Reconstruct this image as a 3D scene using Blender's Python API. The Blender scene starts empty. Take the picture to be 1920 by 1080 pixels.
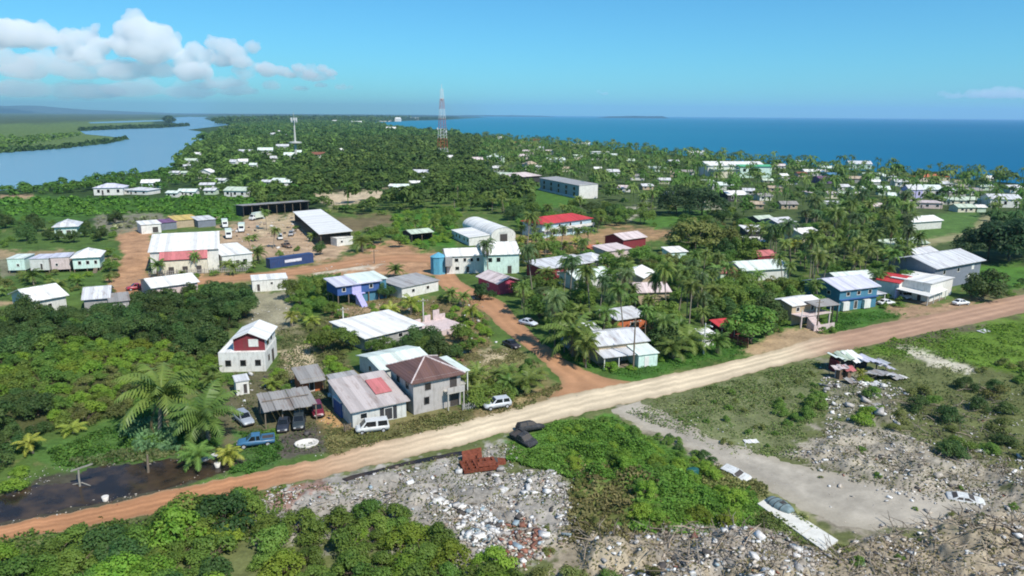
import bpy, math, random
import numpy as np
from mathutils import Vector, Matrix
random.seed(7)
SC = bpy.context.scene
COL = SC.collection
PI = math.pi
# ------------------------------------------------------------------ camera
F = 1371.0
PITCH = math.radians(13.34)
ROLL = math.radians(0.41)
CAM = Vector((0, 0, 45.0))
FWD = Vector((0, math.cos(PITCH), -math.sin(PITCH)))
R0 = Vector((1, 0, 0))
U0 = Vector((0, math.sin(PITCH), math.cos(PITCH)))
RT = R0 * math.cos(ROLL) + U0 * math.sin(ROLL)
UP = U0 * math.cos(ROLL) - R0 * math.sin(ROLL)
cam_data = bpy.data.cameras.new('camera')
cam = bpy.data.objects.new('camera', cam_data)
COL.objects.link(cam)
cam_data.sensor_width = 36
cam_data.lens = F / 1920 * 36
cam_data.clip_start = 0.5
cam_data.clip_end = 90000
cam.matrix_world = Matrix.Translation(CAM) @ Matrix((RT, UP, -FWD)).transposed().to_4x4()
SC.camera = cam

def P(px, py, z=0.0):
    """where the sight line of a photograph pixel meets the level z"""
    d = FWD * F + RT * (px - 960) - UP * (py - 540)
    t = (z - CAM.z) / d.z
    return CAM + d * t

def proj(p):
    q = Vector(p) - CAM
    dz = q.dot(FWD)
    if dz < 0.1:
        return (-9999, -9999)
    return (960 + F * q.dot(RT) / dz, 540 - F * q.dot(UP) / dz)

def height_at(p, py):
    """height above ground point p that projects to row py"""
    q = Vector((p[0], p[1], 0)) - CAM
    k = (540 - py) / F
    return (k * q.dot(FWD) - q.dot(UP)) / (UP.z - k * FWD.z)

# ------------------------------------------------------------------ noise
def _hash(ix, iy, s):
    h = (ix.astype(np.int64) * 374761393 + iy.astype(np.int64) * 668265263 + s * 1442695041) & 0x7fffffff
    h = (h ^ (h >> 13)) * 1274126177 & 0x7fffffff
    return ((h ^ (h >> 16)) & 0xffff) / 65535.0

def vnoise(x, y, s=0):
    x = np.asarray(x, float); y = np.asarray(y, float)
    ix = np.floor(x); iy = np.floor(y)
    fx = x - ix; fy = y - iy
    fx = fx * fx * (3 - 2 * fx); fy = fy * fy * (3 - 2 * fy)
    a = _hash(ix, iy, s); b = _hash(ix + 1, iy, s); c = _hash(ix, iy + 1, s); d = _hash(ix + 1, iy + 1, s)
    return (a * (1 - fx) + b * fx) * (1 - fy) + (c * (1 - fx) + d * fx) * fy

def fbm(x, y, s=0, o=4):
    v = 0; a = 0.5; t = 0
    for i in range(o):
        v = v + a * vnoise(x * 2 ** i, y * 2 ** i, s + i * 17); t += a; a *= 0.55
    return v / t

def poly_sdf(poly, X, Y):
    """signed distance to polygon, negative inside"""
    n = len(poly)
    d = np.full(X.shape, 1e18); inside = np.zeros(X.shape, bool)
    for i in range(n):
        x0, y0 = poly[i]; x1, y1 = poly[(i + 1) % n]
        ex, ey = x1 - x0, y1 - y0
        wx, wy = X - x0, Y - y0
        t = np.clip((wx * ex + wy * ey) / (ex * ex + ey * ey + 1e-9), 0, 1)
        d = np.minimum(d, (wx - ex * t) ** 2 + (wy - ey * t) ** 2)
        c = (y0 <= Y) != (y1 <= Y)
        with np.errstate(divide='ignore', invalid='ignore'):
            inside ^= c & (X < x0 + (Y - y0) * ex / (ey if ey else 1e-9))
    return np.where(inside, -1, 1) * np.sqrt(d)

def in_poly(x, y, poly):
    r = False; j = len(poly) - 1
    for i in range(len(poly)):
        xi, yi = poly[i]; xj, yj = poly[j]
        if (yi > y) != (yj > y) and x < (xj - xi) * (y - yi) / (yj - yi) + xi:
            r = not r
        j = i
    return r

# ------------------------------------------------------------------ materials
MATS = {}
def new_mat(name):
    m = bpy.data.materials.new(name); m.use_nodes = True
    nt = m.node_tree; nt.nodes.clear()
    out = nt.nodes.new('ShaderNodeOutputMaterial')
    return m, nt, out
def N(nt, t, **kw):
    n = nt.nodes.new(t)
    for k, v in kw.items():
        if k.startswith('_'):
            setattr(n, k[1:], v)
        else:
            key = int(k[1:]) if k[0] == 'i' and k[1:].isdigit() else k.replace('__', ' ')
            n.inputs[key].default_value = v
    return n
def L(nt, a, ao, b, bi):
    nt.links.new(a.outputs[ao], b.inputs[bi])
def rgba(c):
    return (c[0], c[1], c[2], 1)

def paint(name, col, rough=0.75, var=0.18, scale=1.5, dirt=None, dirt_amt=0.35, spec=0.3, bump=0.0, metal=0.0):
    """plain painted or plastered surface with blotches and stains"""
    if name in MATS: return MATS[name]
    m, nt, out = new_mat(name)
    tc = N(nt, 'ShaderNodeTexCoord')
    n1 = N(nt, 'ShaderNodeTexNoise', Scale=scale, Detail=5.0, Roughness=0.65)
    L(nt, tc, 'Object', n1, 'Vector')
    r1 = N(nt, 'ShaderNodeMapRange'); r1.inputs[1].default_value = 0.3; r1.inputs[2].default_value = 0.7
    r1.inputs[3].default_value = 1 - var; r1.inputs[4].default_value = 1 + var * 0.5
    L(nt, n1, 'Fac', r1, 0)
    mx = N(nt, 'ShaderNodeMix', _data_type='RGBA', _blend_type='MULTIPLY'); mx.inputs[0].default_value = 1
    mx.inputs[6].default_value = rgba(col)
    L(nt, r1, 0, mx, 7)
    last, lo = mx, 2
    if dirt is not None:
        mp = N(nt, 'ShaderNodeMapping'); mp.inputs['Scale'].default_value = (2.2, 2.2, 0.45)
        L(nt, tc, 'Object', mp, 'Vector')
        n2 = N(nt, 'ShaderNodeTexNoise', Scale=1.1, Detail=6.0, Roughness=0.7)
        L(nt, mp, 'Vector', n2, 'Vector')
        r2 = N(nt, 'ShaderNodeMapRange'); r2.inputs[1].default_value = 0.5; r2.inputs[2].default_value = 0.72
        r2.inputs[4].default_value = dirt_amt
        L(nt, n2, 'Fac', r2, 0)
        m2 = N(nt, 'ShaderNodeMix', _data_type='RGBA'); m2.inputs[7].default_value = rgba(dirt)
        L(nt, r2, 0, m2, 0); L(nt, last, lo, m2, 6)
        last, lo = m2, 2
    b = N(nt, 'ShaderNodeBsdfPrincipled', Roughness=rough, Metallic=metal)
    b.inputs['Specular IOR Level'].default_value = spec
    L(nt, last, lo, b, 'Base Color')
    if bump:
        bp = N(nt, 'ShaderNodeBump', Strength=bump, Distance=0.05)
        L(nt, n1, 'Fac', bp, 'Height'); L(nt, bp, 'Normal', b, 'Normal')
    L(nt, b, 0, out, 0)
    MATS[name] = m
    return m

def sheet(name, col, axis='x', rust=(0.16, 0.07, 0.04), rust_amt=0.35, pitch=0.5, rough=0.5):
    """corrugated metal sheet: ribs across one local axis, seams, rust streaks"""
    if name in MATS: return MATS[name]
    m, nt, out = new_mat(name)
    tc = N(nt, 'ShaderNodeTexCoord')
    sp = N(nt, 'ShaderNodeSeparateXYZ'); L(nt, tc, 'Object', sp, 0)
    ax = {'x': 0, 'y': 1}[axis]
    mu = N(nt, 'ShaderNodeMath', _operation='MULTIPLY'); mu.inputs[1].default_value = 2 * PI / pitch
    L(nt, sp, ax, mu, 0)
    sn = N(nt, 'ShaderNodeMath', _operation='SINE'); L(nt, mu, 0, sn, 0)
    bp = N(nt, 'ShaderNodeBump', Strength=0.5, Distance=0.04); L(nt, sn, 0, bp, 'Height')
    # per-panel tint: panels about 0.9 m
    fl = N(nt, 'ShaderNodeMath', _operation='MULTIPLY'); fl.inputs[1].default_value = 1 / 0.95
    L(nt, sp, ax, fl, 0)
    fo = N(nt, 'ShaderNodeMath', _operation='FLOOR'); L(nt, fl, 0, fo, 0)
    wn = N(nt, 'ShaderNodeTexWhiteNoise', _noise_dimensions='1D'); L(nt, fo, 0, wn, 'W')
    r0 = N(nt, 'ShaderNodeMapRange'); r0.inputs[3].default_value = 0.76; r0.inputs[4].default_value = 1.06
    L(nt, wn, 'Value', r0, 0)
    m1 = N(nt, 'ShaderNodeMix', _data_type='RGBA', _blend_type='MULTIPLY'); m1.inputs[0].default_value = 1
    m1.inputs[6].default_value = rgba(col); L(nt, r0, 0, m1, 7)
    mp = N(nt, 'ShaderNodeMapping'); mp.inputs['Scale'].default_value = (1.3, .35, .6) if axis == 'x' else (.35, 1.3, .6)
    L(nt, tc, 'Object', mp, 0)
    n2 = N(nt, 'ShaderNodeTexNoise', Scale=0.9, Detail=7.0, Roughness=0.72); L(nt, mp, 0, n2, 'Vector')
    r2 = N(nt, 'ShaderNodeMapRange'); r2.inputs[1].default_value = 0.5; r2.inputs[2].default_value = 0.75
    r2.inputs[4].default_value = rust_amt; L(nt, n2, 'Fac', r2, 0)
    m2 = N(nt, 'ShaderNodeMix', _data_type='RGBA'); m2.inputs[7].default_value = rgba(rust)
    L(nt, r2, 0, m2, 0); L(nt, m1, 2, m2, 6)
    b = N(nt, 'ShaderNodeBsdfPrincipled', Roughness=rough, Metallic=0.0)
    b.inputs['Specular IOR Level'].default_value = 0.2
    L(nt, m2, 2, b, 'Base Color'); L(nt, bp, 'Normal', b, 'Normal'); L(nt, b, 0, out, 0)
    MATS[name] = m
    return m

def glass(name='window_glass', col=(0.012, 0.014, 0.016)):
    if name in MATS: return MATS[name]
    m, nt, out = new_mat(name)
    tc = N(nt, 'ShaderNodeTexCoord')
    n1 = N(nt, 'ShaderNodeTexNoise', Scale=2.0); L(nt, tc, 'Object', n1, 'Vector')
    r = N(nt, 'ShaderNodeMapRange'); r.inputs[3].default_value = 0.04; r.inputs[4].default_value = 0.2
    L(nt, n1, 'Fac', r, 0)
    b = N(nt, 'ShaderNodeBsdfPrincipled'); b.inputs['Base Color'].default_value = rgba(col)
    L(nt, r, 0, b, 'Roughness'); L(nt, b, 0, out, 0)
    MATS[name] = m
    return m

def attr_mat(name, rough=0.95, scale=1.2, var=0.5, bump=0.4, scale2=0.22, dist=0.12, spec=0.15):
    """albedo from the mesh attribute 'Col' broken up by two sizes of noise"""
    if name in MATS: return MATS[name]
    m, nt, out = new_mat(name)
    tc = N(nt, 'ShaderNodeTexCoord')
    at = N(nt, 'ShaderNodeAttribute', _attribute_name='Col')
    n1 = N(nt, 'ShaderNodeTexNoise', Scale=scale, Detail=6.0, Roughness=0.7); L(nt, tc, 'Object', n1, 'Vector')
    n2 = N(nt, 'ShaderNodeTexNoise', Scale=scale2, Detail=4.0, Roughness=0.6); L(nt, tc, 'Object', n2, 'Vector')
    ad = N(nt, 'ShaderNodeMath', _operation='ADD'); L(nt, n1, 'Fac', ad, 0); L(nt, n2, 'Fac', ad, 1)
    r = N(nt, 'ShaderNodeMapRange'); r.inputs[1].default_value = 0.7; r.inputs[2].default_value = 1.3
    r.inputs[3].default_value = 1 - var; r.inputs[4].default_value = 1 + var; L(nt, ad, 0, r, 0)
    mx = N(nt, 'ShaderNodeMix', _data_type='RGBA', _blend_type='MULTIPLY'); mx.inputs[0].default_value = 1
    L(nt, at, 'Color', mx, 6); L(nt, r, 0, mx, 7)
    b = N(nt, 'ShaderNodeBsdfPrincipled', Roughness=rough); b.inputs['Specular IOR Level'].default_value = spec
    L(nt, mx, 2, b, 'Base Color')
    bp = N(nt, 'ShaderNodeBump', Strength=bump, Distance=dist); L(nt, n1, 'Fac', bp, 'Height'); L(nt, bp, 'Normal', b, 'Normal')
    L(nt, b, 0, out, 0)
    MATS[name] = m
    return m

def leaf(name, col, col2, trans=0.42, rough=0.55, hue=0.03):
    """foliage: two greens by noise, a random tint per plant, light through the leaf"""
    if name in MATS: return MATS[name]
    m, nt, out = new_mat(name)
    tc = N(nt, 'ShaderNodeTexCoord'); oi = N(nt, 'ShaderNodeObjectInfo'); ge = N(nt, 'ShaderNodeNewGeometry')
    n1 = N(nt, 'ShaderNodeTexNoise', Scale=0.55, Detail=3.0, Roughness=0.6); L(nt, ge, 'Position', n1, 'Vector')
    r = N(nt, 'ShaderNodeMapRange'); r.inputs[1].default_value = 0.35; r.inputs[2].default_value = 0.65; L(nt, n1, 'Fac', r, 0)
    wn = N(nt, 'ShaderNodeTexNoise', Scale=6.0, Detail=1.0); L(nt, tc, 'Object', wn, 'Vector')
    mx = N(nt, 'ShaderNodeMix', _data_type='RGBA'); mx.inputs[6].default_value = rgba(col); mx.inputs[7].default_value = rgba(col2)
    ad = N(nt, 'ShaderNodeMath', _operation='MULTIPLY_ADD'); ad.inputs[1].default_value = 1.2; ad.inputs[2].default_value = -0.35
    L(nt, wn, 'Fac', ad, 0)
    av = N(nt, 'ShaderNodeMath', _operation='ADD', _use_clamp=True); L(nt, r, 0, av, 0); L(nt, ad, 0, av, 1)
    hv = N(nt, 'ShaderNodeMath', _operation='MULTIPLY'); hv.inputs[1].default_value = 0.6; L(nt, av, 0, hv, 0)
    L(nt, hv, 0, mx, 0)
    hs = N(nt, 'ShaderNodeHueSaturation')
    rh = N(nt, 'ShaderNodeMapRange'); rh.inputs[3].default_value = 0.5 - hue; rh.inputs[4].default_value = 0.5 + hue * 0.6
    L(nt, oi, 'Random', rh, 0); L(nt, rh, 0, hs, 'Hue')
    mm = N(nt, 'ShaderNodeMath', _operation='MULTIPLY'); mm.inputs[1].default_value = 7.31; L(nt, oi, 'Random', mm, 0)
    fr = N(nt, 'ShaderNodeMath', _operation='FRACT'); L(nt, mm, 0, fr, 0)
    rv = N(nt, 'ShaderNodeMapRange'); rv.inputs[3].default_value = 0.72; rv.inputs[4].default_value = 1.3
    L(nt, fr, 0, rv, 0); L(nt, rv, 0, hs, 'Value')
    L(nt, mx, 2, hs, 'Color')
    b = N(nt, 'ShaderNodeBsdfPrincipled', Roughness=rough); b.inputs['Specular IOR Level'].default_value = 0.25
    L(nt, hs, 0, b, 'Base Color')
    t = N(nt, 'ShaderNodeBsdfTranslucent'); L(nt, hs, 0, t, 'Color')
    ms = N(nt, 'ShaderNodeMixShader'); ms.inputs[0].default_value = trans
    L(nt, b, 0, ms, 1); L(nt, t, 0, ms, 2); L(nt, ms, 0, out, 0)
    MATS[name] = m
    return m

# ------------------------------------------------------------------ mesh building
class MB:
    def __init__(s): s.v = []; s.f = []; s.m = []
    def face(s, pts, mi=0):
        i = len(s.v); s.v += [tuple(p) for p in pts]; s.f.append(tuple(range(i, i + len(pts)))); s.m.append(mi)
    def box(s, x0, x1, y0, y1, z0, z1, mi=0, top=True, bottom=True):
        i = len(s.v)
        s.v += [(x0, y0, z0), (x1, y0, z0), (x1, y1, z0), (x0, y1, z0), (x0, y0, z1), (x1, y0, z1), (x1, y1, z1), (x0, y1, z1)]
        fs = [(0, 1, 5, 4), (1, 2, 6, 5), (2, 3, 7, 6), (3, 0, 4, 7)]
        if top: fs.append((4, 5, 6, 7))
        if bottom: fs.append((3, 2, 1, 0))
        for f in fs: s.f.append(tuple(i + k for k in f)); s.m.append(mi)
    def obox(s, c, ax, ay, az, hx, hy, hz, mi=0):
        """box with its own axes"""
        i = len(s.v); c = Vector(c)
        for sz in (-1, 1):
            for sx, sy in ((-1, -1), (1, -1), (1, 1), (-1, 1)):
                s.v.append(tuple(c + ax * hx * sx + ay * hy * sy + az * hz * sz))
        for f in ((0, 1, 5, 4), (1, 2, 6, 5), (2, 3, 7, 6), (3, 0, 4, 7), (4, 5, 6, 7), (3, 2, 1, 0)):
            s.f.append(tuple(i + k for k in f)); s.m.append(mi)
    def slab(s, quad, t, mi=0):
        """a sheet of thickness t hanging below a polygon"""
        n = len(quad); i = len(s.v)
        s.v += [tuple(p) for p in quad] + [(p[0], p[1], p[2] - t) for p in quad]
        s.f.append(tuple(i + k for k in range(n))); s.m.append(mi)
        s.f.append(tuple(i + n + k for k in reversed(range(n)))); s.m.append(mi)
        for k in range(n):
            j = (k + 1) % n
            s.f.append((i + k, i + n + k, i + n + j, i + j)); s.m.append(mi)
    def tube(s, pts, rad, seg=6, mi=0, cap=True):
        pts = [Vector(p) for p in pts]
        rings = []
        for k, p in enumerate(pts):
            d = (pts[min(k + 1, len(pts) - 1)] - pts[max(k - 1, 0)]).normalized()
            a = d.cross(Vector((0, 0, 1)))
            if a.length < 1e-3: a = Vector((1, 0, 0))
            a.normalize(); b = d.cross(a)
            r = rad[k] if isinstance(rad, (list, tuple)) else rad
            i = len(s.v); rings.append(i)
            for q in range(seg):
                w = 2 * PI * q / seg
                s.v.append(tuple(p + a * (r * math.cos(w)) + b * (r * math.sin(w))))
        for k in range(len(rings) - 1):
            for q in range(seg):
                w = (q + 1) % seg
                s.f.append((rings[k] + q, rings[k] + w, rings[k + 1] + w, rings[k + 1] + q)); s.m.append(mi)
        if cap:
            s.f.append(tuple(rings[0] + q for q in reversed(range(seg)))); s.m.append(mi)
            s.f.append(tuple(rings[-1] + q for q in range(seg))); s.m.append(mi)
    def bar(s, a, b, r, mi=0, seg=5): s.tube([a, b], r, seg, mi)
    def lathe(s, prof, seg=12, mi=0, c=(0, 0)):
        base = []
        for r, z in prof:
            i = len(s.v); base.append(i)
            for q in range(seg):
                w = 2 * PI * q / seg
                s.v.append((c[0] + r * math.cos(w), c[1] + r * math.sin(w), z))
        for k in range(len(base) - 1):
            for q in range(seg):
                w = (q + 1) % seg
                s.f.append((base[k] + q, base[k] + w, base[k + 1] + w, base[k + 1] + q)); s.m.append(mi)
        s.f.append(tuple(base[-1] + q for q in range(seg))); s.m.append(mi)
    def mesh(s, name, mats, smooth=False):
        me = bpy.data.meshes.new(name)
        me.from_pydata(s.v, [], s.f)
        for m in (mats if isinstance(mats, (list, tuple)) else [mats]): me.materials.append(m)
        me.polygons.foreach_set('material_index', s.m)
        if smooth: me.polygons.foreach_set('use_smooth', [True] * len(s.f))
        me.update()
        return me
    def build(s, name, mats, parent=None, smooth=False, loc=None):
        return link(name, s.mesh(name, mats, smooth), parent, loc)

def link(name, me, parent=None, loc=None):
    o = bpy.data.objects.new(name, me); COL.objects.link(o)
    if parent is not None: o.parent = parent
    if loc is not None: o.location = loc
    return o

def np_mesh(name, verts, quads, mat, smooth=False, cols=None, loop=4, mat_idx=None):
    """mesh from arrays; cols: per-vertex colours into attribute Col"""
    me = bpy.data.meshes.new(name)
    verts = np.asarray(verts, np.float32); quads = np.asarray(quads, np.int32)
    me.vertices.add(len(verts)); me.vertices.foreach_set('co', verts.ravel())
    me.loops.add(quads.size); me.loops.foreach_set('vertex_index', quads.ravel())
    me.polygons.add(len(quads))
    me.polygons.foreach_set('loop_start', np.arange(0, quads.size, loop, dtype=np.int32))
    me.polygons.foreach_set('loop_total', np.full(len(quads), loop, np.int32))
    for m in (mat if isinstance(mat, (list, tuple)) else [mat]): me.materials.append(m)
    if mat_idx is not None: me.polygons.foreach_set('material_index', np.asarray(mat_idx, np.int32))
    if cols is not None:
        a = me.attributes.new('Col', 'FLOAT_COLOR', 'POINT')
        c = np.ones((len(verts), 4), np.float32); c[:, :3] = cols
        a.data.foreach_set('color', c.ravel())
    if smooth: me.polygons.foreach_set('use_smooth', np.ones(len(quads), bool))
    me.update(calc_edges=True)
    return me

def tag(o, label=None, cat=None, group=None, kind=None):
    if label: o['label'] = label
    if cat: o['category'] = cat
    if group: o['group'] = group
    if kind: o['kind'] = kind
    return o

def thing(name, label, cat, loc=(0, 0, 0), rz=0.0, group=None):
    o = bpy.data.objects.new(name, None); COL.objects.link(o)
    o.empty_display_size = 0.5
    o.location = loc; o.rotation_euler = (0, 0, rz)
    return tag(o, label, cat, group)

def copy_tree(root, loc, rz=0.0, sc=1.0, label=None, group=None):
    r = root.copy(); COL.objects.link(r)
    r.location = loc; r.rotation_euler = (0, 0, rz); r.scale = (sc, sc, sc)
    if label: r['label'] = label
    if group: r['group'] = group
    for ch in root.children:
        c = ch.copy(); COL.objects.link(c); c.parent = r
        for g in ch.children:
            d = g.copy(); COL.objects.link(d); d.parent = c
    return r
# ------------------------------------------------------------------ sky, sun, render
SUN_EL, SUN_AZ = math.radians(50), math.radians(140)   # azimuth clockwise from +Y: behind the camera, to the right
w = bpy.data.worlds.new("World"); SC.world = w; w.use_nodes = True
nt = w.node_tree; nt.nodes.clear()
wo = nt.nodes.new('ShaderNodeOutputWorld'); bg = nt.nodes.new('ShaderNodeBackground')
sky = nt.nodes.new('ShaderNodeTexSky'); sky.sky_type = 'NISHITA'; sky.sun_disc = False
sky.sun_elevation = SUN_EL; sky.sun_rotation = SUN_AZ
sky.air_density = 1.0; sky.dust_density = 0.25; sky.ozone_density = 2.5; sky.altitude = 0
hs = nt.nodes.new("ShaderNodeMix"); hs.data_type = "RGBA"; hs.blend_type = "MULTIPLY"; hs.inputs[0].default_value = 1; hs.inputs[7].default_value = (0.43, 1.09, 1.43, 1)
nt.links.new(sky.outputs[0], hs.inputs[6]); nt.links.new(hs.outputs[2], bg.inputs[0])
bg.inputs[1].default_value = 0.082
nt.links.new(bg.outputs[0], wo.inputs[0])
sl = bpy.data.lights.new('sun', 'SUN'); sl.energy = 4.7; sl.angle = math.radians(0.55); sl.color = (1, 0.95, 0.86)
so = bpy.data.objects.new('sun', sl); COL.objects.link(so)
sd = Vector((math.sin(SUN_AZ) * math.cos(SUN_EL), math.cos(SUN_AZ) * math.cos(SUN_EL), math.sin(SUN_EL)))
so.rotation_euler = (-sd).to_track_quat('-Z', 'Y').to_euler()
so.location = sd * 300
SC.view_settings.view_transform = 'Standard'; SC.view_settings.look = 'None'
SC.view_settings.exposure = 0.22; SC.view_settings.gamma = 1.0
SC.render.engine = 'CYCLES'
SC.cycles.use_denoising = True
SC.cycles.max_bounces = 34; SC.cycles.diffuse_bounces = 3; SC.cycles.glossy_bounces = 2
SC.cycles.transmission_bounces = 3; SC.cycles.volume_bounces = 32; SC.cycles.transparent_max_bounces = 6
SC.cycles.use_adaptive_sampling = True
SC.cycles.sample_clamp_indirect = 6
SC.render.filter_size = 1.9
SC.cycles.filter_width = 1.9

# ------------------------------------------------------------------ ground sheet
def unroll_to_px(qx, qy):
    a = qx - 960.0; b = -(qy - 540.0)
    return 960 + a * math.cos(ROLL) + b * math.sin(ROLL), 540 - (b * math.cos(ROLL) - a * math.sin(ROLL))
def q_to_ground(qx, qy):
    dx = qx - 960.0
    dy = F * math.cos(PITCH) - math.sin(PITCH) * (qy - 540)
    dz = -F * math.sin(PITCH) - math.cos(PITCH) * (qy - 540)
    t = -CAM.z / dz
    return dx * t, dy * t

C_GRASS = (0.075, 0.125, 0.028); C_LUSH = (0.08, 0.17, 0.03); C_DRY = (0.2, 0.185, 0.075)
C_ORANGE = (0.39, 0.225, 0.125); C_SAND = (0.50, 0.40, 0.27); C_TAN = (0.36, 0.25, 0.15)
C_GREY = (0.30, 0.27, 0.23); C_MUD = (0.06, 0.05, 0.04); C_FOREST = (0.035, 0.065, 0.018)
C_MARSH = (0.10, 0.15, 0.04); C_PALE = (0.55, 0.50, 0.40); C_BROWN = (0.17, 0.12, 0.07)
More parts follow.
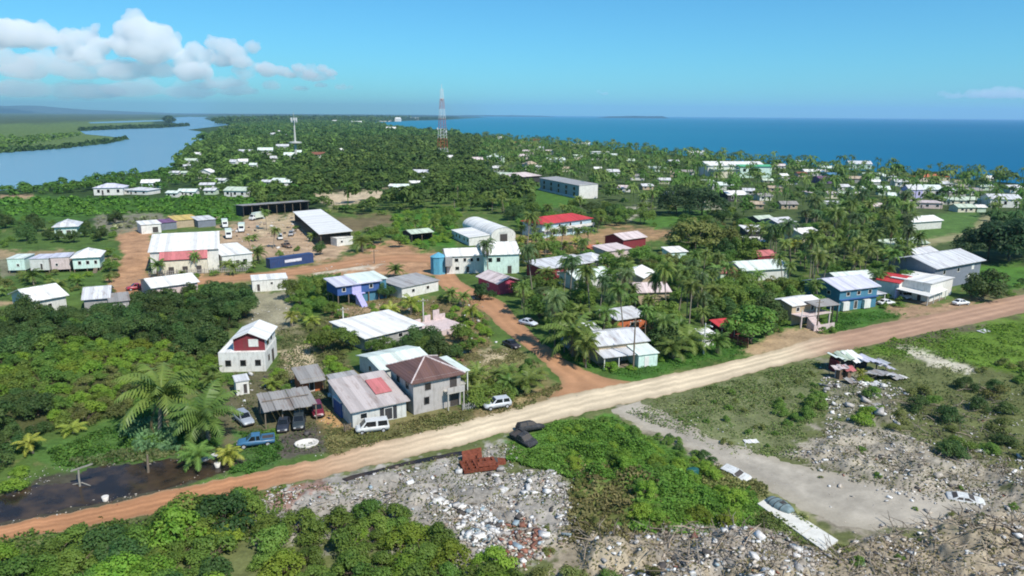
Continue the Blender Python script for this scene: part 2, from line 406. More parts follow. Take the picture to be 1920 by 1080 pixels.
# (polygon in photograph pixels, colour, edge softness px, edge wander px, strength, wander size m)
ZONES = [
 # far land
 ([(-3000, 214), (340, 214), (420, 214), (1040, 214), (900, 262), (960, 300), (480, 420), (-3000, 420)], C_FOREST, 6, 4, 1, 90),
 ([(-3000, 214), (300, 222), (235, 262), (100, 280), (-3000, 330)], C_MARSH, 3, 3, 1, 160),
 ([(-3000, 214), (250, 212), (300, 222), (60, 232), (-3000, 226)], (0.06, 0.085, 0.035), 3, 2, 1, 160),
 ([(880, 255), (1500, 295), (2600, 340), (2600, 560), (1500, 480), (1000, 400)], (0.06, 0.085, 0.03), 10, 8, 0.8, 25),
 ([(-600, 372), (60, 370), (440, 372), (520, 380), (440, 420), (200, 405), (0, 425), (-600, 430)], (0.06, 0.135, 0.022), 5, 6, 1, 20),
 ([(0, 366), (60, 364), (66, 372), (0, 374)], C_TAN, 2, 2, 1, 8),
 ([(-600, 425), (160, 440), (230, 460), (240, 540), (60, 570), (-600, 600)], (0.07, 0.125, 0.028), 6, 8, 1, 8),
 ([(-400, 476), (120, 470), (225, 482), (225, 494), (110, 480), (-400, 500)], C_TAN, 3, 5, 0.8, 6),
 ([(-400, 568), (60, 562), (60, 572), (-400, 585)], C_TAN, 3, 4, 0.9, 6),
 ([(0, 488), (60, 484), (100, 500), (0, 520)], (0.22, 0.19, 0.14), 4, 6, 0.7, 6),
 # clearings in the middle distance
 ([(590, 362), (720, 354), (735, 366), (700, 378), (620, 386), (586, 374)], C_SAND, 4, 5, 0.95, 14),
 ([(620, 408), (730, 400), (740, 420), (650, 440), (620, 425)], C_BROWN, 5, 6, 0.8, 10),
 ([(180, 406), (300, 398), (310, 420), (250, 436), (170, 432)], (0.22, 0.2, 0.15), 5, 8, 0.8, 8),
 # lane, yard and the second road
 ([(218, 440), (282, 428), (290, 470), (268, 520), (285, 545), (200, 560), (215, 520), (232, 480)], C_ORANGE, 4, 6, 1, 6),
 ([(410, 430), (470, 405), (560, 408), (640, 440), (660, 470), (600, 490), (470, 480), (410, 460)], (0.41, 0.285, 0.185), 5, 8, 0.95, 6),
 ([(480, 408), (560, 404), (540, 440), (480, 442)], (0.45, 0.35, 0.22), 5, 8, 0.8, 6),
 ([(200, 520), (480, 512), (600, 492), (700, 470), (740, 452), (860, 488), (850, 520), (800, 512), (640, 522), (480, 526), (200, 540)], C_ORANGE, 5, 6, 1, 5),
 ([(690, 456), (780, 466), (870, 488), (860, 500), (700, 492)], C_ORANGE, 5, 6, 1, 5),
 ([(580, 505), (720, 487), (722, 497), (590, 516)], C_PALE, 3, 5, 0.75, 3),
 ([(960, 440), (1060, 440), (1160, 425), (1260, 430), (1260, 446), (1140, 470), (1000, 480)], C_ORANGE, 5, 8, 0.75, 8),
 ([(1190, 412), (1270, 396), (1330, 392), (1330, 412), (1240, 430)], (0.07, 0.15, 0.025), 4, 6, 1, 8),
 ([(1150, 398), (1215, 378), (1225, 388), (1180, 412)], C_PALE, 3, 4, 0.6, 6),
 ([(1320, 378), (1380, 390), (1360, 398), (1300, 388)], C_PALE, 3, 4, 0.5, 6),
 ([(990, 345), (1090, 352), (1085, 392), (1000, 396)], (0.065, 0.15, 0.022), 5, 6, 0.9, 10),
 ([(740, 400), (860, 392), (850, 460), (790, 470), (740, 440)], (0.06, 0.16, 0.02), 5, 8, 1, 10),
 ([(1700, 410), (1830, 392), (1850, 420), (1820, 450), (1720, 460), (1690, 440)], (0.08, 0.15, 0.035), 5, 6, 1, 10),
 ([(1700, 452), (1815, 436), (1842, 404), (1858, 410), (1828, 446), (1720, 464)], (0.26, 0.24, 0.12), 3, 4, 0.75, 8),
 ([(1830, 500), (2300, 470), (2300, 545), (1860, 545)], (0.07, 0.16, 0.025), 5, 6, 1, 8),
 # village block
 ([(460, 545), (560, 530), (560, 620), (470, 640), (455, 590)], (0.34, 0.29, 0.21), 8, 16, 0.75, 4),
 ([(560, 520), (640, 512), (640, 580), (560, 580)], (0.07, 0.15, 0.03), 6, 8, 1, 5),
 ([(520, 620), (640, 590), (660, 700), (560, 720), (520, 690)], (0.14, 0.13, 0.06), 8, 16, 0.8, 4),
 ([(528, 662), (585, 640), (600, 690), (560, 712), (528, 700)], C_SAND, 6, 12, 0.85, 3),
 ([(600, 565), (760, 560), (900, 560), (920, 640), (880, 700), (800, 640), (640, 620)], (0.24, 0.16, 0.085), 8, 14, 0.75, 4),
 ([(640, 575), (720, 566), (700, 585), (640, 588)], C_TAN, 4, 6, 0.9, 3),
 ([(870, 665), (960, 650), (1010, 690), (1040, 720), (900, 760), (860, 720)], (0.22, 0.19, 0.085), 8, 14, 0.85, 4),
 ([(900, 660), (955, 655), (948, 680), (905, 684)], C_SAND, 4, 8, 0.7, 3),
 ([(430, 700), (520, 690), (560, 720), (640, 700), (650, 800), (600, 850), (440, 870), (400, 800)], (0.12, 0.1, 0.06), 8, 14, 0.85, 3),
 ([(600, 770), (665, 765), (680, 815), (600, 812)], (0.42, 0.25, 0.11), 6, 10, 0.9, 3),
 ([(500, 815), (600, 800), (620, 850), (500, 868)], (0.10, 0.085, 0.075), 6, 8, 0.8, 3),
 ([(440, 812), (525, 800), (525, 868), (440, 890)], (0.06, 0.13, 0.03), 6, 8, 0.9, 2),
 ([(600, 800), (760, 790), (900, 762), (1000, 735), (1060, 712), (1010, 770), (800, 825), (620, 868)], (0.15, 0.14, 0.055), 6, 8, 0.9, 3),
 ([(890, 765), (1040, 725), (1110, 722), (1010, 758), (880, 790)], (0.33, 0.24, 0.13), 6, 8, 0.7, 3),
 ([(1010, 640), (1070, 680), (1180, 712), (1400, 664), (1560, 620), (1700, 585), (1690, 560), (1500, 610), (1200, 640), (1080, 600)], (0.055, 0.135, 0.022), 8, 12, 1, 5),
 ([(1380, 660), (1460, 620), (1540, 612), (1560, 640), (1420, 668)], C_TAN, 6, 8, 0.95, 3),
 ([(1660, 575), (1760, 568), (1850, 560), (1800, 585), (1690, 600)], (0.35, 0.22, 0.14), 6, 8, 0.9, 3),
 ([(1840, 555), (1960, 530), (1960, 548), (1850, 570)], (0.14, 0.13, 0.06), 4, 5, 0.8, 3),
 # this side of the white road
 ([(-900, 1010), (330, 950), (600, 880), (960, 815), (1180, 755), (1560, 650), (2600, 420), (2600, 1400), (-900, 1400)], (0.12, 0.135, 0.05), 8, 10, 1, 5),
 ([(1160, 765), (1540, 672), (1540, 780), (1480, 860), (1360, 850), (1230, 800)], (0.15, 0.165, 0.075), 10, 20, 1, 3),
 ([(1600, 655), (1760, 620), (1950, 590), (2500, 560), (2500, 720), (1900, 700), (1700, 670)], (0.11, 0.185, 0.025), 8, 10, 1, 4),
 ([(1640, 640), (1800, 605), (1850, 606), (1830, 622), (1680, 655)], (0.12, 0.09, 0.07), 5, 8, 0.75, 3),
 ([(1685, 652), (1720, 652), (1830, 690), (1815, 700), (1740, 684)], C_PALE, 4, 6, 0.85, 3),
 ([(430, 960), (560, 900), (760, 870), (960, 830), (960, 880), (1060, 880), (1090, 960), (1060, 1040), (900, 1090), (760, 1020), (480, 1010)], (0.33, 0.30, 0.265), 10, 26, 0.95, 3),
 ([(500, 925), (600, 900), (620, 930), (520, 955)], (0.30, 0.13, 0.09), 5, 10, 0.6, 2),
 ([(1010, 803), (1080, 790), (1150, 778), (1230, 825), (1330, 868), (1420, 925), (1425, 985), (1300, 1010), (1180, 1000), (1080, 985), (1070, 900), (960, 860), (950, 830)], C_LUSH, 8, 12, 1, 3),
 ([(1080, 915), (1120, 890), (1170, 900), (1185, 950), (1150, 1000), (1090, 1000)], (0.15, 0.14, 0.05), 18, 30, 0.7, 2),
 ([(1150, 758), (1190, 757), (1260, 800), (1380, 860), (1480, 885), (1600, 900), (1960, 930), (1960, 1010), (1700, 1000), (1560, 990), (1420, 905), (1300, 845), (1200, 800)], (0.33, 0.285, 0.22), 6, 12, 0.95, 4),
 ([(1195, 775), (1290, 822), (1380, 868), (1350, 872), (1260, 826), (1180, 782)], (0.22, 0.19, 0.16), 4, 8, 0.7, 3),
 ([(1480, 860), (1560, 790), (1680, 810), (1960, 900), (1960, 940), (1620, 905)], (0.35, 0.305, 0.25), 10, 26, 0.85, 3),
 ([(1540, 680), (1640, 700), (1700, 790), (1560, 790)], (0.22, 0.2, 0.15), 8, 20, 0.7, 3),
 ([(1060, 1000), (1300, 1000), (1440, 985), (1560, 1030), (1960, 960), (2200, 1300), (900, 1300)], (0.33, 0.275, 0.20), 10, 26, 0.95, 3),
 ([(1230, 985), (1420, 980), (1520, 1030), (1540, 1090), (1250, 1090)], (0.29, 0.265, 0.235), 12, 24, 0.8, 3),
 ([(1400, 905), (1440, 905), (1500, 960), (1600, 1030), (1560, 1045), (1420, 960)], (0.23, 0.23, 0.1), 6, 10, 0.8, 3),
 ([(-80, 600), (200, 590), (400, 546), (462, 548), (466, 600), (412, 640), (405, 700), (330, 720), (200, 780), (80, 800), (-80, 840)], (0.075, 0.075, 0.03), 10, 14, .85, 4),
 # damp verge beside the flooded ditch
 ([(-300, 985), (0, 925), (160, 868), (300, 845), (420, 835), (470, 870), (320, 925), (0, 1000)], C_MUD, 6, 8, 0.9, 3),
 ([(60, 850), (260, 760), (400, 790), (420, 840), (300, 862), (120, 885)], (0.07, 0.14, 0.03), 8, 12, 0.95, 4),
]
ZONES.append(([(630, 690), (760, 690), (870, 770), (760, 800), (640, 806)], (0.2, 0.15, 0.08), 6, 6, .6, 3))
qxs = np.concatenate([np.arange(-6000, -420, 240), np.arange(-420, 2340, 3.0), np.arange(2340, 8000, 240)])
qys = np.concatenate([[216.55, 217.2, 218, 219, 220, 221, 222], np.arange(223, 300, 1.5), np.arange(300, 1130, 2.5), np.arange(1130, 2200, 30)])
QX, QY = np.meshgrid(qxs, qys)
GX, GY = q_to_ground(QX, QY)
PXm, PYm = unroll_to_px(QX, QY)
base = np.array(C_GRASS)
nb = fbm(GX / 14, GY / 14, 3)[..., None]; nd = fbm(GX / 4, GY / 4, 9)[..., None]
col = base * (0.75 + 0.5 * nb) * (1 - 0.0 * nd)
col = np.where(nd > 0.62, col * 0.6 + 0.4 * np.array(C_DRY), col)
for poly, c, soft, wander, strength, size in ZONES:
    xs = [p[0] for p in poly]; ys = [p[1] for p in poly]; mgn = soft * 2 + wander * 2
    sel = (PXm > min(xs) - mgn) & (PXm < max(xs) + mgn) & (PYm > min(ys) - mgn) & (PYm < max(ys) + mgn)
    if not sel.any(): continue
    X = PXm[sel]; Y = PYm[sel]; wx = GX[sel]; wy = GY[sel]
    d = poly_sdf(poly, X, Y) + (fbm(wx / size, wy / size, 5) - 0.5) * 3 * wander + (fbm(wx / size * 3.7, wy / size * 3.7, 15) - 0.5) * 2.2 * wander
    k = np.clip(0.5 - d / (2 * soft), 0, 1); k = k * k * (3 - 2 * k) * strength
    v = (0.72 + 0.56 * fbm(wx / 3.1, wy / 3.1, 21))[:, None]
    col[sel] = col[sel] * (1 - k[:, None]) + np.array(c)[None] * v * k[:, None]
nr, nc = QX.shape
idx = np.arange(nr * nc).reshape(nr, nc)
quads = np.stack([idx[1:, :-1], idx[1:, 1:], idx[:-1, 1:], idx[:-1, :-1]], -1).reshape(-1, 4)
HEAPS = [([(1040, 820), (1140, 800), (1230, 845), (1330, 885), (1400, 940), (1390, 975), (1200, 985), (1110, 960), (1080, 880)], 1.5), ([(560, 915), (760, 880), (960, 850), (1060, 890), (1080, 960), (1060, 1040), (900, 1080), (740, 945), (640, 960), (480, 1000)], 1.0),
 ([(1080, 1000), (1240, 985), (1400, 990), (1540, 1045), (1560, 1160), (1080, 1160)], 1.7), ([(1540, 1045), (1660, 985), (1960, 970), (2100, 1160), (1560, 1160)], 1.6),
 ([(1500, 860), (1560, 800), (1680, 815), (1960, 905), (1960, 945), (1700, 920), (1600, 895)], .9), ([(1540, 730), (1620, 740), (1700, 760), (1690, 800), (1560, 800)], 1.0), ([(1780, 905), (1960, 900), (2000, 975), (1830, 985)], .8)]
FLAT = [(1810, 936, 3.2), (905, 875, 5.5), (1463, 953, 3.5), (1378, 888, 3), (985, 820, 4), (1495, 985, 6), (1298, 892, 2.2), (1050, 815, 3)]
HEAPW = [([tuple(P(*q)[:2]) for q in poly], h) for poly, h in HEAPS]; FLATW = [(P(a, b).x, P(a, b).y, r) for a, b, r in FLAT]
def mound(x, y):
    x = np.asarray(x, float); y = np.asarray(y, float); z = np.zeros_like(x)
    near_ = (y < 150) & (y > 40) & (np.abs(x) < 140)
    if not near_.any(): return z
    X, Y = x[near_], y[near_]; m = np.zeros_like(X)
    for poly, h in HEAPW:
        k = np.clip(-poly_sdf(poly, X, Y) / 2.2, 0, 1); m = np.maximum(m, h * k * k * (3 - 2 * k))
    for fx, fy, r in FLATW: m *= np.clip((np.hypot(X - fx, Y - fy) - r * .8) / (r * .6), 0, 1)
    n = np.clip((fbm(X / 4.2, Y / 4.2, 91) - .38) * 3.2, 0, 1) + .35 * (fbm(X / 1.1, Y / 1.1, 92) - .3)
    z[near_] = m * np.clip(n, 0, 1.3); return z
GZ = mound(GX, GY)
me = np_mesh('ground', np.stack([GX, GY, GZ], -1).reshape(-1, 3), quads, attr_mat('ground_earth', scale=1.6, var=0.45, bump=0.5), True, col.reshape(-1, 3))
tag(link('ground', me), 'flat sandy village ground with grass, bare dirt and rubble patches', None, None, 'structure')

# ------------------------------------------------------------------ ribbons: roads and tracks
def ribbon(name, pairs, colfn, z, nalong=520, ncross=26, jitter=0.55, mat=None, label=None):
    """pairs: (left px, left py, right px, right py) edge points along the road"""
    A = [P(a, b) for a, b, c, d in pairs]; B = [P(c, d) for a, b, c, d in pairs]
    def spline(pts, t):
        n = len(pts) - 1; s = t * n; i = min(int(s), n - 1); u = s - i
        p0 = pts[max(i - 1, 0)]; p1 = pts[i]; p2 = pts[i + 1]; p3 = pts[min(i + 2, n)]
        return 0.5 * ((2 * p1) + (p2 - p0) * u + (2 * p0 - 5 * p1 + 4 * p2 - p3) * u * u + (3 * p1 - p0 - 3 * p2 + p3) * u ** 3)
    V = np.zeros((nalong + 1, ncross + 1, 3)); T = np.zeros((nalong + 1, ncross + 1)); S = np.zeros_like(T); PXs = np.zeros_like(T)
    for i in range(nalong + 1):
        t = i / nalong
        a = spline(A, t); b = spline(B, t); d = (b - a).normalized()
        a = a - d * jitter * (float(fbm(a.x / 1.7, a.y / 1.7, 31)) - 0.5) * 3.2
        b = b + d * jitter * (float(fbm(b.x / 1.7, b.y / 1.7, 37)) - 0.5) * 3.2
        px = proj((a + b) / 2)[0]
        for j in range(ncross + 1):
            s = j / ncross
            p = a.lerp(b, s)
            V[i, j] = (p.x, p.y, z); T[i, j] = t; S[i, j] = s; PXs[i, j] = px
    n = (nalong + 1) * (ncross + 1)
    idx = np.arange(n).reshape(nalong + 1, ncross + 1)
    q = np.stack([idx[:-1, :-1], idx[:-1, 1:], idx[1:, 1:], idx[1:, :-1]], -1).reshape(-1, 4)
    # face upward
    v = V.reshape(-1, 3); f0 = q[0]
    nz = np.cross(v[f0[1]] - v[f0[0]], v[f0[2]] - v[f0[0]])[2]
    if nz < 0: q = q[:, ::-1]
    C = colfn(PXs, S, V[..., 0], V[..., 1])
    me = np_mesh(name, v, q, mat or attr_mat('road_dirt', scale=2.6, var=0.14, bump=0.3, dist=0.05), True, C.reshape(-1, 3))
    o = link(name, me); tag(o, label, None, None, 'structure')
    return o
def mixc(a, b, k): return np.array(a) * (1 - k[..., None]) + np.array(b) * k[..., None]
def sstep(x, a, b):
    t = np.clip((x - a) / (b - a), 0, 1); return t * t * (3 - 2 * t)
def road_col(px, s, x, y):
    c = mixc((0.45, 0.22, 0.11), (0.68, 0.555, 0.385), sstep(px + 60 * (fbm(x / 6, y / 6, 3) - .5), 420, 900))
    c = mixc(c, (0.47, 0.29, 0.19), sstep(px + 80 * (fbm(x / 7, y / 7, 5) - .5), 1460, 1620)) if False else c * (1 - sstep(px + 80 * (fbm(x / 7, y / 7, 5) - .5), 1450, 1600))[..., None] + np.array((0.44, 0.275, 0.185)) * sstep(px + 80 * (fbm(x / 7, y / 7, 5) - .5), 1450, 1600)[..., None]
    sw = s + 0.06 * (fbm(x / 30, y / 30, 8) - 0.5)
    rut = np.exp(-((sw - 0.27) / 0.07) ** 2) + np.exp(-((sw - 0.47) / 0.07) ** 2) + 0.8 * np.exp(-((sw - 0.72) / 0.08) ** 2)
    c = c * (0.78 + 0.26 * rut[..., None]) * (0.74 + 0.5 * fbm((x * .845 + y * .535) / 16, (y * .845 - x * .535) / .8, 12))[..., None] * (.9 + .2 * fbm(x / 5, y / 5, 13))[..., None]
    edge = np.maximum(sstep(s, 0.9, 1.0), 1 - sstep(s, 0.0, 0.1))
    k = edge * 0.6
    return c * (1 - k[..., None]) + np.array((0.30, 0.22, 0.13)) * k[..., None]
MAIN = [(-160, 1018, -160, 1046), (0, 987, 0, 1016), (150, 955, 150, 990), (312, 921, 312, 962), (480, 884, 480, 921), (590, 863, 590, 897), (700, 832, 700, 874),
        (820, 803, 820, 846), (930, 775, 930, 816), (1060, 741, 1060, 784), (1180, 717, 1180, 756), (1310, 691, 1310, 727), (1440, 661, 1440, 691),
        (1540, 630, 1540, 667), (1650, 607, 1650, 644), (1750, 588, 1750, 622), (1850, 566, 1850, 602), (1940, 548, 1940, 583), (2100, 520, 2100, 552)]
ribbon('road', MAIN, road_col, 0.03, label='wide dirt road, pale in the middle and orange at the left')
def side_col(px, s, x, y):
    c = np.array((0.42, 0.225, 0.12)) * (0.84 + 0.32 * fbm(x / 3, y / 3, 14))[..., None]
    rut = np.exp(-((s - 0.3) / 0.1) ** 2) + np.exp(-((s - 0.68) / 0.1) ** 2)
    c = c * (0.9 + 0.14 * rut[..., None])
    edge = np.maximum(sstep(s, 0.85, 1.0), 1 - sstep(s, 0.0, 0.15)) * 0.5
    return c * (1 - edge[..., None]) + np.array((0.22, 0.16, 0.08)) * edge[..., None]
ribbon('dirt_track', [(1030, 748, 1185, 716), (1050, 718, 1130, 706), (1030, 690, 1080, 686), (1000, 662, 1046, 662), (962, 634, 1015, 640), (932, 610, 985, 612),
                      (912, 588, 962, 588), (880, 570, 945, 568), (842, 552, 905, 548), (822, 532, 868, 530), (812, 512, 852, 512), (800, 494, 848, 498)],
       side_col, 0.022, 300, 20, 0.3, label='orange dirt side track joining the main road')
ribbon('village_road', [(180, 541, 180, 560), (280, 531, 284, 546), (400, 519, 400, 531), (500, 510, 500, 522), (600, 497, 602, 510), (690, 482, 694, 497), (760, 476, 764, 492), (850, 480, 850, 498)],
       side_col, 0.014, 260, 14, 0.3, label='orange dirt road running past the blue container')
def gravel_col(px, s, x, y):
    c = np.array((0.37, 0.33, 0.27)) * (0.5 + 0.6 * fbm(x / 4, y / 4, 45) + 0.45 * fbm(x / .9, y / .9, 44))[..., None]
    edge = np.maximum(sstep(s, 0.7, 1.0), 1 - sstep(s, 0.0, 0.3)) * 0.6
    return c * (1 - edge[..., None]) + np.array((0.33, 0.29, 0.22)) * edge[..., None]
ribbon('gravel_track', [(1146, 768, 1200, 752), (1190, 792, 1262, 782), (1262, 826, 1330, 818), (1335, 868, 1430, 852), (1425, 912, 1540, 880), (1530, 965, 1700, 905), (1640, 1000, 1900, 935)],
       gravel_col, 0.01, 260, 22, 0.9, label='grey gravel track into the dumping ground')
def path_col(px, s, x, y):
    return np.array((0.27, 0.25, 0.13)) * (0.75 + 0.5 * fbm(x / 3, y / 3, 46))[..., None]
ribbon('path', [(1690, 452, 1690, 461), (1760, 446, 1762, 455), (1815, 434, 1822, 444), (1838, 418, 1850, 426), (1848, 404, 1862, 408)], path_col, 0.012, 120, 8, 0.4, label='pale grassy path bending behind the big dark trees')

# ------------------------------------------------------------------ water
def flat_poly(name, pts, z, mat, label, extra=None):
    vs = [(*P(x, y)[:2], z) for x, y in pts]
    if extra: vs += [(a, b, z) for a, b in extra]
    m = MB(); m.face(vs)
    me = m.mesh(name, mat)
    import bmesh
    b = bmesh.new(); b.from_mesh(me); bmesh.ops.triangulate(b, faces=b.faces[:])
    bmesh.ops.recalc_face_normals(b, faces=b.faces[:])
    if sum(f.normal.z for f in b.faces) < 0: bmesh.ops.reverse_faces(b, faces=b.faces[:])
    b.to_mesh(me); b.free()
    return tag(link(name, me), label, None, None, 'structure')
def water(name, deep, pale, gloss, rough, xr, wave=0.02, scale=0.15):
    m, nt, out = new_mat(name)
    ge = N(nt, 'ShaderNodeNewGeometry'); sp = N(nt, 'ShaderNodeSeparateXYZ'); L(nt, ge, 'Position', sp, 0)
    dv = N(nt, 'ShaderNodeMath', _operation='DIVIDE'); L(nt, sp, 0, dv, 0); L(nt, sp, 1, dv, 1)
    r = N(nt, 'ShaderNodeMapRange', _interpolation_type='SMOOTHSTEP'); r.inputs[1].default_value = xr[0]; r.inputs[2].default_value = xr[1]; L(nt, dv, 0, r, 0)
    n0 = N(nt, 'ShaderNodeTexNoise', Scale=0.0012, Detail=4.0); 
    mp = N(nt, 'ShaderNodeMapping'); mp.inputs['Scale'].default_value = (0.35, 1, 1); L(nt, ge, 'Position', mp, 0); L(nt, mp, 0, n0, 'Vector')
    sub = N(nt, 'ShaderNodeMath', _operation='MULTIPLY_ADD'); sub.inputs[1].default_value = 0.7; sub.inputs[2].default_value = -0.35; L(nt, n0, 'Fac', sub, 0)
    ad = N(nt, 'ShaderNodeMath', _operation='ADD', _use_clamp=True); L(nt, r, 0, ad, 0); L(nt, sub, 0, ad, 1)
    mx = N(nt, 'ShaderNodeMix', _data_type='RGBA'); mx.inputs[6].default_value = rgba(pale); mx.inputs[7].default_value = rgba(deep); L(nt, ad, 0, mx, 0)
    n1 = N(nt, 'ShaderNodeTexNoise', Scale=scale, Detail=5.0, Roughness=0.6); L(nt, ge, 'Position', n1, 'Vector')
    bp = N(nt, 'ShaderNodeBump', Strength=wave * 10, Distance=0.5); L(nt, n1, 'Fac', bp, 'Height')
    d = N(nt, 'ShaderNodeBsdfDiffuse'); L(nt, mx, 2, d, 0)
    g = N(nt, 'ShaderNodeBsdfGlossy', Roughness=rough); L(nt, bp, 0, g, 'Normal')
    ms = N(nt, 'ShaderNodeMixShader'); ms.inputs[0].default_value = gloss; L(nt, d, 0, ms, 1); L(nt, g, 0, ms, 2); L(nt, ms, 0, out, 0)
    return m
COAST = [(676, 232), (700, 238), (745, 242), (800, 246), (900, 257), (960, 264), (1080, 274), (1180, 284), (1280, 292), (1380, 302), (1560, 316), (1700, 328), (1920, 346), (2300, 380)]
SEA = [(3600, 500)] + COAST[::-1] + [(690, 230), (740, 228.5), (765, 226.5), (835, 225), (868, 222.5), (905, 220.5), (915, 219.5), (850, 219.2), (840, 217.2), (960, 216.9)]
flat_poly('sea', SEA, 0.35, water('sea_water', (0.005, 0.118, 0.235), (0.018, 0.185, 0.29), 0.09, 0.3, (-0.1, 0.75)), 'deep blue open sea beyond the village', extra=[(4000, 30500), (34000, 30500), (36000, 9000)])
LAGOON = [(-700, 420), (-200, 374), (0, 358), (70, 350), (140, 342), (210, 332), (290, 320), (326, 313), (330, 301), (343, 291), (346, 276), (382, 267), (403, 259), (396, 252), (376, 247), (352, 243.5), (400, 238),
          (440, 233), (402, 228), (383, 223), (389, 219.5), (352, 219), (308, 221.5), (322, 230), (356, 236), (300, 240), (230, 242), (150, 246), (160, 252), (205, 256), (238, 261), (200, 269), (110, 279), (0, 287), (-200, 303), (-700, 345)]
flat_poly('lagoon', LAGOON, 0.3, water('lagoon_water', (0.10, 0.24, 0.36), (0.14, 0.29, 0.39), 0.2, 0.15, (-1, 0.2), 0.03, 0.08), 'pale blue lagoon winding between low green banks')
flat_poly('inlet', [(165, 229.5), (230, 227), (305, 225), (308, 227), (230, 230), (170, 231.5)], 0.32, MATS.get('lagoon_water') or bpy.data.materials['lagoon_water'], 'thin pale strip of water crossing the marsh')
m, nt, out = new_mat('ditch_water')
ge = N(nt, 'ShaderNodeNewGeometry'); n1 = N(nt, 'ShaderNodeTexNoise', Scale=0.35, Detail=4.0); L(nt, ge, 'Position', n1, 'Vector')
cr = N(nt, 'ShaderNodeMix', _data_type='RGBA'); cr.inputs[6].default_value = (0.022, 0.018, 0.016, 1); cr.inputs[7].default_value = (0.075, 0.05, 0.03, 1)
r = N(nt, 'ShaderNodeMapRange'); r.inputs[1].default_value = 0.4; r.inputs[2].default_value = 0.65; L(nt, n1, 'Fac', r, 0); L(nt, r, 0, cr, 0)
b = N(nt, 'ShaderNodeBsdfPrincipled', Roughness=0.12); L(nt, cr, 2, b, 'Base Color'); L(nt, b, 0, out, 0)
b.inputs['Specular IOR Level'].default_value = 0.2
def ragged(pts, amp, n=8, seed=1):
    rnd = random.Random(seed); o = []
    for i in range(len(pts)):
        a = pts[i]; c = pts[(i + 1) % len(pts)]
        for k in range(n):
            t = k / n
            o.append((a[0] + (c[0] - a[0]) * t + rnd.uniform(-amp, amp), a[1] + (c[1] - a[1]) * t + rnd.uniform(-amp, amp) * 0.5))
    return o
flat_poly('ditch_water', ragged([(-150, 970), (0, 930), (60, 912), (130, 905), (165, 878), (260, 868), (345, 858), (395, 862), (440, 880), (400, 893), (300, 918), (150, 950), (0, 981), (-150, 1012)], 5), 0.018, m, 'still dark water flooding the ditch beside the orange road')
flat_poly('ditch_pool', ragged([(235, 985), (280, 972), (320, 966), (330, 990), (280, 1015), (240, 1010)], 3, 6, 4), 0.018, m, 'small dark pool below the road among the bushes')
flat_poly('roadside_ditch', ragged([(640, 897), (760, 866), (860, 846), (900, 846), (820, 862), (720, 882), (650, 906)], 2, 6, 6), 0.018, m, 'narrow dark ditch along the lower edge of the road')

# ------------------------------------------------------------------ far hills and low islands
def ridge(name, px0, px1, dist, prof, label, depth=2500, seed=1, colr=(0.03, 0.06, 0.03), n=120, base_z=0.0):
    rows = 10
    V = np.zeros((rows, n + 1, 3))
    hmax = 0
    for i in range(n + 1):
        px = px0 + (px1 - px0) * i / n
        d = FWD * F + RT * (px - 960); az = math.atan2(d.x, d.y)
        h = np.interp(px, [p[0] for p in prof], [p[1] for p in prof])
        for j in range(rows):
            t = j / (rows - 1); dd = dist + (t - 0.5) * depth
            x = math.sin(az) * dd; y = math.cos(az) * dd
            k = math.sin(PI * t) ** 0.7 if 0 < t < 1 else 0
            hh = h * k * (0.8 + 0.4 * float(fbm(x / depth * 4, y / depth * 4, seed)))
            V[j, i] = (x, y, base_z - 1 + hh)
    idx = np.arange(rows * (n + 1)).reshape(rows, n + 1)
    q = np.stack([idx[:-1, :-1], idx[:-1, 1:], idx[1:, 1:], idx[1:, :-1]], -1).reshape(-1, 4)
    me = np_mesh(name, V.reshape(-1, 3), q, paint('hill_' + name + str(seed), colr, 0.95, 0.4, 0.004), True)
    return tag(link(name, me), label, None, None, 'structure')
ridge('hills', -900, 420, 21500, [(-900, 170), (-300, 190), (0, 190), (60, 160), (120, 170), (200, 95), (260, 70), (330, 35), (420, 5)], 'low hills tinted haze blue on the far left horizon', 5000, 3, (0.06, 0.11, 0.14))  # blue of distant haze mixed into the base colour of wooded hills
ridge('far_coast', 380, 900, 15000, [(380, 8), (450, 18), (520, 22), (620, 26), (700, 26), (800, 22), (870, 14), (900, 2)], 'dark wooded coast along the horizon', 1800, 8, (0.02, 0.04, 0.025), 160)
ridge('island', 850, 1036, 17500, [(850, 3), (880, 28), (960, 34), (1010, 26), (1036, 3)], 'faint low island at the left end of the sea horizon', 900, 12, (0.03, 0.055, 0.045), 60, 0.35)
ridge('island', 1108, 1238, 13500, [(1108, 2), (1130, 26), (1180, 40), (1225, 36), (1238, 2)], 'dark low island on the sea horizon', 700, 14, (0.012, 0.028, 0.022), 60, 0.35)

# ------------------------------------------------------------------ air
def haze_box():
    m, nt, out = new_mat('haze_air')
    v = N(nt, 'ShaderNodeVolumePrincipled'); v.inputs['Color'].default_value = (0.48, 0.76, 1.0, 1); v.inputs['Density'].default_value = HAZE
    v.inputs['Anisotropy'].default_value = 0.2
    nt.links.new(v.outputs[0], out.inputs['Volume'])
    b = MB(); b.box(-46000, 46000, -3000, 33000, -3, 420, 0)
    o = b.build('haze', m); tag(o, 'thin blue haze over the far coast', 'haze', None, 'stuff')
    return o
HAZE = 5.2e-5
haze_box()
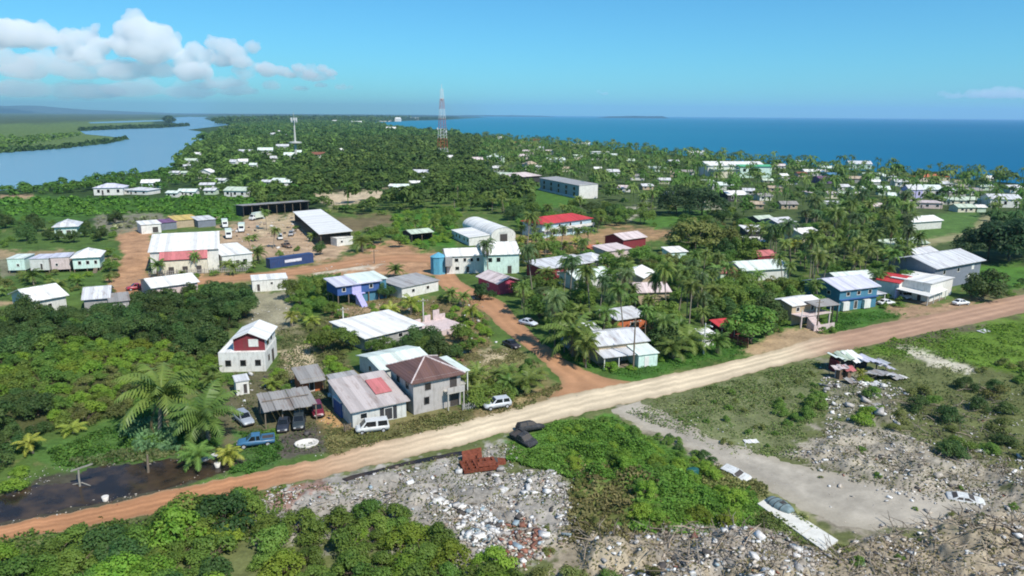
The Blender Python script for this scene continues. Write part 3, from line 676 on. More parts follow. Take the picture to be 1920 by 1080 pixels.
# ------------------------------------------------------------------ buildings
DIRT = (0.10, 0.085, 0.06)
WALLC = {
 'white': (0.73, 0.71, 0.66), 'cream': (0.70, 0.64, 0.50), 'grey': (0.36, 0.35, 0.34), 'block': (0.44, 0.41, 0.39), 'maroon': (0.22, 0.035, 0.045),
 'paleblue': (0.45, 0.58, 0.64), 'blue': (0.075, 0.215, 0.31), 'deepblue': (0.05, 0.11, 0.30), 'skyblue': (0.12, 0.38, 0.52), 'lilac': (0.50, 0.47, 0.75), 'mint': (0.60, 0.76, 0.68), 'pink': (0.48, 0.075, 0.13),
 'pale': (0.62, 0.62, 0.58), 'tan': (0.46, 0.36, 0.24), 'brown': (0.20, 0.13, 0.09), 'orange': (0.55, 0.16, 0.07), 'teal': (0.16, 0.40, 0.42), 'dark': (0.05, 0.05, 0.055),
 'green': (0.10, 0.48, 0.24), 'yellow': (0.65, 0.47, 0.12), 'palegreen': (0.55, 0.66, 0.52), 'purple': (0.16, 0.10, 0.24), 'rose': (0.62, 0.50, 0.48), 'slate': (0.20, 0.22, 0.26), 'red': (0.45, 0.05, 0.04)}
ROOFC = {
 'white': (0.83, 0.81, 0.77), 'silver': (0.63, 0.63, 0.64), 'grey': (0.40, 0.39, 0.38), 'pinkgrey': (0.50, 0.44, 0.42), 'mint': (0.70, 0.77, 0.70), 'red': (0.55, 0.055, 0.06), 'rose': (0.55, 0.18, 0.18),
 'brown': (0.15, 0.085, 0.075), 'dark': (0.13, 0.12, 0.13), 'orange': (0.55, 0.17, 0.075), 'palepink': (0.68, 0.57, 0.55), 'blue': (0.10, 0.25, 0.42), 'green': (0.12, 0.50, 0.26), 'rust': (0.25, 0.10, 0.06),
 'tan': (0.48, 0.38, 0.28), 'weathered': (0.32, 0.30, 0.28), 'purple': (0.2, 0.1, 0.2), 'yellow': (0.62, 0.45, 0.13), 'lilac': (0.62, 0.61, 0.70), 'palegreen': (0.55, 0.63, 0.50)}
def wallm(k):
    return paint('wall_' + k, WALLC[k], 0.85, 0.14, 0.9, DIRT, 0.48 if k not in ('block', 'grey', 'brown') else 0.5, 0.2, 0.15)
def roofm(k, ax):
    rust = (0.30, 0.27, 0.24) if k in ('white', 'mint', 'lilac') else (0.17, 0.085, 0.05)
    return sheet('roof_' + k + '_' + ax, ROOFC[k], ax, rust, 0.55 if k in ('white', 'mint', 'lilac') else 0.75, 0.42)
TRIM = paint('trim_white', (0.72, 0.70, 0.66), 0.7, 0.15, 3)
TRIMD = paint('trim_dark', (0.07, 0.06, 0.055), 0.7, 0.2, 3)
WOOD = paint('weathered_wood', (0.21, 0.165, 0.12), 0.9, 0.35, 4)
CONC = paint('concrete', (0.46, 0.43, 0.38), 0.9, 0.25, 1.2, DIRT, 0.4, 0.2, 0.3)
GLS = glass()
FOOT = []    # ground footprints no plant may stand in
PROT = []    # picture boxes of things that nearer plants may not hide

def frame(a, b, zr=0.0):
    A = P(*a, zr); B = P(*b, zr)
    d = (B - A); d.z = 0
    return Vector((A.x, A.y, 0)), d.length, math.atan2(d.y, d.x)
def loc2w(o, rz, p):
    c, s = math.cos(rz), math.sin(rz)
    return Vector((o.x + c * p[0] - s * p[1], o.y + s * p[0] + c * p[1], p[2]))
def register(o, rz, x0, x1, y0, y1, h, margin=1.0, guard=True):
    FOOT.append([loc2w(o, rz, q)[:2] for q in ((x0 - margin, y0 - margin, 0), (x1 + margin, y0 - margin, 0), (x1 + margin, y1 + margin, 0), (x0 - margin, y1 + margin, 0))])
    if guard:
        pp = [proj(loc2w(o, rz, (x, y, z))) for x in (x0, x1) for y in (y0, y1) for z in (h * 0.35, h)]
        cx = sum(q[0] for q in pp) / 8
        ctr = loc2w(o, rz, ((x0 + x1) / 2, y0, 0))
        PROT.append((min(q[0] for q in pp), min(q[1] for q in pp), max(q[0] for q in pp), max(q[1] for q in pp), math.hypot(ctr.x, ctr.y)))

def roof_mesh(kind, w, d, h, rh, o, t=0.14):
    """returns (roof builder, list of wall gable faces)"""
    b = MB(); g = []
    x0, x1, y0, y1 = -o, w + o, -o, d + o
    if kind == 'gu':
        k = rh / (d / 2); e = h - o * k
        b.slab([(x0, y0, e), (x1, y0, e), (x1, d / 2, h + rh), (x0, d / 2, h + rh)], t); b.slab([(x1, y1, e), (x0, y1, e), (x0, d / 2, h + rh), (x1, d / 2, h + rh)], t)
        b.box(x0, x1, d / 2 - 0.15, d / 2 + 0.15, h + rh - 0.02, h + rh + 0.04)
        g = [[(0, 0, h), (0, d / 2, h + rh - t), (0, d, h)], [(w, d, h), (w, d / 2, h + rh - t), (w, 0, h)]]
    elif kind == 'gv':
        k = rh / (w / 2); e = h - o * k
        b.slab([(x0, y0, e), (w / 2, y0, h + rh), (w / 2, y1, h + rh), (x0, y1, e)], t); b.slab([(x1, y1, e), (w / 2, y1, h + rh), (w / 2, y0, h + rh), (x1, y0, e)], t)
        b.box(w / 2 - 0.15, w / 2 + 0.15, y0, y1, h + rh - 0.02, h + rh + 0.04)
        g = [[(w, 0, h), (w / 2, 0, h + rh - t), (0, 0, h)], [(0, d, h), (w / 2, d, h + rh - t), (w, d, h)]]
    elif kind == 'hip':
        m = min(w, d) / 2
        if w >= d: r1, r2 = (m, d / 2, h + rh), (w - m, d / 2, h + rh)
        else: r1, r2 = (w / 2, m, h + rh), (w / 2, d - m, h + rh)
        if abs(w - d) < 0.6: r1 = r2 = (w / 2, d / 2, h + rh)
        e = h - o * rh / m
        c = [(x0, y0, e), (x1, y0, e), (x1, y1, e), (x0, y1, e)]
        if r1 == r2:
            for i in range(4): b.slab([c[i], c[(i + 1) % 4], r1], t)
        elif w >= d:
            b.slab([c[0], c[1], r2, r1], t); b.slab([c[1], c[2], r2], t); b.slab([c[2], c[3], r1, r2], t); b.slab([c[3], c[0], r1], t)
        else:
            b.slab([c[0], c[1], r1], t); b.slab([c[1], c[2], r2, r1], t); b.slab([c[2], c[3], r2], t); b.slab([c[3], c[0], r1, r2], t)
    elif kind in ('sb', 'sf'):     # single slope, high at the back / at the front
        k = rh / d
        zf, zb = (h - o * k, h + rh + o * k) if kind == 'sb' else (h + rh + o * k, h - o * k)
        b.slab([(x0, y0, zf), (x1, y0, zf), (x1, y1, zb), (x0, y1, zb)], t)
        t2 = t + 0.01
        if kind == 'sb': g = [[(0, 0, h - t2), (0, d, h + rh - t2), (0, d, h - t2)], [(w, d, h - t2), (w, d, h + rh - t2), (w, 0, h - t2)], [(w, d, h - t2), (0, d, h - t2), (0, d, h + rh - t2), (w, d, h + rh - t2)]]
        else: g = [[(0, d, h - t2), (0, 0, h - t2), (0, 0, h + rh - t2)], [(w, 0, h - t2), (w, d, h - t2), (w, 0, h + rh - t2)], [(0, 0, h - t2), (w, 0, h - t2), (w, 0, h + rh - t2), (0, 0, h + rh - t2)]]
    elif kind in ('sl', 'sr'):     # single slope, high on the left / right
        k = rh / w
        zl, zr_ = (h + rh + o * k, h - o * k) if kind == 'sl' else (h - o * k, h + rh + o * k)
        b.slab([(x0, y0, zl), (x1, y0, zr_), (x1, y1, zr_), (x0, y1, zl)], t)
        t2 = t + 0.01
        hi = 0 if kind == 'sl' else w; lo = w - hi
        g = [[(lo, 0, h - t2), (hi, 0, h - t2), (hi, 0, h + rh - t2)], [(lo, d, h - t2), (hi, d, h - t2), (hi, d, h + rh - t2)], [(hi, 0, h - t2), (hi, d, h - t2), (hi, d, h + rh - t2), (hi, 0, h + rh - t2)]]
    elif kind == 'flat':
        b.box(x0, x1, y0, y1, h, h + max(rh, 0.18))
    elif kind == 'parapet':
        b.box(0.2, w - 0.2, 0.2, d - 0.2, h - rh - 0.1, h - rh)
    elif kind == 'barrel':
        n = 14; pts = []
        for i in range(n + 1):
            a = PI * i / n
            pts.append((d / 2 - (d / 2 + o) * math.cos(a), h + rh * math.sin(a)))
        for i in range(n):
            (ya, za), (yb, zb) = pts[i], pts[i + 1]
            b.face([(x0, ya, za), (x1, ya, za), (x1, yb, zb), (x0, yb, zb)])
        for x, rev in ((0, False), (w, True)):
            f = [(x, d / 2 - d / 2 * math.cos(PI * i / n), h + (rh - 0.05) * math.sin(PI * i / n)) for i in range(n + 1)]
            g.append(f if rev else f[::-1])
    return b, g

def opening(face, u, z, ww, hh, w, d, kind='w', trim=None, pane=None, off=(0, 0)):
    """a window or door standing a little proud of a wall; returns builder with frame (0) and pane (1)"""
    b = MB(); fr = 0.11 if ww > 0.7 else 0.08
    def put(x0, x1, z0, z1, p0, p1, mi):
        if face == 'f': b.box(x0, x1, -p1, -p0, z0, z1, mi)
        elif face == 'b': b.box(x0, x1, d + p0, d + p1, z0, z1, mi)
        elif face == 'r': b.box(w + p0, w + p1, x0, x1, z0, z1, mi)
        elif face == 'l': b.box(-p1, -p0, x0, x1, z0, z1, mi)
    x0, x1 = u - ww / 2, u + ww / 2
    put(x0, x1, z, z + fr, 0.004, 0.07, 0); put(x0, x1, z + hh - fr, z + hh, 0.004, 0.07, 0)
    put(x0, x0 + fr, z + fr, z + hh - fr, 0.004, 0.07, 0); put(x1 - fr, x1, z + fr, z + hh - fr, 0.004, 0.07, 0)
    put(x0 + fr, x1 - fr, z + fr, z + hh - fr, 0.004, 0.025, 1)
    return b

def H(name, label, a, b, depth, h, roof=('gu', 1.2, 'white'), wall='white', z0=0.0, over=0.4, wins=(), zr=0.0, cat='house', group=None,
      open_='', stilts=False, extra=None, trim=TRIM, margin=1.0, guard=True, axis=None, gable_wall=None):
    """house on the base line a-b (photograph pixels at level zr), depth metres back, walls to height h"""
    o, w, rz = frame(a, b, zr)
    if depth < 0:  # grow to the other side
        pass
    t = thing(name, label, cat, o, rz, group)
    d = depth
    kind, rh, rk = roof
    rb, gab = roof_mesh(kind, w, d, h, rh, over)
    wb = MB()
    top = h - 0.15 if kind in ('sb', 'sf', 'sl', 'sr') else h
    if open_:
        th = 0.15
        if 'f' not in open_: wb.box(0, w, 0, th, z0, top)
        if 'b' not in open_: wb.box(0, w, d - th, d, z0, top)
        if 'l' not in open_: wb.box(0, th, 0.002, d - 0.002, z0, top - .003)
        if 'r' not in open_: wb.box(w - th, w, 0.002, d - 0.002, z0, top - .003)
    else:
        wb.box(0, w, 0, d, z0, top)
    gw = wb if gable_wall is None else MB()
    for f in gab: gw.face(f)
    wm = wallm(wall) if isinstance(wall, str) else wall
    if wb.v: wb.build('wall', wm, t)
    if gable_wall is not None and gw.v: gw.build('gable', wallm(gable_wall), t)
    ax = axis or ('x' if kind in ('gu', 'sb', 'sf', 'flat', 'parapet', 'hip', 'barrel') else 'y')
    if kind == 'barrel': ax = 'x'
    rb.build('roof', roofm(rk, ax), t, smooth=(kind == 'barrel'))
    if open_:
        n = max(2, int(w / 3.5) + 1)
        for i in range(n):
            x = 0.12 + (w - 0.24) * i / (n - 1)
            if 'f' in open_: q = MB(); q.box(x - .09, x + .09, 0.02, 0.2, 0, top - .005); q.build('post', WOOD, t)
    for wd in wins:
        fc, kd, u, z, ww, hh = wd[:6]
        pane = wallm(wd[6]) if len(wd) > 6 else GLS
        if u < 1.0001 and u > -0.0001: u = u * (w if fc in 'fb' else d)
        q = opening(fc, u, z + z0, ww, hh, w, d)
        if kd == 'w':
            fr, pn = MB(), MB()
            fr.v = q.v; pn.v = q.v
            fr.f = [f for f, k in zip(q.f, q.m) if k == 0]; fr.m = [0] * len(fr.f); pn.f = [f for f, k in zip(q.f, q.m) if k == 1]; pn.m = [0] * len(pn.f)
            wo_ = fr.build('window', trim, t); pn.build('pane', pane, wo_)
        else:
            q.build('door', [trim, pane if len(wd) > 6 else TRIMD], t)
    if stilts:
        nx = max(2, int(w / 2.6) + 1); ny = max(2, int(d / 3) + 1)
        for i in range(nx):
            for j in range(ny):
                if 0 < j < ny - 1 and 0 < i < nx - 1: continue
                q = MB(); x = .15 + (w - .3) * i / (nx - 1); y = .15 + (d - .3) * j / (ny - 1)
                q.box(x - .11, x + .11, y - .11, y + .11, 0, z0 - .004); q.build('stilt', WOOD, t)
    register(o, rz, 0, w, 0, d, h + (rh if kind not in ('parapet', 'flat') else 0), margin, guard)
    if extra: extra(t, w, d, h)
    return t, w, d, o, rz

def porch(t, x0, x1, y0, y1, zf, zr, rk, posts=3, slope=0.4, deck=True, rail=False, mat=TRIM):
    q = MB(); q.slab([(x0 - .25, y0 - .25, zr - slope), (x1 + .25, y0 - .25, zr - slope), (x1 + .25, y1, zr), (x0 - .25, y1, zr)], 0.1)
    q.build('porch_roof', roofm(rk, 'x'), t)
    for i in range(posts):
        x = x0 + .1 + (x1 - x0 - .2) * i / max(1, posts - 1)
        q = MB(); q.box(x - .07, x + .07, y0, y0 + .14, 0, zr - slope - .1); q.build('post', mat, t)
    if deck:
        q = MB(); q.box(x0, x1, y0 + .15, y1 - .003, zf - .15, zf); q.build('deck', WOOD, t)
    if rail:
        q = MB(); q.box(x0 + .2, x1 - .2, y0 + .18, y0 + .24, zf + .85, zf + .95)
        k = int((x1 - x0) / .35)
        for i in range(k): q.box(x0 + .25 + i * .35, x0 + .3 + i * .35, y0 + .19, y0 + .23, zf + .004, zf + .846)
        q.build('railing', mat, t)
def stair(t, x0, x1, y0, y1, z1, mat=CONC):
    n = max(3, int(z1 / .2)); q = MB()
    for i in range(n):
        y = y0 + (y1 - y0) * i / n
        q.box(x0, x1, y, y1 - .002 * i, z1 * i / n if i else 0, z1 * (i + 1) / n)
    q.build('stairs', mat, t)
def wing(t, x0, x1, y0, y1, h, roof, wall, name='wing', z0=0, over=.25):
    """a lower block joined to a house: wall part and roof part in the house's own frame"""
    kind, rh, rk = roof
    rb, gab = roof_mesh(kind, x1 - x0, y1 - y0, h, rh, over)
    b = MB(); b.box(0, x1 - x0, 0, y1 - y0, z0, h - (.15 if kind[0] == 's' else 0))
    for f in gab: b.face(f)
    for m in (b, rb): m.v = [(p[0] + x0, p[1] + y0, p[2]) for p in m.v]
    b.build(name, wallm(wall), t); rb.build(name + '_roof', roofm(rk, 'y' if kind in ('gv', 'sl', 'sr') else 'x'), t)
# ------------------------------------------------------------------ the near houses
def ex(t, w, d, h):
    # upper storey standing back on the lower block
    x0, x1 = w * .30, w * 1.0 - .1
    y0, y1, z1, z2, pk = 1.1, d - .2, h + .02, h + 2.5, h + 3.7
    xm = (x0 + x1) / 2
    q = MB(); q.box(x0, x1, y0, y1, z1, z2); q.face([(x0, y1, z2), (xm, y1, pk - .15), (x1, y1, z2)]); q.build('upper_wall', wallm('white'), t)
    q = MB(); q.box(x0 + .05, x1 - .05, y0 - .03, y0 - .004, z1 + .05, z2 - .004); q.face([(x1, y0 - .02, z2), (xm, y0 - .02, pk - .15), (x0, y0 - .02, z2)])
    q.build('gable', wallm('maroon'), t)
    q = MB(); q.box(xm - .1, xm + 1.6, y0 - .1, y0 - .035, z1 + .9, z1 + 2.3, 0); q.build('door', wallm('white'), t)
    q = MB(); k = (pk - z2) / (xm - x0); e = z2 - .5 * k
    q.slab([(x0 - .5, y0 - .5, e), (xm, y0 - .5, pk), (xm, y1 + .4, pk), (x0 - .5, y1 + .4, e)], .13); q.slab([(x1 + .5, y1 + .4, e), (xm, y1 + .4, pk), (xm, y0 - .5, pk), (x1 + .5, y0 - .5, e)], .13)
    q.build('upper_roof', roofm('white', 'y'), t)
    q = MB(); q.box(x1 + .004, x1 + .05, 2.2, 3.7, z1 + .7, z1 + 2.2); q.build('window', [GLS], t)
    q = MB(); q.box(x1 + .004, x1 + .05, 5.2, 6.2, z1 + .8, z1 + 2.0); q.build('window', [GLS], t)
    q = MB(); q.box(0, w, 0, .16, h + .02, h + .25); q.box(0, .16, .16, d, h + .02, h + .25); q.build('parapet', wallm('white'), t)
H('two_storey_house', 'white two storey house with maroon gable and three dark ground floor windows', (412, 698), (499, 696), 9, 3.4, ('flat', .02, 'white'), 'white', over=-.02,
  wins=[('f', 'w', .2, 1.1, 1.0, 1.1), ('f', 'w', .52, 1.1, 1.0, 1.1), ('f', 'w', .84, 1.1, 1.0, 1.1), ('r', 'd', 5.6, .1, 1.3, 2.3), ('r', 'w', 2.6, 1.2, .9, 1.1)], extra=ex, trim=TRIMD)

def ex(t, w, d, h):
    q = MB()   # pale ridge caps along the hips
    pk = (w / 2, d / 2, h + 2.0)
    for c in ((-.6, -.6), (w + .6, -.6), (w + .6, d + .6), (-.6, d + .6)):
        q.bar((c[0], c[1], h - .18), pk, .12)
    q.build('hip_caps', roofm('palepink', 'x'), t)
    q = MB(); q.box(w * .62, w - .05, -1.5, -.004, 2.75, 2.95); q.build('balcony', CONC, t)
    for x in (w * .64, w - .2):
        q = MB(); q.box(x - .09, x + .09, -1.45, -1.27, 0, 2.746); q.build('post', CONC, t)
    q = MB(); q.box(w * .62, w - .05, -1.5, -1.42, 2.954, 3.8); q.build('railing', wallm('block'), t)
    q = MB(); q.box(w + .004, w + 1.6, 1, d - .3, 2.8, 2.98); q.build('side_deck', CONC, t)
    porch(t, w + .1, w + 1.7, .6, d - .2, 3, 5.4, 'mint', 2, .1, deck=False)
H('hip_roof_house', 'grey block two storey house with brown hip roof beside the pale road', (776, 778), (864, 758), 8.6, 5.6, ('hip', 2.0, 'brown'), 'block', over=.6,
  wins=[('f', 'w', .27, 1.3, .9, 1.2), ('f', 'd', .86, .1, 1.5, 2.3), ('f', 'd', .84, 3.0, 1.2, 2.1), ('f', 'w', .3, 3.6, 1.0, 1.1), ('l', 'w', .3, 1.3, 1.0, 1.2), ('l', 'w', .65, 3.6, 1.1, 1.2), ('l', 'd', .75, .1, 1.2, 2.2), ('l', 'w', .25, 3.6, 1, 1.2)], extra=ex, trim=TRIMD)
H('low_house', 'low house with pale mint roof directly behind the brown hip roof', (716, 722), (806, 702), 9, 2.9, ('gu', .9, 'mint'), 'pale', over=.5, wins=[('f', 'w', .3, 1.1, 1.2, 1.1), ('l', 'w', .5, 1.1, 1.2, 1.1)])
def ex(t, w, d, h):
    q = MB(); q.slab([(w * .56, d * .30, h + .62), (w * .88, d * .30, h + .62), (w * .88, d * .78, h + 1.41), (w * .56, d * .78, h + 1.41)], .04)
    o = q.build('roof_patch', roofm('rose', 'x'), t); o['label'] = 'faded red roof patch'
    wing(t, w * .12, w * .62, d, d + 5, 3.2, ('sb', .3, 'grey'), 'grey', 'back_room')
    q = MB(); q.box(w * .5, w * .82, -.03, -.004, .1, 2.2); q.build('bay_shade_panel', wallm('dark'), t)  # dark panel on the wall stands for shade inside an open bay
H('tin_roof_shed', 'long shed with pinkish grey tin roof and one faded red roof patch', (662, 803), (762, 781), 9.5, 2.8, ('sb', 1.5, 'pinkgrey'), 'pale', over=.5,
  wins=[('f', 'd', .66, .1, 1.4, 2.0), ('f', 'w', .2, 1.1, 1.2, 1.0), ('l', 'w', .5, 1.1, 1, 1)], extra=ex, cat='shed')
H('flat_roof_house', 'wide low building with large plain white roof and dark left wall', (686, 658), (792, 632), 12.5, 2.7, ('sb', .55, 'white'), 'grey', over=.5,
  wins=[('f', 'd', .3, .1, 1.1, 2.1), ('f', 'w', .6, 1.1, 1.2, 1.0), ('l', 'w', .4, 1.1, 1.3, 1)])
def ex(t, w, d, h):
    for u, hh in ((.05, .9), (.35, 1.4), (.62, 2.2), (.8, 1.1)):
        q = MB(); q.box(w * u, w * u + 1.6, d - .4, d - .2, h - .004, h + hh); q.build('half_built_wall', wallm('rose'), t)
H('house_shell', 'pale unfinished house shell with bare concrete slab beside the white roof', (812, 634), (874, 620), 8, 1.2, ('parapet', .5, 'palepink'), 'rose', over=0, extra=ex)
H('small_block_house', 'small plain white flat roofed house below the blue container', (474, 548), (540, 543), 6.5, 3.0, ('flat', .2, 'white'), 'white', over=.15, wins=[('f', 'd', .17, .1, .9, 2.0), ('f', 'w', .55, 1.7, .7, .7)])
def ex(t, w, d, h):
    stair(t, w * .38, w * .52, -4.5, -.9, 2.5, wallm('lilac'))
    q = MB(); q.box(w * .34, w * .62, -.9, -.004, 2.4, 2.56); q.build('landing', wallm('lilac'), t)
    q = MB(); q.box(w * .34, w * .56, -.06, -.004, 2.6, 4.9); q.build('front_panel', wallm('lilac'), t)
    wing(t, w * .5, w + 2.2, .6, d + 1.2, 5.2, ('sb', .5, 'mint'), 'blue', 'side_room', over=.35)
H('stilt_house', 'dark blue stilt house with lilac stair and two pale roofs', (634, 574), (712, 562), 6.5, 5.0, ('sb', .6, 'lilac'), 'deepblue', z0=2.5, over=.6,
  wins=[('f', 'w', .15, .8, 1.0, 1.1), ('f', 'w', .8, .8, 1.0, 1.1)], stilts=True, extra=ex)
H('low_house', 'low white walled house with plain grey roof at the orange track corner', (754, 560), (822, 545), 9, 2.9, ('sb', .5, 'grey'), 'white', over=.35, wins=[('f', 'w', .3, 1, 1.1, 1), ('f', 'w', .7, 1, 1.1, 1)])
H('gable_cabin', 'pink gable fronted cabin with pale pink roof at the track bend', (934, 553), (975, 547), 10, 3.2, ('gv', 1.2, 'palepink'), 'pink', over=.6, wins=[('f', 'w', .7, 1.2, .8, .9), ('r', 'w', .4, 1.1, 1.0, 1.0), ('l', 'w', .5, 1.1, 1, 1)])
def ex(t, w, d, h):
    q = MB(); q.lathe([(2.3, 0), (2.3, 4.9), (2.5, 5.0), (0.1, 6.2)], 8, 0, (-2.2, 1.6)); q.build('round_bay', wallm('skyblue'), t)
    q = MB(); q.box(-.6, 1.4, -1.7, -.003, 2.6, 5.2); q.build('stair_block', wallm('grey'), t)
    wing(t, w * .52, w + .6, -2.4, d + 1.5, 6.0, ('gu', 2.3, 'white'), 'mint', 'front_wing', over=.5)
    for u in (.58, .7):
        q = MB(); q.box(w * u, w * u + 1.1, -2.47, -2.404, 3.6, 4.8); q.build('window', [GLS], t)
    q = MB(); q.box(w * .86, w * .86 + 1.2, -2.47, -2.404, .1, 2.3); q.build('door', [TRIMD], t)
H('long_two_storey_house', 'long white and mint two storey house with round blue bay', (838, 514), (966, 509), 9, 5.4, ('gu', 1.3, 'white'), 'white', over=.4,
  wins=[('f', 'w', .14, 3.4, 1.3, 1.2), ('f', 'w', .26, 3.4, 1.0, 1.2), ('f', 'w', .36, 3.4, 1.0, 1.2), ('f', 'w', .45, 3.4, 1.0, 1.2), ('f', 'd', .3, .1, 1.1, 2.1), ('f', 'w', .15, 1.0, 1.3, 1.2)], extra=ex)
def ex(t, w, d, h):
    wing(t, w * .34, w * .97, -8, -.004, 3.0, ('sb', .5, 'white'), 'white', 'lean_to')
    for u in (.5, .62, .78, .9):
        q = MB(); q.box(w * u, w * u + 1.1, -8.07, -8.004, 1.2, 2.2); q.build('window', [GLS], t)
    q = MB(); q.box(w + .004, w + .08, d * .36, d * .66, .1, 3.6); q.build('door', [TRIMD], t)
    q = MB(); q.box(w + .004, w + .09, d * .3, d * .7, 3.9, 4.6); q.build('sign_panel', wallm('pale'), t)
H('arched_warehouse', 'white arched roof warehouse with dark doorway in its end wall', (868, 436), (921, 459), 9.4, 3.0, ('barrel', 3.0, 'white'), 'white', over=.15, extra=ex, cat='warehouse')
def ex(t, w, d, h):
    q = MB(); q.box(-.3, w + .3, -1.6, -.004, 2.75, 2.95); q.build('balcony', wallm('white'), t)
    for i in range(8):
        q = MB(); x = .2 + (w - .4) * i / 7; q.box(x - .12, x + .12, -1.5, -1.26, 0, 2.746); q.build('post', TRIM, t)
    q = MB(); q.box(-.2, w + .2, -1.6, -1.5, 2.954, 3.8); q.build('railing', wallm('white'), t)
H('red_roof_house', 'long two storey pale blue building with bright red roof', (1016, 447), (1108, 434), 11, 5.6, ('hip', 1.7, 'red'), 'paleblue', over=.7,
  wins=[('f', 'w', .12, 3.4, 1.2, 1.2), ('f', 'w', .34, 3.4, 1.2, 1.2), ('f', 'w', .56, 3.4, 1.2, 1.2), ('f', 'w', .78, 3.4, 1.2, 1.2), ('f', 'd', .2, .1, 1.4, 2.2), ('f', 'd', .45, .1, 1.4, 2.2), ('f', 'd', .7, .1, 1.4, 2.2), ('l', 'w', .5, 3.4, 1.2, 1.2)], extra=ex, cat='building')
# depot on the left
def ex(t, w, d, h):
    q = MB(); q.slab([(w * .14, -4.4, h - 1.9), (w * .84, -4.4, h - 1.9), (w * .84, -.004, h - .15), (w * .14, -.004, h - .15)], .15); o = q.build('awning', roofm('rose', 'x'), t); o['label'] = 'faded red awning roof'
    wing(t, w * .16, w * .83, -4.0, -.01, h - 2.4, ('flat', .05, 'tan'), 'cream', 'shop_front', over=-.02)
    for u in (.3, .5, .7):
        q = MB(); q.box(w * u - .7, w * u + .7, -4.08, -4.004, .1, 2.3); q.build('door', [TRIMD], t)
H('warehouse', 'big white roofed warehouse with faded red awning over its front', (285, 513), (412, 505), 34, 6.4, ('gu', 2.4, 'white'), 'white', over=.5, extra=ex, cat='warehouse', wins=[('l', 'w', .3, 3.5, 1.6, 1.2), ('l', 'w', .7, 3.5, 1.6, 1.2)])
H('depot_annex', 'low white flat roofed annex beside the warehouse with red awning', (418, 504), (474, 498), 17, 4.0, ('sb', .6, 'white'), 'white', over=.3, wins=[('f', 'w', .25, 1.2, 1.4, 1.2), ('f', 'w', .75, 1.2, 1.4, 1.2), ('f', 'd', .5, .1, 1.2, 2.2)], cat='building')
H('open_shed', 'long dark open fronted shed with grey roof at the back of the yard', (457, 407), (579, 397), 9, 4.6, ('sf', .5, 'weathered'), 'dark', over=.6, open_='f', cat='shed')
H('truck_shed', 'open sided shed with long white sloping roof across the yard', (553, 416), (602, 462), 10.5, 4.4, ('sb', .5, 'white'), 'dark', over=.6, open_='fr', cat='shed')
H('yard_office', 'small white cabin under the near end of the truck shed', (632, 462), (662, 458), 4, 2.7, ('flat', .15, 'white'), 'white', over=.15, wins=[('f', 'w', .3, 1, 1, .9)], cat='cabin')
H('store_room', 'white store building at the left back corner of the depot', (266, 439), (303, 436), 8, 3.6, ('sb', .4, 'white'), 'white', over=.3, wins=[('f', 'd', .7, .1, 2.2, 2.4)], cat='building')
H('store_room', 'low building with ochre yellow roof behind the warehouse', (330, 428), (374, 424), 9, 3.2, ('sb', .7, 'yellow'), 'tan', over=.3, cat='building')
H('store_room', 'low building with blue grey roof behind the warehouse', (372, 427), (405, 424), 8, 3.0, ('sb', .6, 'silver'), 'slate', over=.3, cat='building')
H('store_room', 'dark slate shed between the white store and the yellow roof', (303, 432), (332, 429), 7, 3.0, ('sb', .4, 'purple'), 'slate', over=.3, cat='shed')
# left field houses
def ex(t, w, d, h):
    stair(t, w * .75, w * .9, -3.0, -.01, 1.0, WOOD)
H('field_house', 'pale blue house with white hip roof at the right end of the stilt row', (139, 511), (189, 508), 9, 4.6, ('hip', 1.6, 'white'), 'mint', z0=1.0, over=.6, stilts=True, wins=[('f', 'w', .25, 1.1, 1.0, 1.2), ('f', 'w', .55, 1.1, 1.0, 1.2), ('f', 'w', .85, 1.1, .9, 1.2)], extra=ex)
H('stilt_cabin', 'pale cabin second from the right in the stilt row', (98, 512), (133, 510), 7, 4.4, ('flat', .12, 'lilac'), 'rose', z0=.9, over=.15, stilts=True, wins=[('f', 'w', .3, 1.0, .8, .9)])
H('stilt_cabin', 'pale lilac cabin third from the right in the stilt row', (59, 513), (94, 512), 7, 4.2, ('flat', .12, 'lilac'), 'pale', z0=.9, over=.15, stilts=True, wins=[('f', 'd', .6, .1, .8, 1.9)])
H('stilt_cabin', 'mint grey cabin at the left end of the stilt row', (17, 513), (49, 512), 7, 4.2, ('flat', .12, 'mint'), 'mint', z0=.9, over=.15, stilts=True, wins=[('f', 'w', .6, 1, .8, .9)])
H('field_house', 'lone pale veranda house in the scrub behind the stilt row', (104, 446), (146, 444), 10, 4.4, ('hip', 1.6, 'silver'), 'mint', over=.8, wins=[('f', 'd', .25, .1, 1.6, 2.6), ('f', 'd', .62, .1, 1.6, 2.6), ('f', 'w', .85, 1.2, 1, 1.4)])
H('thicket_house', 'low house with pale hip roof at the left edge of the thicket', (64, 590), (126, 578), 11, 3.4, ('gu', 1.8, 'white'), 'pale', over=.6, wins=[('f', 'w', .5, 1, 1, 1)])
H('thicket_house', 'weathered grey roofed house half hidden in the thicket', (160, 586), (206, 582), 10, 3.3, ('gu', 1.6, 'silver'), 'grey', over=.5, wins=[('f', 'w', .5, 1, 1, 1)])
H('lean_shack', 'cluttered grey shack beside the red truck', (208, 588), (244, 584), 6, 2.8, ('sb', .6, 'weathered'), 'grey', over=.3, wins=[('f', 'd', .3, .1, 1, 1.9), ('f', 'w', .7, 1, .9, .8)], cat='shack')
H('long_low_house', 'long low house with wide white roof behind the thicket below the depot', (288, 562), (372, 550), 11, 3.2, ('gu', 1.2, 'white'), 'rose', over=.5, wins=[('f', 'w', .3, 1, 1, 1)])
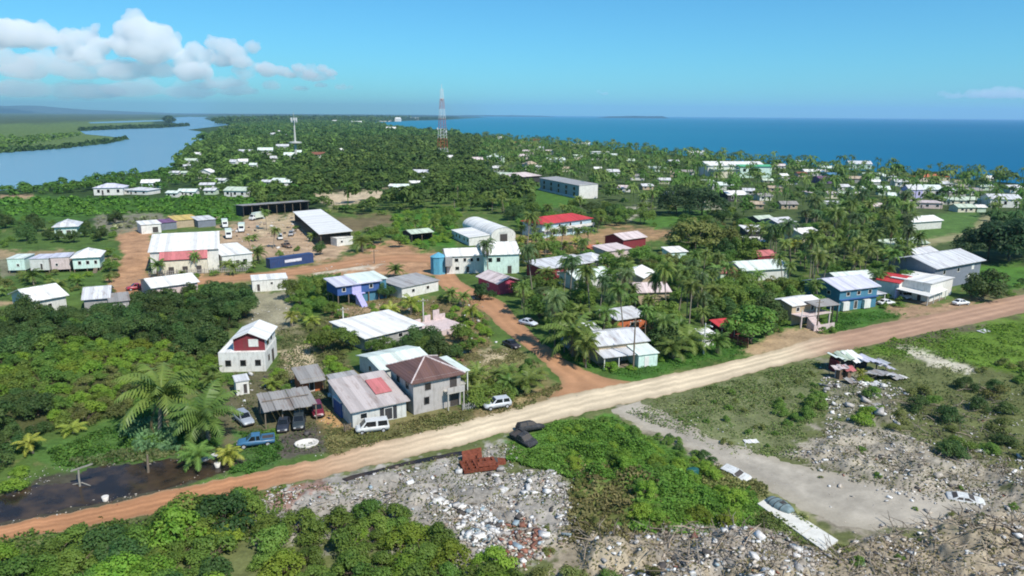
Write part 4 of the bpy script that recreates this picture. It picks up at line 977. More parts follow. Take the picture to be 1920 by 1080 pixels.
# the carport and its neighbours
def carport():
    o, w, rz = frame((497, 806), (597, 788))
    t = thing('carport', 'open carport with ragged grey tin roof over parked cars', 'carport', o, rz)
    d = 6.5
    b = MB(); rnd = random.Random(5)
    for i in range(9):
        x0 = w * i / 9; x1 = w * (i + 1) / 9 - .04; dz = rnd.uniform(-.09, .09); ya = rnd.uniform(-.7, .1)
        b.slab([(x0, ya, 2.75 + dz), (x1, ya, 2.75 + dz + rnd.uniform(-.05, .05)), (x1, d + rnd.uniform(-.3, .6), 3.2 + dz), (x0, d + .2, 3.2 + dz)], .06)
    b.build('roof', roofm('weathered', 'x'), t)
    for x in (.2, w * .34, w * .66, w - .2):
        for y in (.3, d - .3):
            q = MB(); q.box(x - .08, x + .08, y - .08, y + .08, 0, 2.62); q.build('post', WOOD, t)
    q = MB(); q.box(.1, w - .1, d - .1, d - .02, 0, 2.3); q.build('back_wall', wallm('grey'), t)
    q = MB()
    for k in range(4): q.obox((w * (.15 + .22 * k), d * .5, 3.12), Vector((1, 0, 0)), Vector((0, 1, 0)), Vector((0, 0, 1)), .9, .06, .05)
    q.build('roof_battens', WOOD, t)
    register(o, rz, 0, w, 0, d, 3)
carport()
def ex(t, w, d, h): porch(t, 0, w, -1.3, -.01, .1, h - .1, 'weathered', 2, .2, deck=False, mat=WOOD)
H('orange_shack', 'small orange walled shack with grey porch roof behind the carport', (564, 738), (606, 731), 4.5, 2.6, ('sb', .4, 'weathered'), 'orange', over=.4, wins=[('f', 'd', .5, .1, .9, 1.9)], extra=ex, cat='shack')
H('outhouse', 'little white outhouse with dark doorway between the palms and carport', (444, 742), (468, 738), 2.2, 2.5, ('sb', .25, 'silver'), 'white', over=.15, wins=[('f', 'd', .7, .1, .7, 1.8)], cat='hut')
H('tool_shed', 'narrow blue grey hut pressed against the left end of the tin roof shed', (640, 784), (657, 780), 3, 2.4, ('flat', .1, 'white'), 'deepblue', over=.1, cat='hut')
# along the upper edge of the pale road
def ex(t, w, d, h):
    porch(t, -.4, w * .55, -3.4, -.01, .15, 2.8, 'silver', 3, .35)
    wing(t, w * .6, w * .98, -4.2, -.01, 2.6, ('sb', .5, 'mint'), 'mint', 'front_room')
    q = MB(); q.box(w * .72, w * .72 + .9, -4.27, -4.204, .1, 2.0); q.build('door', [TRIM], t)
    wing(t, -1.5, w * .5, d, d + 5, 3.6, ('sb', .6, 'silver'), 'grey', 'back_room')
H('cluttered_house', 'patched grey tin house with mint front room beside the utility pole', (1120, 683), (1212, 672), 8.5, 3.8, ('gu', 1.1, 'silver'), 'tan', over=.45,
  wins=[('f', 'w', .3, 1.2, 1.0, 1.0), ('f', 'd', .45, .1, .9, 2.0), ('l', 'w', .5, 1.2, 1, 1)], extra=ex)
H('plank_shack', 'low brick coloured shack just behind the patched tin house', (1156, 624), (1212, 616), 6, 3.0, ('sb', .5, 'silver'), 'orange', over=.5, wins=[('f', 'w', .5, 1, 1, 1)], cat='shack')
H('kiosk', 'tiny white kiosk among the palms at the grassy verge', (1316, 650), (1338, 647), 2.6, 2.6, ('sb', .3, 'white'), 'white', over=.3, wins=[('f', 'w', .5, 1.1, 1.2, .9)], cat='hut')
def ex(t, w, d, h):
    for x in (.15, w * .5, w - .15):
        q = MB(); q.box(x - .14, x + .14, -2.8, -2.52, 0, 2.5); q.build('column', wallm('rose'), t)
    q = MB(); q.box(-.2, w + .2, -2.9, -.004, 2.504, 2.68); q.build('balcony', wallm('rose'), t)
    q = MB(); q.slab([(w * .45, -3.1, 4.5), (w + 2.6, -3.1, 4.2), (w + 2.6, .4, 4.9), (w * .45, .4, 5.0)], .1); q.build('balcony_roof', roofm('weathered', 'x'), t)
    for x in (.1, w * .5, w - .1):
        q = MB(); q.box(x - .07, x + .07, -2.8, -2.66, 2.684, 4.2); q.build('post', TRIM, t)
    for x in (w + .7, w + 2.3):
        q = MB(); q.box(x - .1, x + .1, -2.8, -2.6, 0, 4.1); q.build('post', TRIMD, t)
    stair(t, w * .18, w * .42, -6.0, -2.95, 2.4, wallm('rose'))
    q = MB(); q.box(w * .5, w * .9, -.06, -.004, .2, 2.3); q.build('bay_shade_panel', wallm('dark'), t)  # dark panel in place of the shaded room behind the front
    q = MB(); q.box(w * .1, w * .8, -5.6, -5.4, .004, 1.2); q.build('low_wall', wallm('rose'), t)
H('unfinished_house', 'unfinished pinkish concrete house with open columns and front stair', (1482, 610), (1536, 601), 6, 4.6, ('gu', .7, 'white'), 'tan', over=.4, wins=[('f', 'w', .2, 2.9, 1.1, 1.1), ('f', 'd', .7, 2.7, 1.1, 1.7), ('l', 'w', .5, 2.9, 1.2, 1.1)], extra=ex)
def ex(t, w, d, h):
    for u in (.06, .62):
        q = MB(); q.box(w * u, w * u + 2.0, -.8, -.004, 0.2, 2.3); q.build('white_bay', wallm('white'), t)
    q = MB(); q.box(-.1, w + .1, -.5, -.004, 2.7, 2.85); q.build('ledge', wallm('deepblue'), t)
    porch(t, w + .1, w + 4.2, 1, d - 1, .2, 3.0, 'silver', 2, .2)
H('blue_house', 'bright blue two storey house with grey tin roof beside the grass verge', (1571, 584), (1641, 575), 11, 5.4, ('gu', 1.5, 'lilac'), 'blue', over=.6,
  wins=[('f', 'w', .22, 3.5, 1.2, 1.1), ('f', 'w', .5, 3.5, 1.2, 1.1), ('f', 'w', .8, 3.5, 1.2, 1.1), ('f', 'd', .45, .1, 1.2, 2.1), ('l', 'w', .3, 3.4, 1.2, 1.1), ('l', 'w', .7, 3.4, 1.2, 1.1)], extra=ex)
def ex(t, w, d, h):
    porch(t, -3.6, w * .55, -1.0, d * .7, .2, 3.0, 'white', 4, .5)
    q = MB(); q.box(-3.5, w * .5, d * .7, d * .72, .2, 2.6); q.build('porch_back_wall', wallm('lilac'), t)
    wing(t, -2, w * .55, d * .7, d + 3, 4.2, ('gv', 1.2, 'red'), 'white', 'back_house')
H('white_shop', 'white walled house with flat veranda roof and red roof behind', (1741, 568), (1783, 552), 9.5, 4.6, ('sl', -1.2 + 1.6, 'white'), 'white', over=.3, wins=[('l', 'd', .25, .1, 1.1, 2.1), ('l', 'w', .5, 1.0, 1.4, 1.2), ('r', 'w', .5, 1.1, 1.2, 1.2)], extra=ex)
def ex(t, w, d, h):
    q = MB(); q.box(w + .004, w + 1.8, 1, d - 2, 2.9, 3.1); q.build('balcony', CONC, t)
    for y in (1.2, d - 2.3):
        q = MB(); q.box(w + 1.55, w + 1.75, y, y + .2, 0, 2.896); q.build('post', TRIM, t)
    wing(t, w * .55, w + 1.2, d, d + 5, 6.6, ('gu', 1, 'silver'), 'white', 'back_wing')
H('big_metal_roof_house', 'large grey two storey house with broad silver roof at the right', (1748, 545), (1834, 527), 13, 6.4, ('gu', 1.9, 'silver'), 'slate', over=.9,
  wins=[('f', 'w', .2, 3.9, 1.3, 1.3), ('f', 'w', .5, 3.9, 1.3, 1.3), ('f', 'w', .82, 3.9, 1.3, 1.3, 'white'), ('f', 'd', .3, .1, 1.3, 2.2), ('f', 'w', .75, 1.2, 1.6, 1.5, 'white'), ('r', 'w', .5, 3.9, 1.3, 1.3)], extra=ex)
H('tin_house', 'low house with mint grey roof just behind the bright blue house', (1572, 546), (1640, 540), 7, 3.2, ('gu', 1.1, 'mint'), 'grey', over=.4)
H('long_low_house', 'long low building with pale roof behind the palms left of the silver roof', (1662, 480), (1738, 474), 9, 3.6, ('gu', 1.2, 'palegreen'), 'cream', over=.5, wins=[('f', 'w', .3, 1, 1.4, 1.2), ('f', 'w', .7, 1, 1.4, 1.2)])
# roofs standing among the palms
H('grove_house', 'long grey roofed red walled house at the back of the palm grove', (1020, 526), (1108, 512), 8, 3.4, ('sb', .8, 'silver'), 'maroon', over=.6, wins=[('f', 'w', .3, 1, 1.2, 1), ('f', 'w', .7, 1, 1.2, 1)])
H('grove_house', 'grey hip roofed house joined to the red walled grove house', (1106, 512), (1142, 507), 8, 3.8, ('hip', 1.4, 'silver'), 'grey', over=.5)
H('grove_house', 'pale mint roofed house among the palms with two low gables', (1080, 545), (1146, 536), 8, 3.3, ('gu', 1.4, 'mint'), 'pale', over=.5, wins=[('f', 'w', .4, 1, 1.2, 1)])
H('grove_house', 'tan walled house with white roof in the middle of the grove', (1156, 540), (1204, 546), 9, 3.8, ('gv', 1.3, 'white'), 'tan', over=.5, wins=[('f', 'w', .4, 1, 1.2, 1)])
H('grove_house', 'house with patched dirty white roof at the right side of the grove', (1196, 572), (1254, 570), 8, 3.4, ('gu', 1.3, 'palepink'), 'tan', over=.5, wins=[('f', 'w', .4, 1, 1.2, 1)])
H('pinkish_house', 'rose roofed house beside the orange lane with dark red gable', (1168, 468), (1210, 462), 9, 3.6, ('gu', 1.4, 'palepink'), 'maroon', over=.5)
H('pinkish_house', 'low pale rose roofed house in front of the dark red gable', (1138, 488), (1182, 482), 7, 3.0, ('sb', .7, 'palepink'), 'rose', over=.4, wins=[('f', 'w', .5, 1, 1, 1)])
H('orange_shack', 'tiny orange shack beside the low rose roofed house', (1108, 482), (1128, 480), 4, 2.8, ('sb', .4, 'orange'), 'orange', over=.3, cat='shack')
H('garden_shed', 'small mint walled shed with white roof in front of the brown bush', (1256, 490), (1287, 488), 5, 3.0, ('sb', .7, 'white'), 'mint', over=.4, cat='shed')
H('grove_house', 'house with broad dull mint roof behind the palms', (1392, 528), (1478, 522), 9, 3.4, ('gu', 1.5, 'mint'), 'pale', over=.6)
H('red_shack', 'little house with bright rose red roof and pale front among bushes', (1350, 530), (1386, 527), 5, 2.8, ('gu', .9, 'rose'), 'palegreen', over=.3, cat='shack')
H('rust_roof_shack', 'small shack with dull maroon roof behind the dull mint roof', (1420, 500), (1456, 497), 6, 3.4, ('gu', 1.0, 'rose'), 'maroon', over=.3, cat='shack')
def ex(t, w, d, h):
    wing(t, -3.5, w * .55, -7, -.01, 3.0, ('sb', .5, 'white'), 'dark', 'lower_wing', over=.5)
H('stepped_house', 'dark walled house with two stepped white roofs', (1400, 462), (1440, 462), 8, 5.6, ('sb', .8, 'white'), 'dark', over=.6, extra=ex)
H('pale_roof_house', 'small pale green roofed house behind the two stepped white roofs', (1424, 434), (1452, 432), 8, 4.6, ('gu', 1.2, 'palegreen'), 'dark', over=.5)
H('pale_roof_house', 'grey roofed dark house to the right of the small pale green roof', (1456, 440), (1490, 437), 9, 4.8, ('gu', 1.2, 'silver'), 'slate', over=.5)
H('yellow_house', 'pale yellow walled house with white roof beside a yellowish palm', (1502, 462), (1536, 459), 9, 4.6, ('gu', 1.2, 'white'), 'cream', over=.5, wins=[('f', 'w', .5, 2, 1.2, 1.2)])
H('pale_roof_house', 'low house with bright patchy white roof beside the grassy path', (1710, 432), (1764, 428), 9, 3.6, ('gu', 1.4, 'white'), 'pale', over=.6)
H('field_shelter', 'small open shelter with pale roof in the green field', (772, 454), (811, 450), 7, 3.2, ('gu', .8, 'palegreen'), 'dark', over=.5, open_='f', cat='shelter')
WALLP = paint('wall_paleslate', (.36, .38, .42), .85, .14, .9, DIRT, .35)
def ex(t, w, d, h):
    q = MB(); q.box(-.5, w + .5, -.7, -.004, 0, .9); q.build('plinth', wallm('white'), t)
    for i in range(5):
        q = MB(); x = w * (.12 + .19 * i); q.box(x - 1.1, x + 1.1, -.07, -.004, 4.2, 6.0); q.build('window', [GLS], t)
        q = MB(); q.box(x - 1.1, x + 1.1, -.07, -.004, 1.1, 3.2); q.build('window', [GLS], t)
    q = MB(); q.box(w + .01, w + .3, -.3, d + .3, 0, h + .3); q.build('sunlit_end_wall', wallm('white'), t)  # sunlight on this end put into the colour as a white slab
H('school_block', 'long slate grey two storey block with sunlit end wall coloured white', (1012, 356), (1086, 373), 11, 7.4, ('sb', .6, 'grey'), WALLP, over=.5, extra=ex, cat='building')
H('pavilion', 'pavilion with shaded inside coloured dark and pale rose roof left of the slate block', (962, 346), (1012, 342), 14, 5.0, ('hip', 2, 'palepink'), 'dark', over=1, cat='pavilion')  # closed dark box; its colour stands for shade under the roof
def ex(t, w, d, h):
    wing(t, w * .52, w + 4, -6, -.01, 8.6, ('sb', .8, 'green'), 'mint', 'green_wing', over=.8)
    for u in (.58, .68, .8):
        q = MB(); q.box(w * u, w * u + 2.2, -6.08, -6.004, 4.5, 6.8); q.build('window', [GLS], t)
    wing(t, w * .05, w * .5, -7, -.01, 6.0, ('sb', .8, 'palegreen'), 'cream', 'left_wing', over=.8)
H('large_hall', 'wide white hall with green roofed wing near the seafront', (1326, 332), (1430, 332), 20, 9.0, ('gu', 2.2, 'white'), 'white', over=1, extra=ex, cat='building')

# ------------------------------------------------------------------ small far houses: x, y of base, width and wall height in pixels, wall, roof, roof shape, label
FAR = [
 (204, 366, 46, 17, 'white', 'lilac', 'hip', 'large white house with dark ground floor by the lagoon bank'), (255, 365, 46, 10, 'white', 'silver', 'hip', 'wide low silver roofed house right of the large lagoon house'),
 (282, 353, 28, 13, 'mint', 'white', 'gu', 'pale mint walled house behind the wide low lagoon house'), (384, 335, 24, 15, 'white', 'white', 'gv', 'tall bright white house standing alone above the lagoon scrub'),
 (322, 370, 20, 7, 'white', 'mint', 'gu', 'tiny low white house left of the cluster below the lagoon'), (350, 368, 30, 11, 'white', 'mint', 'gu', 'small mint roofed house in the cluster below the lagoon'),
 (388, 354, 24, 8, 'white', 'silver', 'gu', 'narrow silver roofed house behind the lagoon cluster'), (393, 365, 20, 9, 'palegreen', 'silver', 'gu', 'pale green house at right end of the lagoon cluster'),
 (441, 369, 42, 15, 'white', 'palegreen', 'gu', 'white walled house with long pale green roof by the field'), (326, 330, 16, 7, 'white', 'silver', 'gu', None), (346, 330, 12, 6, 'white', 'palegreen', 'gu', None),
 (356, 308, 20, 9, 'pale', 'palegreen', 'gu', None), (348, 317, 14, 6, 'white', 'silver', 'gu', None), (412, 345, 18, 8, 'palegreen', 'silver', 'gu', None), (436, 312, 12, 11, 'white', 'silver', 'gu', None), (456, 311, 16, 11, 'white', 'white', 'gu', None),
 (457, 290, 28, 8, 'pale', 'silver', 'gu', None), (474, 315, 12, 8, 'white', 'mint', 'gu', None), (425, 244, 12, 7, 'white', 'white', 'gu', None), (450, 241, 8, 4, 'white', 'silver', 'gu', None), (462, 240, 8, 4, 'white', 'silver', 'gu', None), (368, 294, 10, 7, 'white', 'white', 'gu', None),
 (498, 291, 26, 12, 'white', 'mint', 'gu', None), (530, 281, 22, 9, 'pale', 'silver', 'gu', None), (543, 302, 20, 14, 'white', 'mint', 'gu', None), (512, 305, 12, 11, 'white', 'silver', 'gu', None), (559, 293, 12, 10, 'white', 'mint', 'gu', None),
 (594, 298, 28, 11, 'white', 'rust', 'gu', 'rust red roofed house beside the grey mast'), (490, 250, 18, 7, 'white', 'silver', 'gu', None), (511, 257, 10, 7, 'white', 'silver', 'gu', None), (528, 254, 14, 8, 'white', 'white', 'gu', None),
 (520, 347, 24, 11, 'white', 'mint', 'gu', 'pale mint roofed house at the middle of the hedge beyond the yard'), (498, 348, 18, 8, 'white', 'silver', 'gu', 'little white house at left of the hedge beyond the yard'), (537, 350, 22, 11, 'white', 'mint', 'gu', 'white house at right of the hedge beyond the yard'),
 (640, 285, 10, 6, 'white', 'white', 'gu', None), (627, 231, 8, 5, 'white', 'white', 'gu', None), (639, 226, 8, 5, 'white', 'white', 'gu', None), (622, 221, 7, 3, 'white', 'white', 'gu', None), (668, 234, 20, 6, 'white', 'white', 'gu', None), (709, 249, 10, 6, 'white', 'silver', 'gu', None), (733, 248, 18, 9, 'white', 'white', 'gu', None),
 (785, 333, 34, 13, 'palegreen', 'silver', 'gu', 'grey green house at the right edge of the forest clearing'), (752, 360, 28, 13, 'white', 'mint', 'gu', 'white house right of the sandy clearing'), (735, 356, 12, 8, 'white', 'white', 'gu', 'tiny white hut at the right tip of the sandy clearing'), (777, 350, 20, 9, 'palegreen', 'white', 'gu', 'pale house behind the white clearing house'), (843, 302, 10, 10, 'cream', 'white', 'gu', 'cream hut just right of the red and white tower'),
 (722, 228, 26, 5, 'white', 'white', 'flat', None), (746, 228, 12, 7, 'white', 'white', 'hip', 'large white building on the far bay shore'), (760, 223, 8, 5, 'white', 'silver', 'flat', None), (777, 225, 16, 6, 'white', 'white', 'flat', None),
 (980, 274, 42, 8, 'rose', 'orange', 'hip', 'wide orange roofed house at the left end of the seafront'), (990, 290, 22, 8, 'rose', 'palepink', 'gu', None), (997, 318, 26, 14, 'white', 'tan', 'hip', 'pale house with tan hip roof left of the slate block'), (983, 300, 24, 10, 'rose', 'palepink', 'gu', None), (895, 308, 22, 12, 'rose', 'palepink', 'gu', None), (928, 305, 32, 15, 'palegreen', 'mint', 'hip', 'mint green roofed house behind the pavilion'), (935, 322, 22, 10, 'pale', 'silver', 'gu', None),
 (947, 334, 36, 9, 'cream', 'palegreen', 'gu', 'low cream house left of the dark pavilion'), (1043, 308, 34, 11, 'palegreen', 'mint', 'gu', 'pale mint roofed house behind the slate block'), (1080, 278, 14, 8, 'white', 'white', 'gu', None), (1098, 276, 16, 8, 'white', 'white', 'gu', None), (1125, 300, 34, 19, 'white', 'white', 'flat', 'tall bright white house near the middle of the seafront'), (1086, 300, 20, 9, 'cream', 'palegreen', 'gu', None), (1150, 297, 16, 8, 'white', 'mint', 'gu', None),
 (1180, 309, 20, 10, 'cream', 'palegreen', 'gu', None), (1121, 323, 14, 9, 'cream', 'white', 'gu', None), (1226, 322, 44, 9, 'palegreen', 'palegreen', 'hip', 'wide dull green roofed house among the seafront palms'), (1270, 332, 26, 9, 'tan', 'tan', 'gu', None), (1328, 348, 24, 9, 'cream', 'palegreen', 'gu', None), (1358, 357, 50, 13, 'pale', 'mint', 'hip', 'broad mint hip roofed house above the dark tree'), (1382, 378, 40, 17, 'dark', 'white', 'gu', 'white roofed house, shade beneath coloured dark, right of the big dark tree'), (1306, 295, 28, 11, 'white', 'white', 'gu', None), (1012, 283, 14, 8, 'white', 'silver', 'gu', None), (1030, 290, 14, 8, 'rose', 'palepink', 'gu', None),  # white roofed house by the dark tree: under-roof shade put into wall colour
 (1471, 336, 14, 9, 'white', 'white', 'gu', None), (1440, 345, 18, 8, 'cream', 'palegreen', 'gu', None), (1527, 330, 34, 10, 'white', 'white', 'gu', 'white roofed house at the left of the blue roof'), (1572, 334, 34, 8, 'skyblue', 'blue', 'gu', 'blue roofed house by the seafront'), (1551, 344, 30, 11, 'purple', 'purple', 'gu', 'dark purple walled house below the blue roof'), (1606, 343, 26, 10, 'grey', 'tan', 'gu', None), (1613, 318, 38, 13, 'palegreen', 'silver', 'gu', 'silver green roofed house above the seafront palms'), (1640, 337, 36, 10, 'palegreen', 'palegreen', 'gu', 'pale cream green house right of the blue roof'), (1641, 348, 16, 9, 'white', 'white', 'gu', None), (1668, 340, 20, 10, 'white', 'mint', 'gu', None),
 (1750, 341, 62, 11, 'cream', 'orange', 'hip', 'wide orange roofed house near the right of the seafront'), (1738, 370, 46, 18, 'white', 'mint', 'gu', 'white house with broad mint roof below the orange roof'), (1716, 372, 26, 20, 'lilac', 'silver', 'gu', 'lilac grey house left of the broad mint roof'), (1738, 391, 48, 12, 'rose', 'palepink', 'flat', 'long low pinkish wall house beside the grassy field'), (1545, 372, 52, 11, 'cream', 'palepink', 'flat', 'long low cream building among the palms'), (1583, 372, 18, 11, 'palegreen', 'palegreen', 'gu', 'pale yellow green hut right of the long low cream building'),
 (1657, 366, 18, 14, 'palegreen', 'mint', 'gu', None), (1672, 376, 12, 12, 'palegreen', 'mint', 'gu', None), (1786, 384, 42, 9, 'cream', 'palegreen', 'gu', 'low pale green house right of the pinkish wall house'), (1795, 370, 34, 12, 'grey', 'silver', 'gu', None), (1822, 384, 28, 11, 'pale', 'palegreen', 'gu', None), (1858, 345, 14, 12, 'cream', 'white', 'gu', None), (1850, 357, 20, 7, 'palegreen', 'palegreen', 'gu', None), (1884, 389, 46, 18, 'white', 'silver', 'gu', 'white house with dark windows above the big dark tree at right'), (1840, 398, 14, 9, 'palegreen', 'white', 'gu', None), (1454, 360, 24, 9, 'tan', 'tan', 'gu', None), (1420, 392, 22, 12, 'tan', 'tan', 'gu', None), (1500, 312, 22, 9, 'palegreen', 'mint', 'gu', None), (1005, 268, 12, 7, 'rose', 'orange', 'gu', None), (938, 266, 8, 9, 'white', 'white', 'gu', None),
 (1012, 322, 20, 10, 'pale', 'silver', 'gu', None), (1065, 322, 22, 8, 'cream', 'tan', 'gu', None),
 (1150, 330, 24, 11, 'pale', 'silver', 'gu', None), (1195, 338, 26, 10, 'white', 'weathered', 'gu', None), (1245, 345, 22, 10, 'cream', 'silver', 'gu', None), (1170, 360, 24, 11, 'white', 'palepink', 'gu', 'small white house with pale pink roof right of the slate block'), (1215, 356, 22, 10, 'tan', 'silver', 'gu', None), (1265, 310, 20, 9, 'white', 'silver', 'gu', None), (1290, 330, 22, 10, 'pale', 'weathered', 'gu', None),
 (1430, 330, 22, 9, 'white', 'silver', 'gu', None), (1462, 318, 20, 9, 'pale', 'palepink', 'gu', None), (1485, 346, 26, 10, 'white', 'weathered', 'gu', None), (1505, 332, 18, 8, 'rose', 'rust', 'gu', None), (1550, 322, 22, 9, 'white', 'mint', 'gu', None), (1582, 358, 24, 10, 'pale', 'silver', 'gu', None), (1612, 362, 24, 10, 'white', 'palegreen', 'gu', None), (1690, 350, 22, 11, 'white', 'silver', 'gu', None), (1700, 372, 22, 11, 'cream', 'weathered', 'gu', None), (1775, 352, 22, 9, 'pale', 'silver', 'gu', None), (1805, 350, 24, 9, 'cream', 'tan', 'gu', None), (1830, 366, 26, 10, 'white', 'weathered', 'gu', None), (1905, 362, 24, 11, 'pale', 'silver', 'gu', None), (1812, 398, 30, 11, 'cream', 'palegreen', 'gu', 'low cream house between the grassy field and the big dark tree'), (1400, 366, 26, 11, 'pale', 'silver', 'gu', None), (1436, 376, 26, 11, 'white', 'weathered', 'gu', None), (1250, 372, 26, 11, 'cream', 'silver', 'gu', None), (1480, 392, 30, 12, 'tan', 'weathered', 'gu', 'tan house with weathered roof among the far palms'), (1560, 392, 30, 12, 'white', 'silver', 'gu', 'white house with silver roof among the far palms'), (1640, 396, 28, 12, 'pale', 'palepink', 'gu', 'greyish house with pale pink roof at the far edge of the palm wood'),
]
def far_house(i, e):
    x, y, wp, hp, wall, rk, kind, label = e
    if label is None:
        zone = ('in the scrub above the lagoon shore' if x < 480 else 'in the forest around the grey mast' if x < 600 else 'along the far bay shore' if y < 252 else 'in the forest' if x < 860 else 'in the left part of the seafront village' if x < 1300 else 'in the right part of the seafront village')
        size = 'tiny' if wp < 15 else 'small'
        label = '%s %s house with %s roof %s' % (size, {'palegreen': 'pale green', 'pale': 'greyish'}.get(wall, wall), {'palegreen': 'pale green', 'palepink': 'pale pink'}.get(rk, rk), zone)
    g = P(x, y); m = F / math.hypot(g.x, g.y, 45)
    w_ = wp * .95 / m; h = max(2.6, hp / m * 0.75); d = max(5, min(w_ * 0.8, 11))
    rnd = random.Random(i)
    rot = rnd.uniform(-.25, .3)
    rh = max(.8, hp / m * 0.32)
    t = thing('small_house' if wp < 30 else 'village_house', label, 'house', (g.x - w_ / 2 * math.cos(rot), g.y - w_ / 2 * math.sin(rot), 0), rot, 'small houses far off in the village')
    rb, gab = roof_mesh(kind, w_, d, h, rh if kind != 'flat' else .3, .5)
    b = MB(); b.box(0, w_, 0, d, 0, h)
    for f in gab: b.face(f)
    b.build('wall', wallm(wall), t); rb.build('roof', roofm(rk, 'x'), t)
    if wp >= 18:
        n = max(2, int(w_ / 4))
        for k in range(n):
            q = opening('f', w_ * (k + .5) / n, h * .3, min(1.6, w_ / n * .5), h * .45, w_, d); q.build('window', [TRIM, GLS], t)
    if wp >= 30:
        q = opening('f', w_ * .5 / n + 2.0, .1, 1.2, h * .65, w_, d); q.build('door', [TRIM, TRIMD], t)
    register(t.location, rot, 0, w_, 0, d, h + rh * .8, .6)
for i, e in enumerate(FAR): far_house(i, e)
# ------------------------------------------------------------------ vehicles
def car_paint(key, c):
    if key in MATS: return MATS[key]
    m, nt, out = new_mat(key)
    tc = N(nt, 'ShaderNodeTexCoord'); n1 = N(nt, 'ShaderNodeTexNoise', Scale=1.4, Detail=4.0); L(nt, tc, 'Object', n1, 'Vector')
    r = N(nt, 'ShaderNodeMapRange'); r.inputs[3].default_value = .22; r.inputs[4].default_value = .45; L(nt, n1, 'Fac', r, 0)
    mx = N(nt, 'ShaderNodeMix', _data_type='RGBA'); mx.inputs[6].default_value = rgba(c); mx.inputs[7].default_value = rgba([q * .7 + .05 for q in c])
    r2 = N(nt, 'ShaderNodeMapRange'); r2.inputs[1].default_value = .5; r2.inputs[2].default_value = .75; L(nt, n1, 'Fac', r2, 0); L(nt, r2, 0, mx, 0)
    b = N(nt, 'ShaderNodeBsdfPrincipled'); L(nt, mx, 2, b, 'Base Color'); L(nt, r, 0, b, 'Roughness'); L(nt, b, 0, out, 0)
    MATS[key] = m; return m
TYRE = paint('tyre_rubber', (.018, .018, .02), .9, .2, 6)
RIM = paint('wheel_rim', (.42, .42, .43), .35, .15, 6, None, 0, .5)
LAMP = paint('headlight_glass', (.75, .75, .72), .15, .05, 4, None, 0, .6)
RLAMP = paint('tail_light', (.35, .02, .02), .25, .1, 4, None, 0, .5)
RUST = paint('rusty_steel', (.20, .06, .035), .9, .5, 3, (.10, .04, .025), .6, .1, .4)
CHAR = paint('charred_steel', (.045, .047, .052), .8, .5, 3, (.16, .15, .15), .5, .2, .4)
PALEW = paint('chalky_steel', (.62, .63, .62), .75, .3, 2, (.25, .2, .16), .5)
CARS = {
 # lower body stations (x, half width, z bottom, z top); cabin stations (x, z low, z roof, half width low, half width roof)
 'sedan': (4.4, [(-2.2, .70, .45, .70), (-2.08, .82, .3, .90), (-1.2, .87, .26, .96), (0, .88, .26, .96), (1.0, .87, .26, .94), (1.9, .82, .28, .82), (2.2, .68, .4, .62)],
           [(-1.6, .93, .95, .78, .76), (-.95, .93, 1.40, .80, .62), (.25, .93, 1.43, .80, .63), (1.08, .92, .96, .78, .72)], (-1.35, 1.38), .31),
 'suv': (4.5, [(-2.25, .78, .5, .95), (-2.15, .88, .36, 1.06), (-1.2, .92, .34, 1.10), (0, .92, .34, 1.10), (1.0, .92, .34, 1.07), (1.95, .86, .36, .98), (2.25, .74, .5, .70)],
         [(-2.18, 1.05, 1.10, .82, .80), (-1.85, 1.05, 1.68, .84, .70), (.3, 1.05, 1.72, .84, .70), (1.05, 1.04, 1.09, .82, .76)], (-1.4, 1.42), .37),
 'van': (4.8, [(-2.4, .82, .45, 1.0), (-2.3, .90, .34, 1.05), (-1.2, .92, .32, 1.06), (0, .92, .32, 1.06), (1.3, .92, .32, 1.04), (2.1, .87, .34, .98), (2.4, .75, .45, .7)],
         [(-2.36, 1.0, 1.05, .86, .84), (-2.2, 1.0, 1.85, .87, .74), (.95, 1.0, 1.88, .87, .74), (1.75, 1.0, 1.05, .84, .78)], (-1.5, 1.55), .34),
 'pickup': (5.0, [(-2.5, .86, .55, .95), (-2.4, .90, .42, 1.0), (-.7, .92, .4, 1.0), (0, .92, .36, 1.08), (1.2, .92, .36, 1.06), (2.2, .86, .4, .98), (2.5, .74, .5, .72)],
            [(-.72, 1.0, 1.06, .82, .80), (-.55, 1.0, 1.68, .84, .68), (.55, 1.0, 1.70, .84, .68), (1.3, 1.03, 1.08, .82, .76)], (-1.55, 1.6), .38)}
